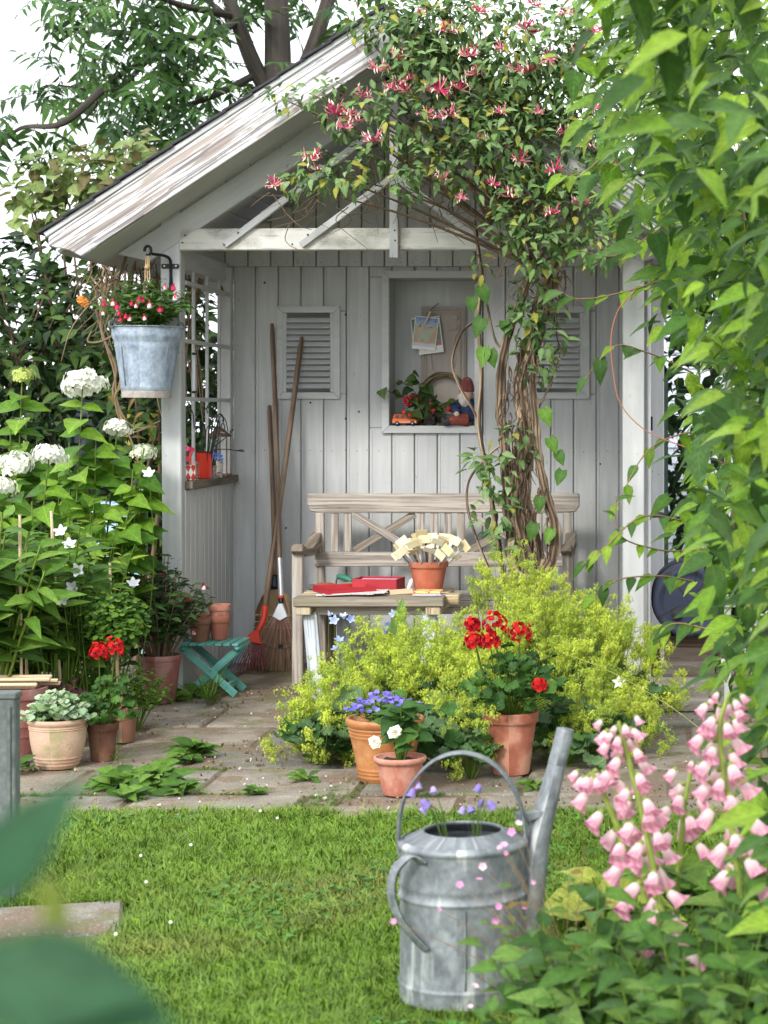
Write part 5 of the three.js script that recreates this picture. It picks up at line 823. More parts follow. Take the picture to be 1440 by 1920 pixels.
{ // fences and things beyond
  function chain(name, label, x0, x1, y1, z, posts) {
    const f = thing(name, label, 'fence', V((x0 + x1) / 2, 0, z)); const bag = new Bag(), p = 0.052, c = (x0 + x1) / 2; const n = Math.round((x1 - x0) / p);
    for (let i = 0; i < n; i++) { const pts = [], x = x0 + i * p - c; for (let k = 0; k <= y1 / p; k++) pts.push(V(x + (k % 2 ? p * 0.52 : -p * 0.02), k * p, k % 2 ? 0.003 : -0.003)); bag.add(tube(pts, 0.0016, 1, 3, false)); }
    const g = new THREE.MeshStandardMaterial({ color: col(34, 66, 52), roughness: 0.5 }); part('wire_mesh', bag.geo, g, f).userData.kind = 'stuff';
    for (const y of [y1, y1 * 0.5, 0.04]) part('tension_wire', tube([V(x0 - c, y, 0), V(x1 - c, y, 0)], 0.003, 1, 5, false), g, f); for (const x of posts) part('post', lathe([[0.001, 0], [0.022, 0], [0.022, y1 + 0.06], [0.016, y1 + 0.075], [0.001, y1 + 0.08]], 14), g, f, V(x - c, 0, -0.02));
  }
  chain('chain_link_fence', 'dark green chain link fence left of the shed behind the hydrangeas', -4.3, -2.5, 1.42, -0.55, [-4.2, -3.35, -2.82]);
  chain('chain_link_fence', 'dark green chain link fence right of the shed behind the barrel', 0.0, 1.8, 1.5, -0.9, [0.05, 1.0]);
  const yb = thing('garden_screen', 'bright yellow garden screen seen through the left fence', 'screen', V(-3.06, 0, -0.95)); for (let i = 0; i < 3; i++) part('panel_board', cbox(0.078, 1.36, 0.014, 0.004), std({ color: col(226, 214, 96), roughness: 0.8 }), yb, V(-0.08 + i * 0.08, 0.7, rr(-0.002, 0.002))); part('rail', cbox(0.25, 0.05, 0.02, 0.003), std({ color: col(214, 200, 90), roughness: 0.8 }), yb, V(0, 0.4, -0.02));
  const bb = thing('compost_bin', 'dark blue grey plastic compost bin behind the left fence', 'bin', V(-3.34, 0, -0.95)); const bm = std({ color: col(52, 56, 78), roughness: 0.5 }); part('body', lathe([[0.001, 0], [0.15, 0], [0.15, 0.05], [0.14, 0.06], [0.132, 0.6], [0.125, 1.1], [0.11, 1.36], [0.001, 1.36]], 10), bm, bb); part('lid', lathe([[0.13, 1.34], [0.135, 1.37], [0.1, 1.42], [0.03, 1.44], [0.001, 1.44]], 20), bm, bb);
  const cr = thing('plastic_crate', 'pale blue plastic crate behind the left fence near the post', 'crate', V(-3.0, 0, -0.3)); const cm = std({ color: col(176, 206, 232), roughness: 0.5 }); for (let i = 0; i < 4; i++) part('slat', cbox(0.36, 0.09, 0.012, 0.003), cm, cr, V(0, 0.5 + i * 0.11, 0.1)); for (const s of [-1, 1]) part('corner', cbox(0.03, 0.95, 0.03, 0.003), cm, cr, V(s * 0.17, 0.475, 0.1));
  const fl = thing('board_fence', 'weathered tan board fence far behind the left hedge', 'fence', V(-6, 0, -4.6)); for (let i = 0; i < 9; i++) part('board', cbox(0.14, 2.45 + rr(-0.02, 0.02), 0.02, 0.004), M.plankTable, fl, V(-1.9 + i * 0.146, 1.22, rr(-0.003, 0.003)));
  const wh = thing('white_outhouse', 'white clapboard outhouse glimpsed beyond the right fence', 'building', V(1.3, 0, -4.5)); for (let i = 0; i < 20; i++) part('clapboard', cbox(2.6, 0.13, 0.02, 0.003), std({ color: col(214, 222, 236), roughness: 0.7 }), wh, V(0, 0.06 + i * 0.122, 0), [-0.12, 0, 0]);
  const dr = thing('plastic_barrel', 'dark blue plastic barrel lying on its side beside the shed', 'barrel', V((1292 - 1230) / 385, 0.44, 0.75)); const dm = std({ map: tex(256, 256, 0.5, 0.5, (u, v) => { const n = fbm(u, v, 5, 5, 4, 7); return n > 0.55 ? [26, 25, 30] : [34, 42, 64].map((x) => x * (0.8 + 0.4 * n)); }), roughness: 0.75 });
  { const g = lathe([[0.001, 0.35], [0.12, 0.35], [0.13, 0.345], [0.145, 0.36], [0.165, 0.36], [0.175, 0.34], [0.178, 0.3], [0.185, 0.2], [0.178, 0.19], [0.178, 0.1], [0.185, 0.09], [0.178, 0.0], [0.185, -0.1], [0.178, -0.2], [0.17, -0.25], [0.001, -0.25]], 36); g.rotateX(Math.PI / 2); part('body', g, dm, dr); for (const [x, y] of [[0.07, 0.05], [-0.06, -0.06]]) part('bung', tube([V(x, y, 0.35), V(x, y, 0.365)], 0.026, 1, 16, false), dm, dr); part('cradle_board', cbox(0.5, 0.06, 0.4, 0.004), M.brownWood, dr, V(0, -0.21, 0)); for (const s of [-1, 1]) part('cradle_leg', cbox(0.06, 0.2, 0.3, 0.004), M.brownWood, dr, V(s * 0.17, -0.34, 0)); }
  const step = thing('stone_step', 'dark worn stone step by the shed corner under the barrel', 'step', V(0.17, 0, 1.35)); part('tread', cbox(0.46, 0.09, 0.3, 0.01), M.slabs[1], step, V(0, 0.045, 0)); part('lower_tread', cbox(0.5, 0.04, 0.24, 0.008), M.slabs[1], step, V(0.02, 0.02, 0.28));
  const wp = thing('white_trellis', 'white painted trellis behind the climbing leaves on the right', 'trellis', V(0.62, 0, 1.9)); for (let i = 0; i < 6; i++) part('upright', cbox(0.03, 1.9, 0.02, 0.002), M.white, wp, V(-0.3 + i * 0.12, 0.95, 0)); for (let i = 0; i < 7; i++) part('cross_lath', cbox(0.66, 0.03, 0.015, 0.002), M.white, wp, V(0, 0.25 + i * 0.26, 0.0185));
}
// ---- honeysuckle with ropey trunk in front of the bench
{
  const hz = 1.32, t = thing('honeysuckle', 'old honeysuckle with ropey trunk and pink flowers climbing over the porch gable', 'climber', V(-0.62, 0, hz)), P = (u, v, z = hz) => spot(u, v, z).sub(t.position);
  const stem = (pts, r, n = 40, k = 9, ro = 0.16) => part('trunk', tube(pts, r, n, k, true, ro), M.bark, t);
  stem([P(1003, 1320), P(1000, 1200), P(998, 1110), P(985, 1040), P(968, 965), P(975, 880), P(984, 800), P(978, 720), P(1000, 640), P(1012, 560), P(1040, 500), P(1070, 420), P(1080, 300)], (q) => lerp(0.055, 0.02, q) * (0.85 + 0.25 * Math.sin(q * 17)), 60, 12, 0.22);
  stem([P(990, 1250), P(965, 1090), P(957, 1000), P(950, 900), P(946, 830), P(938, 770), P(942, 680), P(958, 610), P(985, 540), P(1000, 480), P(960, 400), P(900, 330)], [0.03, 0.014], 50, 8);
  stem([P(1000, 1290, 1.36), P(1000, 1110, 1.37), P(1035, 1050, 1.38), P(1041, 990, 1.38), P(1022, 920, 1.37), P(1010, 860, 1.36), P(1004, 780, 1.35), P(1000, 700, 1.35), P(1020, 600, 1.35), P(1050, 520, 1.35)], [0.03, 0.014], 50, 8);
  stem([P(960, 1010, 1.37), P(958, 1050, 1.38), P(975, 1078, 1.39), P(1005, 1082, 1.39), P(1022, 1050, 1.385)], [0.018, 0.02], 24, 7);
  stem([P(980, 1130, 1.3), P(990, 1000, 1.28), P(985, 900, 1.28), P(995, 820, 1.28), P(970, 740, 1.28), P(985, 660, 1.28), P(1020, 590, 1.28)], [0.03, 0.02], 40, 8);
  stem([P(1020, 1300, 1.3), P(1012, 1100, 1.3), P(1005, 1000, 1.3), P(962, 900, 1.3), P(950, 850, 1.3)], [0.022, 0.016], 30, 8);
  stem([P(942, 1100), P(938, 1040), P(925, 960), P(912, 880), P(898, 800), P(903, 700), P(897, 600), P(903, 520), P(897, 470), P(890, 420)], [0.013, 0.009], 40, 7, 0.1);
  stem([P(898, 800), P(888, 770, 1.1), P(862, 725, 1.0), P(848, 680, 0.95), P(862, 630, 0.98), P(885, 606, 1.1), P(905, 604, 1.25)], [0.007, 0.006], 30, 6, 0.05);
  stem([P(918, 1070), P(890, 1000), P(876, 945), P(880, 900), P(920, 850), P(960, 820), P(1000, 780), P(1040, 700), P(1060, 630)], [0.007, 0.005], 40, 6, 0.05);
  stem([P(905, 520), P(915, 580), P(930, 640), P(945, 660)], [0.007, 0.006], 20, 6, 0.05);
  { const lb = new Bag(); for (let i = 0; i < 170; i++) { const v = rr(500, 1100), u = 985 + 22 * Math.sin(v / 70) + rr(-26, 34) + (v < 640 ? (640 - v) * 0.3 : 0), L = rr(0.05, 0.14), p = P(u, v, 1.36 + rr(-0.01, 0.04)); lb.add(tube([p, p.clone().add(V(rr(-0.012, 0.012), -L * 0.5, rr(0, 0.012))), p.clone().add(V(rr(-0.03, 0.03), -L, rr(0, 0.03)))], [rr(0.003, 0.007), 0.0012], 5, 4)); } part('loose_bark', lb.geo, M.bark, t).userData.kind = 'stuff'; }
  const bl = [[720, 10, 60], [800, 50, 85], [900, 50, 95], [1000, 70, 110], [1090, 150, 110], [800, 140, 75], [900, 170, 85], [700, 195, 40], [645, 225, 38], [760, 225, 60], [850, 240, 70], [960, 260, 85], [1050, 290, 90], [595, 320, 45], [555, 350, 30], [650, 330, 42], [700, 290, 40], [800, 310, 50], [880, 330, 50], [985, 370, 70], [1065, 400, 75], [950, 420, 45], [1005, 470, 50], [530, 185, 28], [580, 175, 26], [625, 165, 24], [1120, 450, 60], [1130, 60, 90], [1150, 250, 80], [680, 60, 30], [760, 350, 30], [740, 70, 55], [790, 110, 55], [860, 110, 60], [950, 130, 70], [1010, 180, 80], [900, 230, 60], [840, 20, 70]];
  const br = new Bag(); bl.forEach(([u, v], i) => { const from = v < 280 ? [1040 - (i % 3) * 60, 420] : [1000, 500]; br.add(tube([P(from[0], from[1], 1.3), P((from[0] + u) / 2 + rr(-30, 30), (from[1] + v) / 2 - 20, 1.45 + rr(-0.1, 0.2)), P(u, v, 1.64)], [0.009, 0.003], 14, 5)); });
  for (let i = 0; i < 90; i++) { const b = pick(bl.slice(14, 23)), u = b[0] + rr(-60, 60), v = b[1] + rr(-20, 70); br.add(tube([P(u, v, 1.4), P(u + rr(-30, 30), v + rr(5, 40), 1.42), P(u + rr(-70, 70), v + rr(10, 80), 1.4)], [0.0028, 0.0012], 8, 4)); }
  part('branch', br.geo, M.twig, t);
  const S = LENS / (DIST - 1.55), B = bl.map(([u, v, r], i) => { const p = spot(u, v, 1.66 + 0.08 * Math.sin(i * 3)); return [p.x, p.y, p.z, r / S, r / S * 0.9, 0.2]; });
  const tufts = [[985, 600, 45], [1000, 680, 40], [960, 830, 40], [935, 900, 45], [925, 960, 40], [900, 870, 30], [1010, 560, 50], [1030, 640, 35], [950, 1010, 30], [900, 500, 22]].map(([u, v, r]) => { const p = spot(u, v, 1.38); return [p.x, p.y, p.z, r / 395, r / 395, 0.1, 0.006 * r / 40]; });
  const ll = scatter(B, 6600, 0.052, { out: 0.5, shell: 0.12 }).concat(scatter(tufts.map((x) => x.slice(0, 6)), 420, 0.06, { shell: 0.1 }));
  foliage(t, 'leaf', G.ovate, [[122, 156, 108], [142, 174, 128], [104, 138, 94], [160, 186, 146], [128, 162, 102], [110, 146, 100], [148, 176, 132], [134, 166, 116], [90, 122, 82], [184, 182, 96]], ll, 290, 0.3);
  const hl = [[1285, 150], [901, 545], [905, 605], [908, 660], [885, 565], [1018, 775], [1030, 830], [1045, 855], [1055, 890], [1012, 940], [1003, 990], [1035, 1000], [918, 665], [945, 610]].slice(1).map(([u, v]) => aim(spot(u, v - 8, 1.42), V(rr(-0.4, 0.5), -0.9, 0.4), V(0, 0.6, 1), rr(0.07, 0.1))); foliage(t, 'bindweed_leaf', G.heart, [[130, 178, 78], [112, 160, 66], [92, 138, 62]], hl, 20, 0.45);
  // flower clusters: curved tubes with cream lips
  const fl = [0, 1, 2].map((v) => { const b = new Bag(true), pink = [col(204, 52, 106), col(196, 48, 96), col(218, 112, 142)][v], cream = col(244, 222, 204); for (let i = 0; i < 15; i++) { const a = i * 2.4, el = rr(-0.2, 0.9), d = stalkDir(a, el), L = rr(0.032, 0.05); const e = d.clone().multiplyScalar(L).add(V(0, 0.006, 0)); b.add(tube([V(0, 0, 0), d.clone().multiplyScalar(L * 0.6), e], [0.0016, 0.0034], 4, 5), null, rnd() < 0.3 ? col(236, 170, 170) : pink); if (i % 2 === 0) for (const s of [-1, 1]) b.add(G.lance[0], aim(e, d.clone().add(V(rr(-0.5, 0.5), s * 0.9, rr(-0.3, 0.3))), d, 0.024), rnd() < 0.75 ? cream : pink); if (i % 3 === 0) b.add(tube([e, e.clone().addScaledVector(d, 0.02)], 0.0008, 1, 3, false), null, cream); } return b.geo; });
  const fm = vcMat(0.2);
  for (const [u, v] of [[665, 225], [655, 215], [760, 170], [800, 170], [825, 168], [680, 180], [702, 262], [845, 215], [822, 220], [985, 55], [1003, 60], [1085, 97], [970, 130], [992, 135], [1040, 320], [1100, 275], [1150, 310], [1035, 402], [830, 335], [515, 346], [585, 300], [592, 318], [630, 212], [745, 108], [862, 168], [900, 22], [1000, 10], [925, 346], [957, 368], [1175, 150], [765, 150], [905, 262], [865, 372], [645, 240], [735, 165], [880, 105], [1060, 25], [790, 25], [940, 90], [840, 60], [1030, 110], [1110, 60], [1120, 200], [1010, 210], [940, 210], [890, 140], [1060, 250], [975, 300], [710, 130], [1090, 380], [800, 215]]) part('flower_cluster', pick(fl), fm, t, P(u, v, 1.84 + rr(-0.05, 0.04)), [rr(-0.3, 0.9), rr(0, 6), rr(-0.3, 0.3)]).scale.setScalar(rr(0.6, 1.1));
}
// ---- hedge of climbing vine on the right, close to the path
{
  const t = thing('climbing_vine', 'lush bright green climbing vine with pointed leaves along the right side', 'climber', V(0.3, 0, 5)), list = [], st = new Bag();
  const left = (y, z) => 0.13 - 0.34 * sstep(1.45, 2.4, y) + 0.05 * Math.sin(z * 3 + y * 4) + 0.03 * Math.sin(z * 7.3 - y * 6) + 0.1 * sstep(6.3, 7.4, z) - (y < 0.95 ? 0.1 * (y - 0.95) : 0);
  for (let i = 0; i < 4200; i++) { const z = rr(2.2, 7.6), y = rr(0.4, 3.2), D = DIST - z, x = left(y, z) + Math.pow(rnd(), 1.4) * (0.075 * D + 0.2); if (y < 1.0 && x < 0.2 && rnd() < 0.5) continue; if (vn(z * 3 + 20, y * 4 + 5, 64, 64, 3) < 0.3) continue;
    list.push(aim(V(x, y, z), V(rr(-1.3, 0.7), rr(-0.6, 0.12), rr(-0.4, 0.5)), V(rr(-0.4, 0.3), 0.9, 0.5 + rr(-0.5, 0.35)), rr(0.04, 0.125))); }
  for (let i = 0; i < 3400; i++) { const z = rr(2.0, 6.4), y = rr(0.35, 3.3), x = left(y, z) + 0.13 + rnd() * (0.06 * (DIST - z)); list.push(aim(V(x, y, z), V(rr(-1.3, 0.7), rr(-0.6, 0.12), rr(-0.4, 0.5)), V(rr(-0.4, 0.3), 0.9, 0.5 + rr(-0.5, 0.35)), rr(0.05, 0.11))); }
  const sprig = (pts, n, L = 0.07) => { const c = new THREE.CatmullRomCurve3(pts); st.add(tube(pts, [0.0035, 0.0018], 16, 5)); for (let k = 0; k < n; k++) { const q = (k + 0.6) / n, s = k % 2 ? 1 : -1; list.push(aim(c.getPoint(q), c.getTangent(q).add(V(s * 0.6, -0.5, 0.5)), V(0, 1, 0.6), L * rr(0.8, 1.2))); } };
  const Q = (u, v, z) => spot(u, v, z);
  sprig([Q(1300, 500, 4), Q(1180, 545, 4.2), Q(1080, 560, 4.3), Q(1045, 545, 4.3)], 10); sprig([Q(1250, 420, 4), Q(1150, 480, 4.2), Q(1085, 470, 4.3)], 7); sprig([Q(1300, 700, 4), Q(1210, 660, 4.2), Q(1150, 650, 4.3), Q(1090, 720, 4.3)], 7); sprig([Q(1320, 1030, 4), Q(1230, 1030, 4.3), Q(1160, 1000, 4.4), Q(1155, 930, 4.4)], 8, 0.06); sprig([Q(1300, 980, 4.2), Q(1200, 970, 4.4), Q(1130, 1030, 4.5), Q(1090, 1060, 4.5)], 9, 0.06); sprig([Q(1300, 1090, 4.2), Q(1230, 1080, 4.4), Q(1150, 1090, 4.5), Q(1110, 1120, 4.5)], 7, 0.06); sprig([Q(1250, 300, 4), Q(1130, 180, 4.2), Q(1040, 100, 4.3)], 9); sprig([Q(1200, 200, 4), Q(1100, 320, 4.2), Q(1050, 330, 4.3)], 7); sprig([Q(1330, 1180, 5), Q(1260, 1170, 5), Q(1220, 1200, 5)], 6, 0.07); sprig([Q(1340, 800, 4), Q(1220, 840, 4.2), Q(1150, 960, 4.3)], 7, 0.06);
  for (let i = 0; i < 12; i++) { const z = rr(2.6, 6.2), x = left(1.2, z) + rr(0.2, 0.5); st.add(tube([V(x, 0, z), V(x + rr(-0.08, 0.08), 0.6, z + rr(-0.1, 0.1)), V(x + rr(-0.15, 0.15), 1.2, z + rr(-0.2, 0.2)), V(x + rr(-0.2, 0.15), 1.8, z + rr(-0.2, 0.2)), V(x + rr(-0.3, 0.1), 2.5, z + rr(-0.4, 0.4))], [0.005, 0.002], 10, 5)); }
  t.updateMatrixWorld(true); const sg = st.geo; sg.translate(-0.3, 0, -5); part('stem', sg, std({ color: col(128, 104, 72), roughness: 0.8 }), t);
  foliage(t, 'leaf', G.vine, [[128, 170, 54], [106, 150, 50], [144, 184, 64], [80, 122, 50], [158, 192, 70], [100, 140, 74], [84, 124, 66], [66, 104, 48]], list, 298, 0.42);
  part('tendril', tube([Q(1190, 545, 4.4), Q(1160, 580, 4.4), Q(1146, 630, 4.4), Q(1150, 700, 4.4), Q(1165, 760, 4.4), Q(1215, 810, 4.4), Q(1290, 840, 4.4), Q(1360, 870, 4.4)].map((p) => p.sub(t.position)), 0.0018, 30, 5), std({ color: col(180, 116, 86) }), t);
}
const cupBell = (() => { const g = lathe([[0.002, 0], [0.009, 0.004], [0.0135, 0.013], [0.018, 0.021], [0.027, 0.028]], 25), p = g.attributes.position; for (let i = 0; i < p.count; i++) { const r = Math.hypot(p.getX(i), p.getZ(i)), k = sstep(0.013, 0.027, r), a = Math.atan2(p.getZ(i), p.getX(i)), f = 1 + k * (0.24 * Math.cos(5 * a) - 0.06); p.setXYZ(i, p.getX(i) * f, p.getY(i) + k * 0.004 * Math.cos(5 * a), p.getZ(i) * f); } g.computeVertexNormals(); return g; })();
// ---- white hydrangeas in the left bed
function domeHead(R, n, seedShift) { const b = new Bag(true); for (let i = 0; i < n; i++) { const q = (i + 0.5) / n, el = Math.asin(1 - q * 1.25), a = i * 2.4 + seedShift, d = stalkDir(a, el), p = V(d.x * R, d.y * R * 0.72, d.z * R).multiplyScalar(rr(0.82, 1.08) * (0.92 + 0.14 * Math.sin(a * 3 + el * 4))); const fl = blossom(4, R * rr(0.13, 0.21), rr(-0.1, 0.4), G.disc[0]), k = rr(0.8, 1); b.add(fl, aim(p, V(-d.z, rr(-0.3, 0.5), d.x), d.clone().add(V(rr(-0.3, 0.3), rr(-0.3, 0.3), rr(-0.3, 0.3))), 1), new THREE.Color(k, k, k * 0.97)); } return b.geo; }
const head1 = domeHead(1, 150, 0), head2 = domeHead(1, 130, 2);
const vcWhite = new THREE.MeshPhysicalMaterial({ color: col(240, 242, 232), vertexColors: true, roughness: 0.8, transmission: 0.25, thickness: 0, side: THREE.DoubleSide }), vcLime = new THREE.MeshPhysicalMaterial({ color: col(190, 204, 110), vertexColors: true, roughness: 0.8, transmission: 0.25, thickness: 0, side: THREE.DoubleSide }), vcPale = new THREE.MeshPhysicalMaterial({ color: col(224, 232, 206), vertexColors: true, roughness: 0.8, transmission: 0.25, thickness: 0, side: THREE.DoubleSide });
function hydrangea(label, base, heads, extra) {
  const t = thing('hydrangea', label, 'hydrangea', base), st = new Bag(), lv = [];
  const all = heads.map((h) => ({ p: spot(h[0], h[1], h[2]), r: h[3], m: h[4] })).concat(extra.map((e) => ({ p: spot(e[0], e[1], e[2]) })));
  all.forEach((h, i) => {
    const f = V(base.x + (h.p.x - base.x) * 0.3 + rr(-0.08, 0.08), 0, base.z + rr(-0.15, 0.15)), mid = V(lerp(f.x, h.p.x, 0.55), h.p.y * 0.6, lerp(f.z, h.p.z, 0.6)), c = new THREE.QuadraticBezierCurve3(f, mid, h.p);
    st.add(tube([f, c.getPoint(0.5), h.p].map((q) => q.clone().sub(base)), [0.006, 0.0035], 10, 5));
    const n = Math.round(h.p.y * 9); for (let k = 0; k < n; k++) { const q = 0.35 + 0.62 * k / n, p = c.getPoint(q), a = k * 1.57 + i; for (const s of [0, Math.PI]) lv.push(aim(p, stalkDir(a + s + rr(-0.3, 0.3), rr(-0.25, 0.25)), V(rr(-0.4, 0.4), 0.8, 0.6 + rr(-0.4, 0.3)), rr(0.1, 0.17) * (q > 0.9 ? 0.7 : 1))); }
    if (h.r) { const w = part('flower_head', i % 2 ? head1 : head2, h.m, t, h.p.clone().sub(base), [rr(-0.2, 0.35), rr(0, 6), rr(-0.2, 0.2)]); w.scale.setScalar(h.r); }
  });
  part('stem', st.geo, leafMat(128, 150, 76, 0), t); foliage(t, 'leaf', G.broad, [[140, 186, 66], [122, 170, 58], [158, 200, 80], [100, 150, 56]], lv, 150, 0.45);
}
hydrangea('white hydrangea with the largest flower head beside the hanging bucket', V(-2.66, 0, 1.5), [[155, 725, 1.6, 0.105, vcWhite], [220, 806, 1.5, 0.065, vcWhite], [268, 850, 1.4, 0.06, vcPale]], [[180, 820, 1.6], [250, 880, 1.6], [130, 830, 1.5], [285, 920, 1.5], [200, 930, 1.7], [270, 840, 1.5], [240, 960, 1.7], [160, 900, 1.6]]);
hydrangea('white hydrangea with three heads in a row by the hedge', V(-2.75, 0, 1.95), [[92, 858, 2.0, 0.078, vcWhite], [30, 872, 2.0, 0.075, vcWhite], [-2, 915, 2.1, 0.07, vcWhite]], [[60, 940, 2.1], [120, 950, 2.0], [150, 990, 2.0], [20, 980, 2.1], [90, 1000, 2.1]]);
hydrangea('hydrangea with a small lime green flower head at its tall tip', V(-3.0, 0, 1.2), [[42, 706, 1.2, 0.055, vcLime]], [[20, 800, 1.3], [70, 820, 1.2], [5, 860, 1.3], [110, 850, 1.3]]);
// ---- mixed border left of the path
const T_ = { fresh: [[110, 152, 62], [92, 134, 54], [130, 168, 78], [78, 118, 50]], dark: [[58, 90, 50], [72, 106, 58], [48, 78, 46], [86, 120, 66]], lime: [[150, 180, 70], [132, 166, 62], [166, 190, 88]], silver: [[184, 206, 190], [164, 190, 176], [204, 220, 206], [140, 170, 132]], ger: [[80, 124, 62], [96, 140, 70], [66, 106, 56]], blue: [[104, 138, 104], [122, 154, 116], [90, 124, 92]] };
bush({ name: 'tall_perennial', label: 'tall perennial with broad pointed leaves tied to bamboo canes', cat: 'plant', at: V(-2.72, 0, 2.75), h: 1.0, r: 0.32, stems: 17, per: 16, L: 0.17, leaf: G.lance.concat(G.ovate), tints: T_.fresh, count: 110, t0: 0.42, sr: 0.008, dome: 0.2, stemMat: leafMat(150, 172, 84, 0) });
bush({ name: 'tall_perennial', label: 'second broad leaved perennial leaning over the brown pot', cat: 'plant', at: V(-2.5, 0, 2.45), h: 0.9, r: 0.28, stems: 16, per: 15, L: 0.15, leaf: G.lance.concat(G.ovate), tints: T_.fresh, count: 90, t0: 0.4, sr: 0.006, dome: 0.2 });
bush({ name: 'evening_primrose', label: 'yellow green evening primrose stems in front of the porch post', cat: 'plant', at: V(-2.55, 0, 1.95), h: 0.95, r: 0.26, stems: 16, per: 16, L: 0.085, leaf: G.lance, tints: T_.lime, count: 110, t0: 0.3, sr: 0.004, dome: 0.15 });
bush({ name: 'border_plant', label: 'feathery green border plant behind the topiary ball', cat: 'plant', at: V(-2.42, 0, 2.2), h: 0.55, r: 0.24, stems: 20, per: 12, L: 0.06, leaf: G.ovate, tints: T_.fresh, count: 90, sr: 0.003 });
bush({ name: 'heuchera', label: 'purple leaved heuchera between the brown pot and the geranium', cat: 'plant', at: V(-2.38, 0, 2.72), h: 0.3, r: 0.13, stems: 14, per: 2, L: 0.085, leaf: G.round, tints: [[96, 58, 70], [118, 78, 88], [78, 50, 58]], count: 28, t0: 0.8, dome: 0.5 });
bush({ name: 'leafy_weed', label: 'low green foliage filling the bed below the hydrangeas', cat: 'plant', at: V(-2.8, 0, 2.2), h: 0.8, r: 0.4, stems: 34, per: 14, L: 0.12, leaf: G.ovate, tints: T_.fresh, count: 80, sr: 0.004 });
bush({ name: 'leafy_weed', label: 'dark foliage at the foot of the porch post', cat: 'plant', at: V(-2.58, 0, 1.35), h: 0.85, r: 0.22, stems: 18, per: 12, L: 0.08, leaf: G.ovate, tints: T_.dark, count: 70, sr: 0.004 });
{ // white bellflowers
  const t = thing('bellflower', 'white bellflowers on thin stems in the left border', 'flower', V(-2.5, 0, 2.5)); const g = cupBell; const st = new Bag();
  for (const [u, v, z] of [[117, 1002, 2.5], [130, 1026, 2.5], [146, 1072, 2.55], [139, 1104, 2.55], [280, 893, 1.7], [120, 1125, 2.6], [250, 1100, 2.0]]) { const p = spot(u, v, z); st.add(tube([V(p.x + rr(-0.1, 0.1), 0, z - 0.05).sub(t.position), V(p.x + 0.02, p.y * 0.6, z).sub(t.position), p.clone().sub(t.position)], [0.003, 0.0015], 8, 4)); part('blossom', g, petalMat(240, 240, 246), t, p.sub(t.position), [rr(0.6, 1.5), rr(0, 6), rr(-0.5, 0.5)]); }
  part('stem', st.geo, leafMat(110, 140, 66, 0), t);
}
for (const [u, v, z, v1, lab] of [[37, 965, 2.75, 1285, 'tall bamboo cane supporting the broad leaved perennial'], [96, 958, 2.5, 1180, 'leaning bamboo cane behind the perennial'], [48, 1130, 2.6, 1290, 'short pale cane among the stems'], [206, 1055, 2.2, 1200, 'thin cane beside the topiary ball']]) { const a = spot(u, v, z), b = V(a.x + (v > 957 && v < 960 ? 0.05 : 0.01), 0, z); single('bamboo_cane', lab, 'cane', tube([a, a.clone().lerp(b, 0.5), b], (q) => 0.0062 + (Math.abs((q * 5) % 1 - 0.5) < 0.03 ? 0.001 : 0), 30, 7), M.cane); }
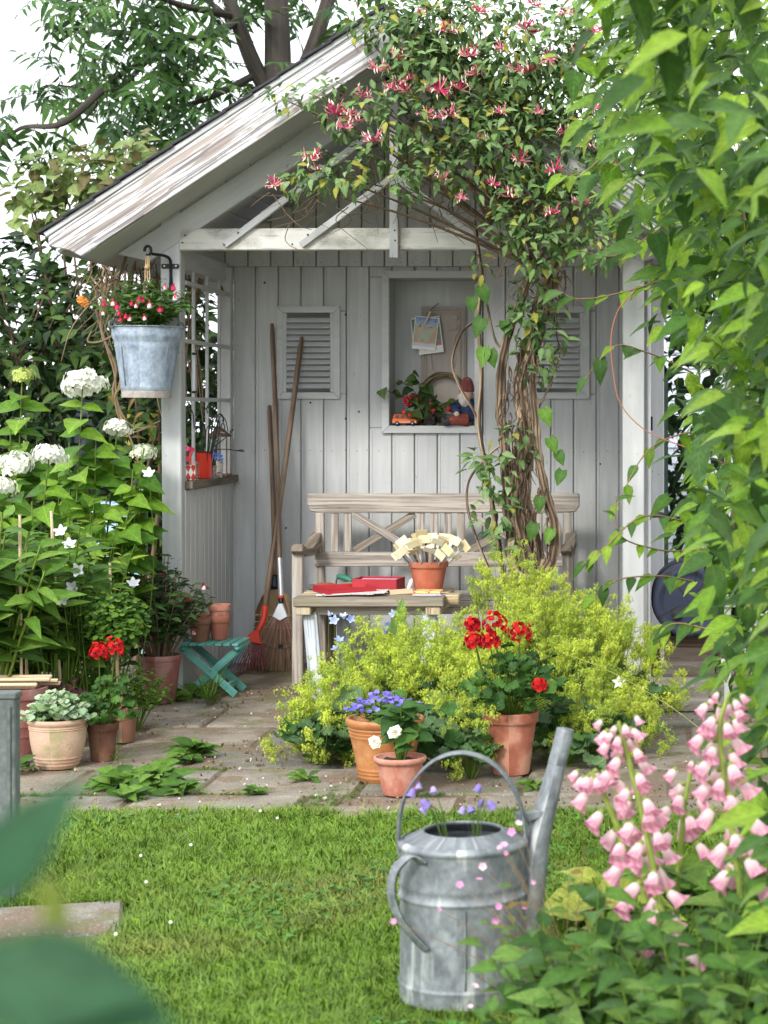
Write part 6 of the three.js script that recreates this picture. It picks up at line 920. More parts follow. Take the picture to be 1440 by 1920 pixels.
// ---- pots on the left
{
  pot('wine_pot', 'large wine red plastic pot with canes laid across its rim', 0.118, 0.27, M.clayWine, V(-2.545, 0, 2.86), { foot: 0.76, band: 0.16, lip: 0.07, rings: [0.45, 0.3] });
  for (let i = 0; i < 8; i++) { const y = 0.276 + (i % 3) * 0.012 + (i > 5 ? 0.012 : 0), z = 2.80 + (i % 5) * 0.036, x1 = -2.4 + rr(-0.06, 0.02); single('cut_cane', 'short pale cut cane lying across the wine red pot', 'cane', tube([V(-2.78, y, z + rr(-0.02, 0.02)), V(x1, y + 0.002, z + rr(-0.02, 0.02))], 0.0085, 1, 8, false), M.cane, null, null, 'cut canes on the pot'); }
  const sp = V(-2.3, 0, 3.13); pot('pale_pot', 'pale lime bloomed terracotta pot with silvery leaved plant', 0.113, 0.19, M.clayPale, sp, { foot: 0.66, band: 0.12, lip: 0.05, rings: [0.84, 0.8, 0.22, 0.15, 0.08], bellyOut: 0.08, round: 1 });
  bush({ name: 'silver_plant', label: 'silvery round leaved plant spilling over the pale pot', cat: 'plant', at: sp.clone().setY(0.165), h: 0.13, r: 0.15, stems: 44, per: 9, L: 0.036, leaf: G.disc, tints: T_.silver, count: 190, t0: 0.3, dome: 0.8, el: 0.5, sr: 0.0018, through: 0.2 });
  const gp = V(-2.165, 0, 3.0); pot('clay_pot', 'dark old clay pot with a red geranium beside the pale pot', 0.063, 0.152, M.clayDark, gp, { band: 0.2, foot: 0.7 });
  geranium('red geranium with one bright flower head in the dark clay pot', gp.clone().setY(0.13), 0.2, 0.15, [[0.0, 0.3, 0.05, 0.034], [0.055, 0.315, 0.03, 0.036]], 70, 0.075);
  const tp = V(-2.2, 0, 2.55); pot('clay_pot', 'mossy clay pot holding the box topiary', 0.056, 0.14, M.clayOld, tp, { band: 0.2 });
  const tt = thing('box_topiary', 'clipped box ball topiary on a thin stem in the mossy pot', 'topiary', tp.clone().setY(0.12)); part('trunk', tube([V(0, 0, 0), V(-0.025, 0.14, 0.01), V(-0.03, 0.3, 0), V(-0.035, 0.42, 0)], [0.009, 0.006], 12, 7), M.dryTwig, tt);
  foliage(tt, 'leaf', G.disc, [[84, 124, 50], [70, 108, 44], [104, 146, 58], [130, 170, 70]], scatter([[tp.x - 0.035, 0.50, tp.z, 0.115, 0.11, 0.115]], 1100, 0.026, { shell: 0.45 }), 120);
  bush({ name: 'box_bush', label: 'small rounded box bush between topiary and fuchsia pot', cat: 'shrub', at: V(-2.24, 0, 2.25), h: 0.3, r: 0.17, stems: 40, per: 14, L: 0.022, leaf: G.disc, tints: [[110, 146, 60], [88, 124, 50], [132, 166, 74]], count: 120, sr: 0.002, t0: 0.4 });
  const fp = V(-2.335, 0, 1.43); pot('wine_pot', 'wine red pot with ringed rim holding the dark leaved fuchsia', 0.098, 0.225, M.clayWine, fp, { foot: 0.72, band: 0.14, lip: 0.04, rings: [0.84, 0.8, 0.08], round: 1 });
  const f = bush({ name: 'fuchsia', label: 'dark leaved fuchsia bush in the wine red pot by the post', cat: 'fuchsia', at: fp.clone().setY(0.19), h: 0.52, r: 0.29, stems: 46, per: 14, L: 0.062, leaf: G.ovate, tints: T_.dark, count: 170, dome: 0.5, t0: 0.35, stemMat: M.twig });
  for (const k of [2, 9, 16, 21]) fuchsiaFlower(f.root, f.tips[k].p.clone().sub(f.root.position), k % 2);
  const fb = bush({ name: 'fuchsia', label: 'pink flowering fuchsia filling the hanging zinc bucket', cat: 'fuchsia', at: V(-2.425, 1.745, 1.33), h: 0.27, r: 0.27, stems: 70, per: 11, L: 0.05, leaf: G.ovate, tints: [[94, 134, 72], [110, 150, 84], [80, 118, 64]], count: 200, dome: 0.5, t0: 0.25, sr: 0.002 });
  const spots = [[195, 562], [192, 580], [212, 560], [218, 566], [224, 580], [236, 585], [243, 590], [248, 562], [262, 552], [268, 555], [280, 562], [270, 588], [300, 570], [330, 548], [226, 592], [309, 531], [326, 531], [256, 565]]; for (const [u, v] of spots) fuchsiaFlower(fb.root, spot(u, v, 1.52).sub(fb.root.position), rnd() < 0.6);
  const sw = bush({ name: 'seedling', label: 'pink and white fuchsia seedling in the weathered pot on the stool', cat: 'plant', at: V(-2.255, 0.36, 1.17), h: 0.13, r: 0.08, stems: 6, per: 6, L: 0.032, leaf: G.ovate, tints: T_.dark, count: 36, sr: 0.0015 }); fuchsiaFlower(sw.root, V(0.03, -0.03, 0.06), true); fuchsiaFlower(sw.root, V(-0.02, 0.09, 0.04), false);
}
function fuchsiaFlower(root, p, white) { const g = group('flower', root, p); part('sepals', fuchsiaFlower.a ??= (() => { const b = new Bag(); b.add(tube([V(0, 0, 0), V(0, -0.012, 0)], [0.0025, 0.004], 2, 6)); for (let k = 0; k < 4; k++) b.add(G.lance[0], aim(V(0, -0.012, 0), stalkDir(k * 1.57, -0.25), V(0, 1, 0), 0.022)); return b.geo; })(), fuchsiaFlower.m ??= petalMat(206, 34, 72), g); part('skirt', fuchsiaFlower.b ??= lathe([[0.003, -0.012], [0.008, -0.018], [0.0095, -0.026], [0.008, -0.031]], 10), white ? (fuchsiaFlower.w ??= petalMat(240, 226, 232)) : (fuchsiaFlower.p ??= petalMat(214, 62, 104)), g); g.rotation.set(rr(-0.3, 0.3), rr(0, 6), rr(-0.3, 0.3)); g.scale.setScalar(rr(0.9, 1.3)); }
function geranium(label, at, h, r, heads, leaves, L) {
  const b = bush({ name: 'geranium', label, cat: 'geranium', at, h, r, stems: leaves, per: 1, L, leaf: G.round, tints: T_.ger, count: leaves, t0: 0.9, dome: 0.55, el: 0.35, hmin: 0.3, sr: 0.0016, through: 0.3 });
  const red = [petalMat(196, 24, 26, 0.2), petalMat(214, 44, 40, 0.2), petalMat(176, 18, 36, 0.2)], g5 = [0.1, 0.55].map((e) => { const bb = new Bag(); bb.add(blossom(5, 0.0165, e, G.disc[0])); bb.add(blossom(4, 0.0125, e + 0.5, G.disc[0]), new THREE.Matrix4().makeRotationY(0.6)); return bb.geo; }), st = new Bag();
  for (const [x, y, z, R] of heads) { const hg = group('flower_head', b.root, V(x, y, z)); part('flower_stalk', tube([V(x * 0.2, 0, z * 0.2), V(x * 0.8, y * 0.6, z * 0.8), V(x, y, z)], [0.003, 0.002], 6, 4), leafMat(120, 140, 76, 0), b.root); for (let i = 0; i < 22; i++) { const d = stalkDir(i * 2.4, Math.asin(1 - (i + 0.5) / 22 * 1.6)); const o = part('blossom', g5[i % 2], red[i % 3], hg); o.applyMatrix4(aim(d.clone().multiplyScalar(R * rr(0.75, 1.15)), V(-d.z + 0.01, 0.1, d.x), d.clone().add(V(rr(-0.5, 0.5), rr(-0.3, 0.3), rr(-0.5, 0.5))), rr(0.75, 1.05))); } }
  return b;
}
// ---- pots and lady's mantle before the porch
{
  const gl = V(-1.005, 0, 3.4); pot('glazed_pot', 'honey glazed ribbed pot with blue lobelia', 0.143, 0.235, M.glaze, gl, { foot: 0.66, band: 0.13, lip: 0.05, rings: [0.84, 0.78, 0.72, 0.2, 0.14, 0.08], round: 1 });
  const lb = bush({ name: 'lobelia', label: 'blue flowering lobelia cushion in the honey glazed pot', cat: 'plant', at: gl.clone().setY(0.2), h: 0.12, r: 0.13, stems: 60, per: 7, L: 0.03, leaf: G.ovate, tints: T_.fresh, count: 110, dome: 0.4, sr: 0.0015 });
  const lg = blossom(5, 0.011, 0.2), lm = [petalMat(124, 112, 206), petalMat(150, 136, 220), petalMat(104, 100, 190)]; lb.tips.forEach((q, i) => { for (let k = 0; k < 2; k++) part('blossom', lg, lm[(i + k) % 3], lb.root, q.p.clone().sub(lb.root.position).add(V(rr(-0.012, 0.012), rr(0, 0.014), rr(-0.012, 0.012))), [rr(-0.3, 0.9), rr(0, 6), rr(-0.4, 0.4)]); });
  const bp = V(-0.915, 0, 3.665); pot('clay_pot', 'small pink terracotta pot with white begonia', 0.092, 0.135, M.clayPink, bp, { foot: 0.66, band: 0.16, lip: 0.1, round: 1 });
  const bg = bush({ name: 'begonia', label: 'white begonia with toothed leaves in the small terracotta pot', cat: 'begonia', at: bp.clone().setY(0.115), h: 0.24, r: 0.1, stems: 9, per: 5, L: 0.085, leaf: G.broad, tints: T_.ger, count: 45, t0: 0.35, dome: 0.3 });
  const wb = (() => { const b = new Bag(); for (let ring = 0; ring < 4; ring++) for (let k = 0; k < 7; k++) b.add(G.disc[0], aim(V(0, ring * 0.002, 0), stalkDir(k * 0.9 + ring, 0.15 + ring * 0.38), V(0, 1, 0), (0.026 - ring * 0.004) * rr(0.85, 1.1))); return b.geo; })(); const wm = petalMat(242, 240, 228); for (const [u, v] of [[743, 1372], [703, 1391], [738, 1374]]) part('blossom', wb, wm, bg.root, spot(u, v, 3.78).sub(bg.root.position), [1.1, rr(0, 6), rr(-0.4, 0.4)]);
  const rp = V(-0.55, 0, 3.26); pot('clay_pot', 'large terracotta pot with red geraniums amid the lime flowers', 0.107, 0.235, M.clay, rp, { band: 0.17, foot: 0.66, lip: 0.1 });
  geranium('red geraniums with four flower heads in the large terracotta pot', rp.clone().setY(0.2), 0.28, 0.2, [[-0.13, 0.305, 0.06, 0.034], [-0.055, 0.365, 0.04, 0.044], [0.04, 0.335, 0.06, 0.042], [-0.14, 0.36, 0.02, 0.024], [0.115, 0.145, 0.1, 0.02], [-0.07, 0.305, 0.08, 0.03]], 105, 0.085);
  const floret = new Bag(); for (let i = 0; i < 18; i++) { const d = stalkDir(rr(0, 6.28), rr(-0.8, 1.5)), p = d.clone().multiplyScalar(0.027 * Math.cbrt(rnd())); floret.add(blossom(4, 0.0078, 0.35, G.tiny[0]), aim(p, V(-d.z, rr(-0.4, 0.4), d.x + 0.01), d, 1)); } for (let i = 0; i < 5; i++) { const d = stalkDir(i * 1.3, 0.4); floret.add(tube([V(0, -0.03, 0), d.clone().multiplyScalar(0.012)], 0.0007, 1, 3, false)); } const fg = floret.geo;
  const lime = new THREE.MeshPhysicalMaterial({ color: 0xffffff, roughness: 0.8, transmission: 0.35, thickness: 0, side: THREE.DoubleSide });
  const plants = [[-1.26, 2.8, 0.22, 0.33, 'lady\'s mantle in lime flower at the left edge of the path'], [-1.08, 2.5, 0.26, 0.47, 'lady\'s mantle in lime flower before the potting table'], [-0.88, 2.65, 0.24, 0.44, 'lady\'s mantle in lime flower behind the glazed pot'], [-0.64, 1.95, 0.26, 0.68, 'tall lady\'s mantle in lime flower around the honeysuckle trunk'], [-0.42, 2.3, 0.3, 0.6, 'lady\'s mantle in lime flower behind the geranium pot'], [-0.24, 2.3, 0.28, 0.52, 'lady\'s mantle in lime flower by the shed corner'], [-0.27, 2.85, 0.25, 0.32, 'low lady\'s mantle in lime flower spreading over the paving'], [-1.3, 3.05, 0.15, 0.3, 'low lady\'s mantle in lime flower left of the glazed pot'], [-0.72, 2.85, 0.16, 0.42, 'lady\'s mantle in lime flower between the glazed and terracotta pots'], [-0.69, 3.38, 0.09, 0.3, 'small lady\'s mantle in lime flower left of the terracotta pot']];
  for (const [x, z, r, h, lab] of plants) {
    const at = V(x, 0, z), n = Math.round(70 * r / 0.3); const b = bush({ name: 'ladys_mantle', label: lab, cat: 'plant', at, h: h * 0.55, r: r * 1.15, stems: n, per: 1, L: 0.11, leaf: G.round, tints: T_.blue.concat(T_.ger), count: n, t0: 0.95, dome: 0.45, el: 0.3, sr: 0.002, through: 0.3 });
    const list = [], cols = [], st = new Bag(), sprays = Math.round(r * r * 1150 * Math.sqrt(h / 0.5)); for (let i = 0; i < sprays; i++) {
      const a = i * 2.4 + rr(-0.5, 0.5), q = Math.sqrt((i + 0.5) / sprays), R = r * (1.0 + 0.35 * vn(a * 2.5 + 8, x * 7 + 9, 64, 64, 5)) * q * 1.1, y = Math.max(0.06, h * (1.02 - 0.72 * Math.pow(q, 2.4)) * rr(0.72, 1.12) - (q > 0.85 ? rr(0, 0.1) : 0)), c = V(Math.cos(a) * R, y, Math.sin(a) * R), out = V(Math.cos(a) * q, 0.9, Math.sin(a) * q).normalize(), tone = rnd(), big = rr(0.7, 1.25);
      for (let k = 0; k < 12; k++) { const d = V(rr(-1, 1), rr(-1, 1), rr(-1, 1)); if (d.length() > 1) d.normalize(); const p = c.clone().addScaledVector(d, 0.03 * big).addScaledVector(out, rr(-0.055, 0.03) * big); list.push(new THREE.Matrix4().makeRotationFromEuler(new THREE.Euler(rr(-0.6, 0.9), rr(0, 6.28), rr(-0.6, 0.6))).scale(V(1, 1, 1).multiplyScalar(rr(0.45, 0.85))).setPosition(p)); const kk = rr(0.9, 1.08), cc = mix3([204, 216, 72], [164, 186, 58], tone); cols.push(col(cc[0] * kk, cc[1] * kk, cc[2] * kk)); }
      st.add(tube([V(c.x * 0.45, 0.02, c.z * 0.45), V(c.x * 0.8, c.y * 0.6, c.z * 0.8), c], [0.0014, 0.0008], 4, 3)); }
    const im = new THREE.InstancedMesh(fg, lime, list.length); im.name = 'flower_froth'; im.userData.kind = 'stuff'; list.forEach((m, i) => { im.setMatrixAt(i, m); im.setColorAt(i, cols[i]); }); b.root.add(im); part('flower_stalk', st.geo, leafMat(150, 164, 84, 0), b.root);
  }
  for (const [x, z, r, lab] of [[-0.36, 3.08, 0.2, 'scalloped lady\'s mantle leaves right of the terracotta geranium pot'], [-0.79, 3.12, 0.13, 'scalloped lady\'s mantle leaves between the two front pots'], [-1.2, 3.0, 0.16, 'scalloped lady\'s mantle leaves beside the glazed pot']]) bush({ name: 'ladys_mantle', label: lab, cat: 'plant', at: V(x, 0, z), h: 0.24, r, stems: 40, per: 1, L: 0.14, leaf: G.round, tints: T_.blue.concat(T_.ger), count: 40, t0: 0.95, dome: 0.6, el: 0.15, hmin: 0.3, sr: 0.002, through: 0.25 });
  // pale blue delphinium-like flowers rising through the lime froth
  const bl = thing('blue_bellflower', 'pale blue bellflowers rising through the lime flowers below the table', 'flower', V(-1.4, 0, 2.2)), st = new Bag(), g5 = cupBell, pb = [petalMat(196, 208, 240), petalMat(170, 188, 236), petalMat(110, 130, 214)];
  [[670, 1140, 0], [616, 1155, 0], [628, 1166, 0], [645, 1160, 0], [636, 1206, 1], [739, 1153, 0], [728, 1173, 1], [720, 1190, 2], [731, 1196, 2], [718, 1213, 1], [658, 1162, 1], [632, 1220, 1]].slice(1).forEach(([u, v, k]) => { const p = spot(u, v, 2.2); part('blossom', g5, pb[k], bl, p.clone().sub(bl.position), [rr(0.2, 1.5), rr(0, 6), rr(-0.7, 0.7)]).scale.setScalar(rr(0.6, 0.8)); st.add(tube([V(p.x - (u < 690 ? -0.03 : 0.02), 0, 2.2).sub(bl.position), V(p.x, p.y * 0.7, 2.19).sub(bl.position), p.clone().sub(bl.position)], [0.0025, 0.0012], 6, 4)); }); part('stem', st.geo, leafMat(112, 142, 74, 0), bl);
  single('broad_leaf', 'single long wavy green leaf standing among the lime flowers', 'leaf', (() => { const g = leafGeo(0.32, { n: 10, fold: 0.35, droop: 0.2, serr: 0.03 }); g.applyMatrix4(aim(V(0, 0, 0), V(0.1, 1, 0.05), V(0, 0, 1), 0.36)); return g; })(), leafMat(128, 164, 92, 0.4), V(-1.13, 0.2, 2.25));
  const wf = thing('fallen_bellflower', 'white bellflower on a long bent stem across the lime flowers', 'flower', spot(1160, 1280, 2.8)); part('blossom', blossom(5, 0.03, 0.3, G.ovate[2]), petalMat(244, 244, 248), wf, V(0, 0, 0), [1.2, 0.3, 0]); part('stem', tube([spot(1050, 1222, 2.6), spot(1150, 1262, 2.8), spot(1250, 1320, 2.9), spot(1330, 1380, 3.1)].map((p) => p.sub(wf.position)), 0.0016, 14, 4), leafMat(190, 196, 130, 0), wf);
}
// ---- weeds on the paving
function rosette(label, x, z, n, L, tints = T_.fresh, geos = G.ovate) { return bush({ name: 'weed', label, cat: 'weed', at: V(x, 0, z), h: L * 0.7, r: L * 0.9, stems: n, per: 2, L, leaf: geos, tints, count: 60, t0: 0.3, el: 0.25, dome: 0.7, sr: 0.0016 }); }
[[290, 1478, 26, 0.11, 'large rosette of dandelion leaves on the paving'], [230, 1480, 18, 0.1, 'leafy plantain weed left of the dandelion rosette'], [335, 1490, 14, 0.08, 'low creeping weed beside the dandelion rosette'], [362, 1420, 14, 0.09, 'upright weed growing from a joint in the paving'], [345, 1430, 8, 0.06, 'small weed next to the upright paving weed'], [250, 1500, 10, 0.07, 'weed sprawling on the lawn edge'], [190, 1475, 10, 0.06, 'small leafy weed near the pale pot'], [300, 1318, 16, 0.08, 'weed by the wine red fuchsia pot'], [325, 1312, 12, 0.07, 'leafy weed between fuchsia pot and stool'], [370, 1306, 14, 0.07, 'weed under the teal stool'], [30, 1450, 7, 0.08, 'single plantain at the foot of the wine red pot'], [570, 1465, 7, 0.06, 'small weed in the paving near the lime flowers'], [480, 1490, 8, 0.05, 'tiny weed in the joint before the lawn'], [1000, 1480, 8, 0.05, 'tiny weed behind the watering can']].forEach(([u, v, n, L, lab]) => { const p = W3(u, v); rosette(lab, p.x, p.z, n, L); });
function tuft(label, x, z, n, L, c = [120, 156, 62]) { const t = thing('grass_tuft', label, 'grass', V(x, 0, z)), b = new Bag(); for (let i = 0; i < n; i++) { const a = rr(0, 6.28), l = L * rr(0.5, 1.1), d = V(Math.cos(a), 0, Math.sin(a)); const g = leafGeo(0.03, { n: 6, fold: 0.2, droop: rr(0.2, 0.9) }); b.add(g, aim(V(rr(-0.02, 0.02), 0, rr(-0.02, 0.02)), d.clone().multiplyScalar(rr(0.3, 1)).add(V(0, 1, 0)), d.clone().multiplyScalar(-1).add(V(0, 0.2, 0)), l)); } part('blades', b.geo, leafMat(...c, 0.35), t).userData.kind = 'stuff'; }
tuft('grass tuft beside the dark clay geranium pot', W3(218, 1432).x, W3(218, 1432).z, 16, 0.16); tuft('long grass spilling from under the teal stool', W3(395, 1318).x, W3(395, 1318).z, 60, 0.2, [112, 148, 58]); tuft('grass tuft left of the teal stool', W3(360, 1316).x, W3(360, 1316).z, 26, 0.15); tuft('grass tuft at the lawn edge by the watering can', W3(712, 1545).x, W3(712, 1545).z, 26, 0.09); tuft('grass tuft on the paving joint left of the glazed pot', W3(600, 1500).x, W3(600, 1500).z, 20, 0.06);
{ // daisies and clover in the lawn
  const g = bumpy(0.0045, 0.15, 9, 2, 1), m = std({ color: col(240, 240, 232), roughness: 0.8 }); for (const [u, v] of [[264, 1633], [358, 1612], [274, 1684], [320, 1762], [217, 1785], [488, 1546], [520, 1560]]) { const p = W3(u, v); const t = thing('clover_flower', 'small white clover flower in the lawn', 'flower', p, 'clover flowers in the lawn'); part('flower_head', g, m, t, V(0, 0.045, 0)); part('stem', tube([V(0, -0.01, 0), V(0.002, 0.04, 0)], 0.001, 1, 4, false), leafMat(110, 142, 66, 0), t); }
}
// ---- raised bed corner at the left
{
  const rb = thing('raised_bed', 'grey raised bed of ribbed boards with galvanised corner post', 'planter', V(-2.23, 0, 5.0)); const gm = std({ map: M.zinc.map, color: col(190, 194, 186), roughness: 0.75 });
  for (let i = 0; i < 9; i++) part('ribbed_board', cbox(0.78, 0.013, 0.03, 0.003), gm, rb, V(-0.03, 0.012 + i * 0.0165, 0.26)); for (let i = 0; i < 9; i++) part('ribbed_board', cbox(0.03, 0.013, 0.5, 0.003), gm, rb, V(0.342, 0.012 + i * 0.0165, -0.02));
  part('corner_post', cbox(0.07, 0.56, 0.05, 0.004), gm, rb, V(0.4, 0.28, 0.17)); part('post_rib', cbox(0.01, 0.54, 0.012, 0.002), gm, rb, V(0.42, 0.27, 0.197)); part('post_cap', cbox(0.078, 0.018, 0.06, 0.003), gm, rb, V(0.4, 0.569, 0.17)); part('soil', cbox(0.68, 0.02, 0.46, 0.005), M.compost, rb, V(-0.03, 0.12, 0.0));
}
// ---- harebells in the can, spray of small pink flowers, foxgloves, foreground leaves
{
  const bell = (() => { const b = new Bag(); b.add(lathe([[0.001, 0], [0.006, -0.002], [0.009, -0.009], [0.0095, -0.016], [0.014, -0.022]], 10)); return b.geo; })();
  const hb = thing('harebell', 'violet harebells standing in the watering can', 'flower', V(-0.452, 0.25, 6.1)), st = new Bag(), vio = [petalMat(172, 158, 220), petalMat(190, 176, 228), petalMat(150, 132, 206)];
  for (const [u, v, z] of [[775, 1478, 6.12], [790, 1500, 6.14], [812, 1474, 6.1], [800, 1510, 6.12], [783, 1465, 6.1], [880, 1510, 6.1], [905, 1500, 6.08], [900, 1470, 6.06], [915, 1502, 6.1], [870, 1512, 6.1]]) { const p = spot(u, v, z); part('bell', bell, pick(vio), hb, p.clone().sub(hb.position), [rr(-0.6, 0.6), 0, rr(-0.6, 0.6)]).scale.setScalar(rr(0.7, 0.95)); const bx = u < 850 ? -0.47 : -0.42; st.add(tube([V(bx, 0.26, 6.1).sub(hb.position), V(lerp(bx, p.x, 0.6), 0.43, 6.1).sub(hb.position), p.clone().sub(hb.position)], [0.0016, 0.001], 8, 4)); } part('stem', st.geo, leafMat(110, 140, 84, 0), hb);
  const sp = bush({ name: 'pink_geranium_spray', label: 'loose spray of tiny pink flowers in front of the watering can', cat: 'flower', at: V(-0.2, 0, 6.45), h: 0.42, r: 0.3, stems: 16, per: 6, L: 0.04, leaf: G.ovate, tints: [[120, 150, 76], [140, 120, 66], [96, 132, 62]], count: 96, dome: 0.5, sr: 0.0013, t0: 0.3, stemMat: std({ color: col(150, 104, 84) }) });
  const ps = new Bag(), pf = blossom(5, 0.013, 0.4), pm = [petalMat(228, 178, 206), petalMat(214, 152, 194), petalMat(240, 208, 220)]; for (const [u, v] of [[960, 1560], [945, 1585], [972, 1545], [938, 1590], [905, 1624], [898, 1650], [935, 1700], [862, 1660], [930, 1725], [823, 1706], [738, 1728], [890, 1850], [882, 1888], [1002, 1790], [985, 1700], [950, 1600], [1000, 1655]]) { { const e = spot(u, v, 6.45).sub(sp.root.position); ps.add(tube([V(0.02, 0, 0), V(e.x * 0.35 + 0.02, e.y * 0.55, 0.03), V(e.x * 0.75, e.y * 0.88, 0.02), e], [0.0012, 0.0006], 10, 4)); } part('blossom', pf, pick(pm), sp.root, spot(u, v, 6.45).sub(sp.root.position), [rr(0.3, 1.4), rr(0, 6), rr(-0.5, 0.5)]).scale.setScalar(rr(0.5, 0.85)); }
  part('flower_stalk', ps.geo, std({ color: col(140, 116, 84), roughness: 0.8 }), sp.root);
  // foxgloves
  const fox = (() => { const b = new Bag(true); const prof = [[0.004, 0], [0.01, -0.003], [0.0135, -0.013], [0.016, -0.026], [0.0175, -0.034], [0.0225, -0.0415], [0.0245, -0.0445]]; const g = lathe(prof, 20); const p = g.attributes.position; for (let i = 0; i < p.count; i++) { const k = sstep(0.034, 0.0445, -p.getY(i)), a = Math.atan2(p.getZ(i), p.getX(i)), f = 1 + k * (0.1 * Math.cos(5 * a) + 0.12 * Math.cos(a)); p.setXYZ(i, p.getX(i) * f, p.getY(i) - k * 0.004 * Math.cos(a), p.getZ(i) * f); } g.computeVertexNormals(); const c = new Float32Array(p.count * 3); const A = col(248, 228, 228), B = col(210, 118, 158); for (let i = 0; i < p.count; i++) { const k = sstep(0.008, 0.04, -p.getY(i)) * (0.75 + 0.25 * Math.sin(i * 5.1)); c[i * 3] = lerp(A.r, B.r, k); c[i * 3 + 1] = lerp(A.g, B.g, k); c[i * 3 + 2] = lerp(A.b, B.b, k); } g.setAttribute('color', new THREE.BufferAttribute(c, 3)); b.add(g, null, new THREE.Color(1, 1, 1)); return b.geo; })();
  const fm = vcMat(0.4), calyx = ball(0.008, 1, 1, 1, 8), cm = leafMat(150, 168, 96, 0);
  const foxglove = (label, pts, n, s0, s1) => { const b = V(pts[0].x, 0, pts[0].z), t = thing('foxglove', label, 'foxglove', b), c = new THREE.CatmullRomCurve3([V(pts[0].x + 0.02, 0, pts[0].z), ...pts]); part('stem', tube([V(pts[0].x + 0.02, 0, pts[0].z), ...pts].map((p) => p.clone().sub(b)), [0.009, 0.004], 24, 8), leafMat(156, 176, 96, 0), t); for (let i = 0; i < n; i++) { const q = lerp(s0, s1, i / (n - 1)), p = c.getPoint(q).sub(b), a = i * 2.4 + rr(-0.5, 0.5), d = V(Math.cos(a) * 0.6 + rr(-0.25, 0.25), -0.85 + rr(-0.1, 0.2), Math.sin(a) * 0.5 + 0.2).normalize(); const g = group('bell', t, p.clone().add(V(Math.cos(a) * rr(0.02, 0.042), rr(-0.008, 0.008), Math.sin(a) * rr(0.02, 0.04)))); g.quaternion.setFromUnitVectors(V(0, -1, 0), d); const sc = lerp(1.08, 0.5, Math.pow(i / n, 2.2)) * rr(0.72, 0.95); g.scale.setScalar(sc); part('corolla', fox, fm, g); part('calyx', calyx, cm, g, V(0, 0.003, 0)); } const lv = []; for (let i = 0; i < 14; i++) lv.push(aim(c.getPoint(rr(0.02, s0 * 0.85)), stalkDir(i * 2.4, 0.3), V(0, 1, 0.3), rr(0.1, 0.17))); foliage(t, 'leaf', G.ovate, T_.fresh, lv, 14); };
  const Z = 6.62; foxglove('pink foxglove spike leaning left beside the watering can', [spot(1262, 1830, Z), spot(1235, 1680, Z), spot(1205, 1530, Z), spot(1172, 1400, Z), spot(1160, 1352, Z)], 40, 0.26, 1); foxglove('upright pink foxglove spike by the climbing vine', [spot(1400, 1820, Z), spot(1385, 1650, Z), spot(1362, 1480, Z), spot(1350, 1360, Z), spot(1368, 1298, Z)], 36, 0.4, 1); foxglove('shorter pink foxglove spike between the two tall ones', [spot(1268, 1720, 6.3), spot(1275, 1600, 6.3), spot(1285, 1500, 6.3), spot(1300, 1425, 6.3)], 12, 0.55, 1); foxglove('second leaning foxglove spike crossing the left one', [spot(1240, 1800, Z - 0.1), spot(1215, 1700, Z - 0.1), spot(1160, 1560, Z - 0.1), spot(1118, 1460, Z - 0.1), spot(1105, 1448, Z - 0.1)], 22, 0.4, 1);
  // foreground bed on the right
  const bed = [[-0.14, 6.85, 0.42, 0.26, 'dense leafy perennial in front of the watering can'], [0.1, 7.05, 0.5, 0.26, 'broad leaved perennial under the foxgloves'], [-0.02, 6.5, 0.36, 0.22, 'leafy perennial between can and foxgloves'], [0.28, 6.7, 0.55, 0.24, 'tall leafy perennial at the right border edge'], [0.02, 7.3, 0.44, 0.24, 'low leafy plant at the bottom of the border'], [0.3, 7.25, 0.5, 0.2, 'leafy plant nearest the border corner with narrow leaves'], [-0.24, 7.2, 0.3, 0.2, 'sprawling leafy plant at the lawn edge'], [0.3, 6.1, 0.5, 0.25, 'dark leafy plant behind the tall foxglove']];
  bed.forEach(([x, z, h, r, lab], i) => bush({ name: 'border_perennial', label: lab, cat: 'plant', at: V(x, 0, z), h, r, stems: 24, per: 8, L: [0.085, 0.072, 0.06, 0.08][i % 4], leaf: i % 2 ? G.ovate : i % 4 ? G.lance.concat(G.ovate) : G.vine, tints: [[86, 128, 58], [102, 144, 68], [70, 110, 52], [120, 156, 80]], count: 150, t0: 0.3, dome: 0.4, sr: 0.003 }));
  bush({ name: 'yellow_hosta', label: 'yellow green crinkled leaf plant behind the watering can spout', cat: 'plant', at: V(-0.13, 0, 5.5), h: 0.14, r: 0.18, stems: 26, per: 2, L: 0.1, leaf: G.broad, tints: [[176, 190, 84], [156, 178, 74], [190, 198, 104], [120, 156, 64]], count: 52, t0: 0.6, dome: 0.5 });
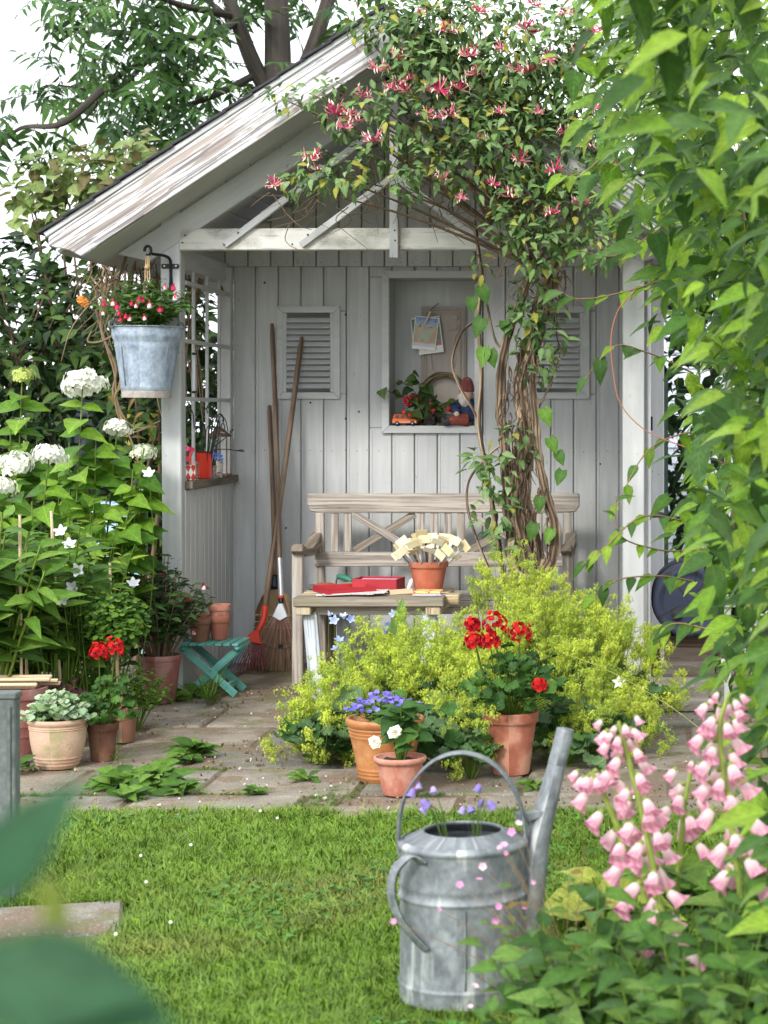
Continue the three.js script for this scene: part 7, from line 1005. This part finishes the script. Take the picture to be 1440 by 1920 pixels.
  bush({ name: 'ground_cover', label: 'low green ground cover along the path behind the foxgloves', cat: 'plant', at: V(0.1, 0, 5.3), h: 0.14, r: 0.24, stems: 26, per: 4, L: 0.07, leaf: G.ovate, tints: T_.fresh, count: 80, dome: 0.5 });
  const wp = bush({ name: 'phlox', label: 'white phlox behind the climbing vine on the right', cat: 'flower', at: V(0.42, 0, 4.2), h: 0.9, r: 0.15, stems: 10, per: 9, L: 0.07, leaf: G.lance, tints: T_.fresh, count: 60, sr: 0.004 }); const wg = blossom(5, 0.016, 0.2), wm = petalMat(244, 242, 240); wp.tips.forEach((q) => { for (let k = 0; k < 9; k++) part('blossom', wg, wm, wp.root, q.p.clone().sub(wp.root.position).add(V(rr(-0.035, 0.035), rr(-0.02, 0.03), rr(-0.035, 0.035))), [rr(0, 1.4), rr(0, 6), rr(-0.5, 0.5)]); });
  // out of focus shoot very close to the camera
  const ns = thing('near_shoot', 'blurred dark green leafy shoot with yellow bud close to the lens', 'plant', V(-0.24, 0, 10.0)); part('stem', tube([V(0, 0, 0), V(-0.01, 0.6, 0), V(0.0, 1.0, 0.0), V(0.01, 1.17, 0)], [0.006, 0.002], 12, 6), leafMat(96, 130, 70, 0), ns);
  const nl = leafGeo(0.46, { n: 8, fold: 0.15, droop: 0.15 }), dg = leafMat(46, 92, 66, 0.2), put = (p, d, up, L) => { const o = part('leaf', nl, dg, ns); o.applyMatrix4(aim(p.sub(ns.position), d, up, L)); };
  put(spot(-70, 1800, 10.0), V(1, -0.22, 0.1), V(0, 0.7, 0.9), 0.082); put(spot(-60, 1700, 9.99), V(0.62, 0.78, 0.0), V(-0.3, 0.3, 1), 0.062); put(spot(-90, 1850, 10.01), V(1, 0.02, 0.1), V(0, 0.6, 1), 0.072);
  for (const [u, v, r] of [[92, 1672, 0.005], [105, 1710, 0.0055], [150, 1655, 0.003]]) part('bud', bumpy(r, 0.1, 4, u), leafMat(142, 160, 76, 0.3), ns, spot(u, v, 9.99).sub(ns.position));
}

scene.traverse((o) => { if (o.isMesh) { o.castShadow = true; o.receiveShadow = true; } });
renderer.render(scene, camera);
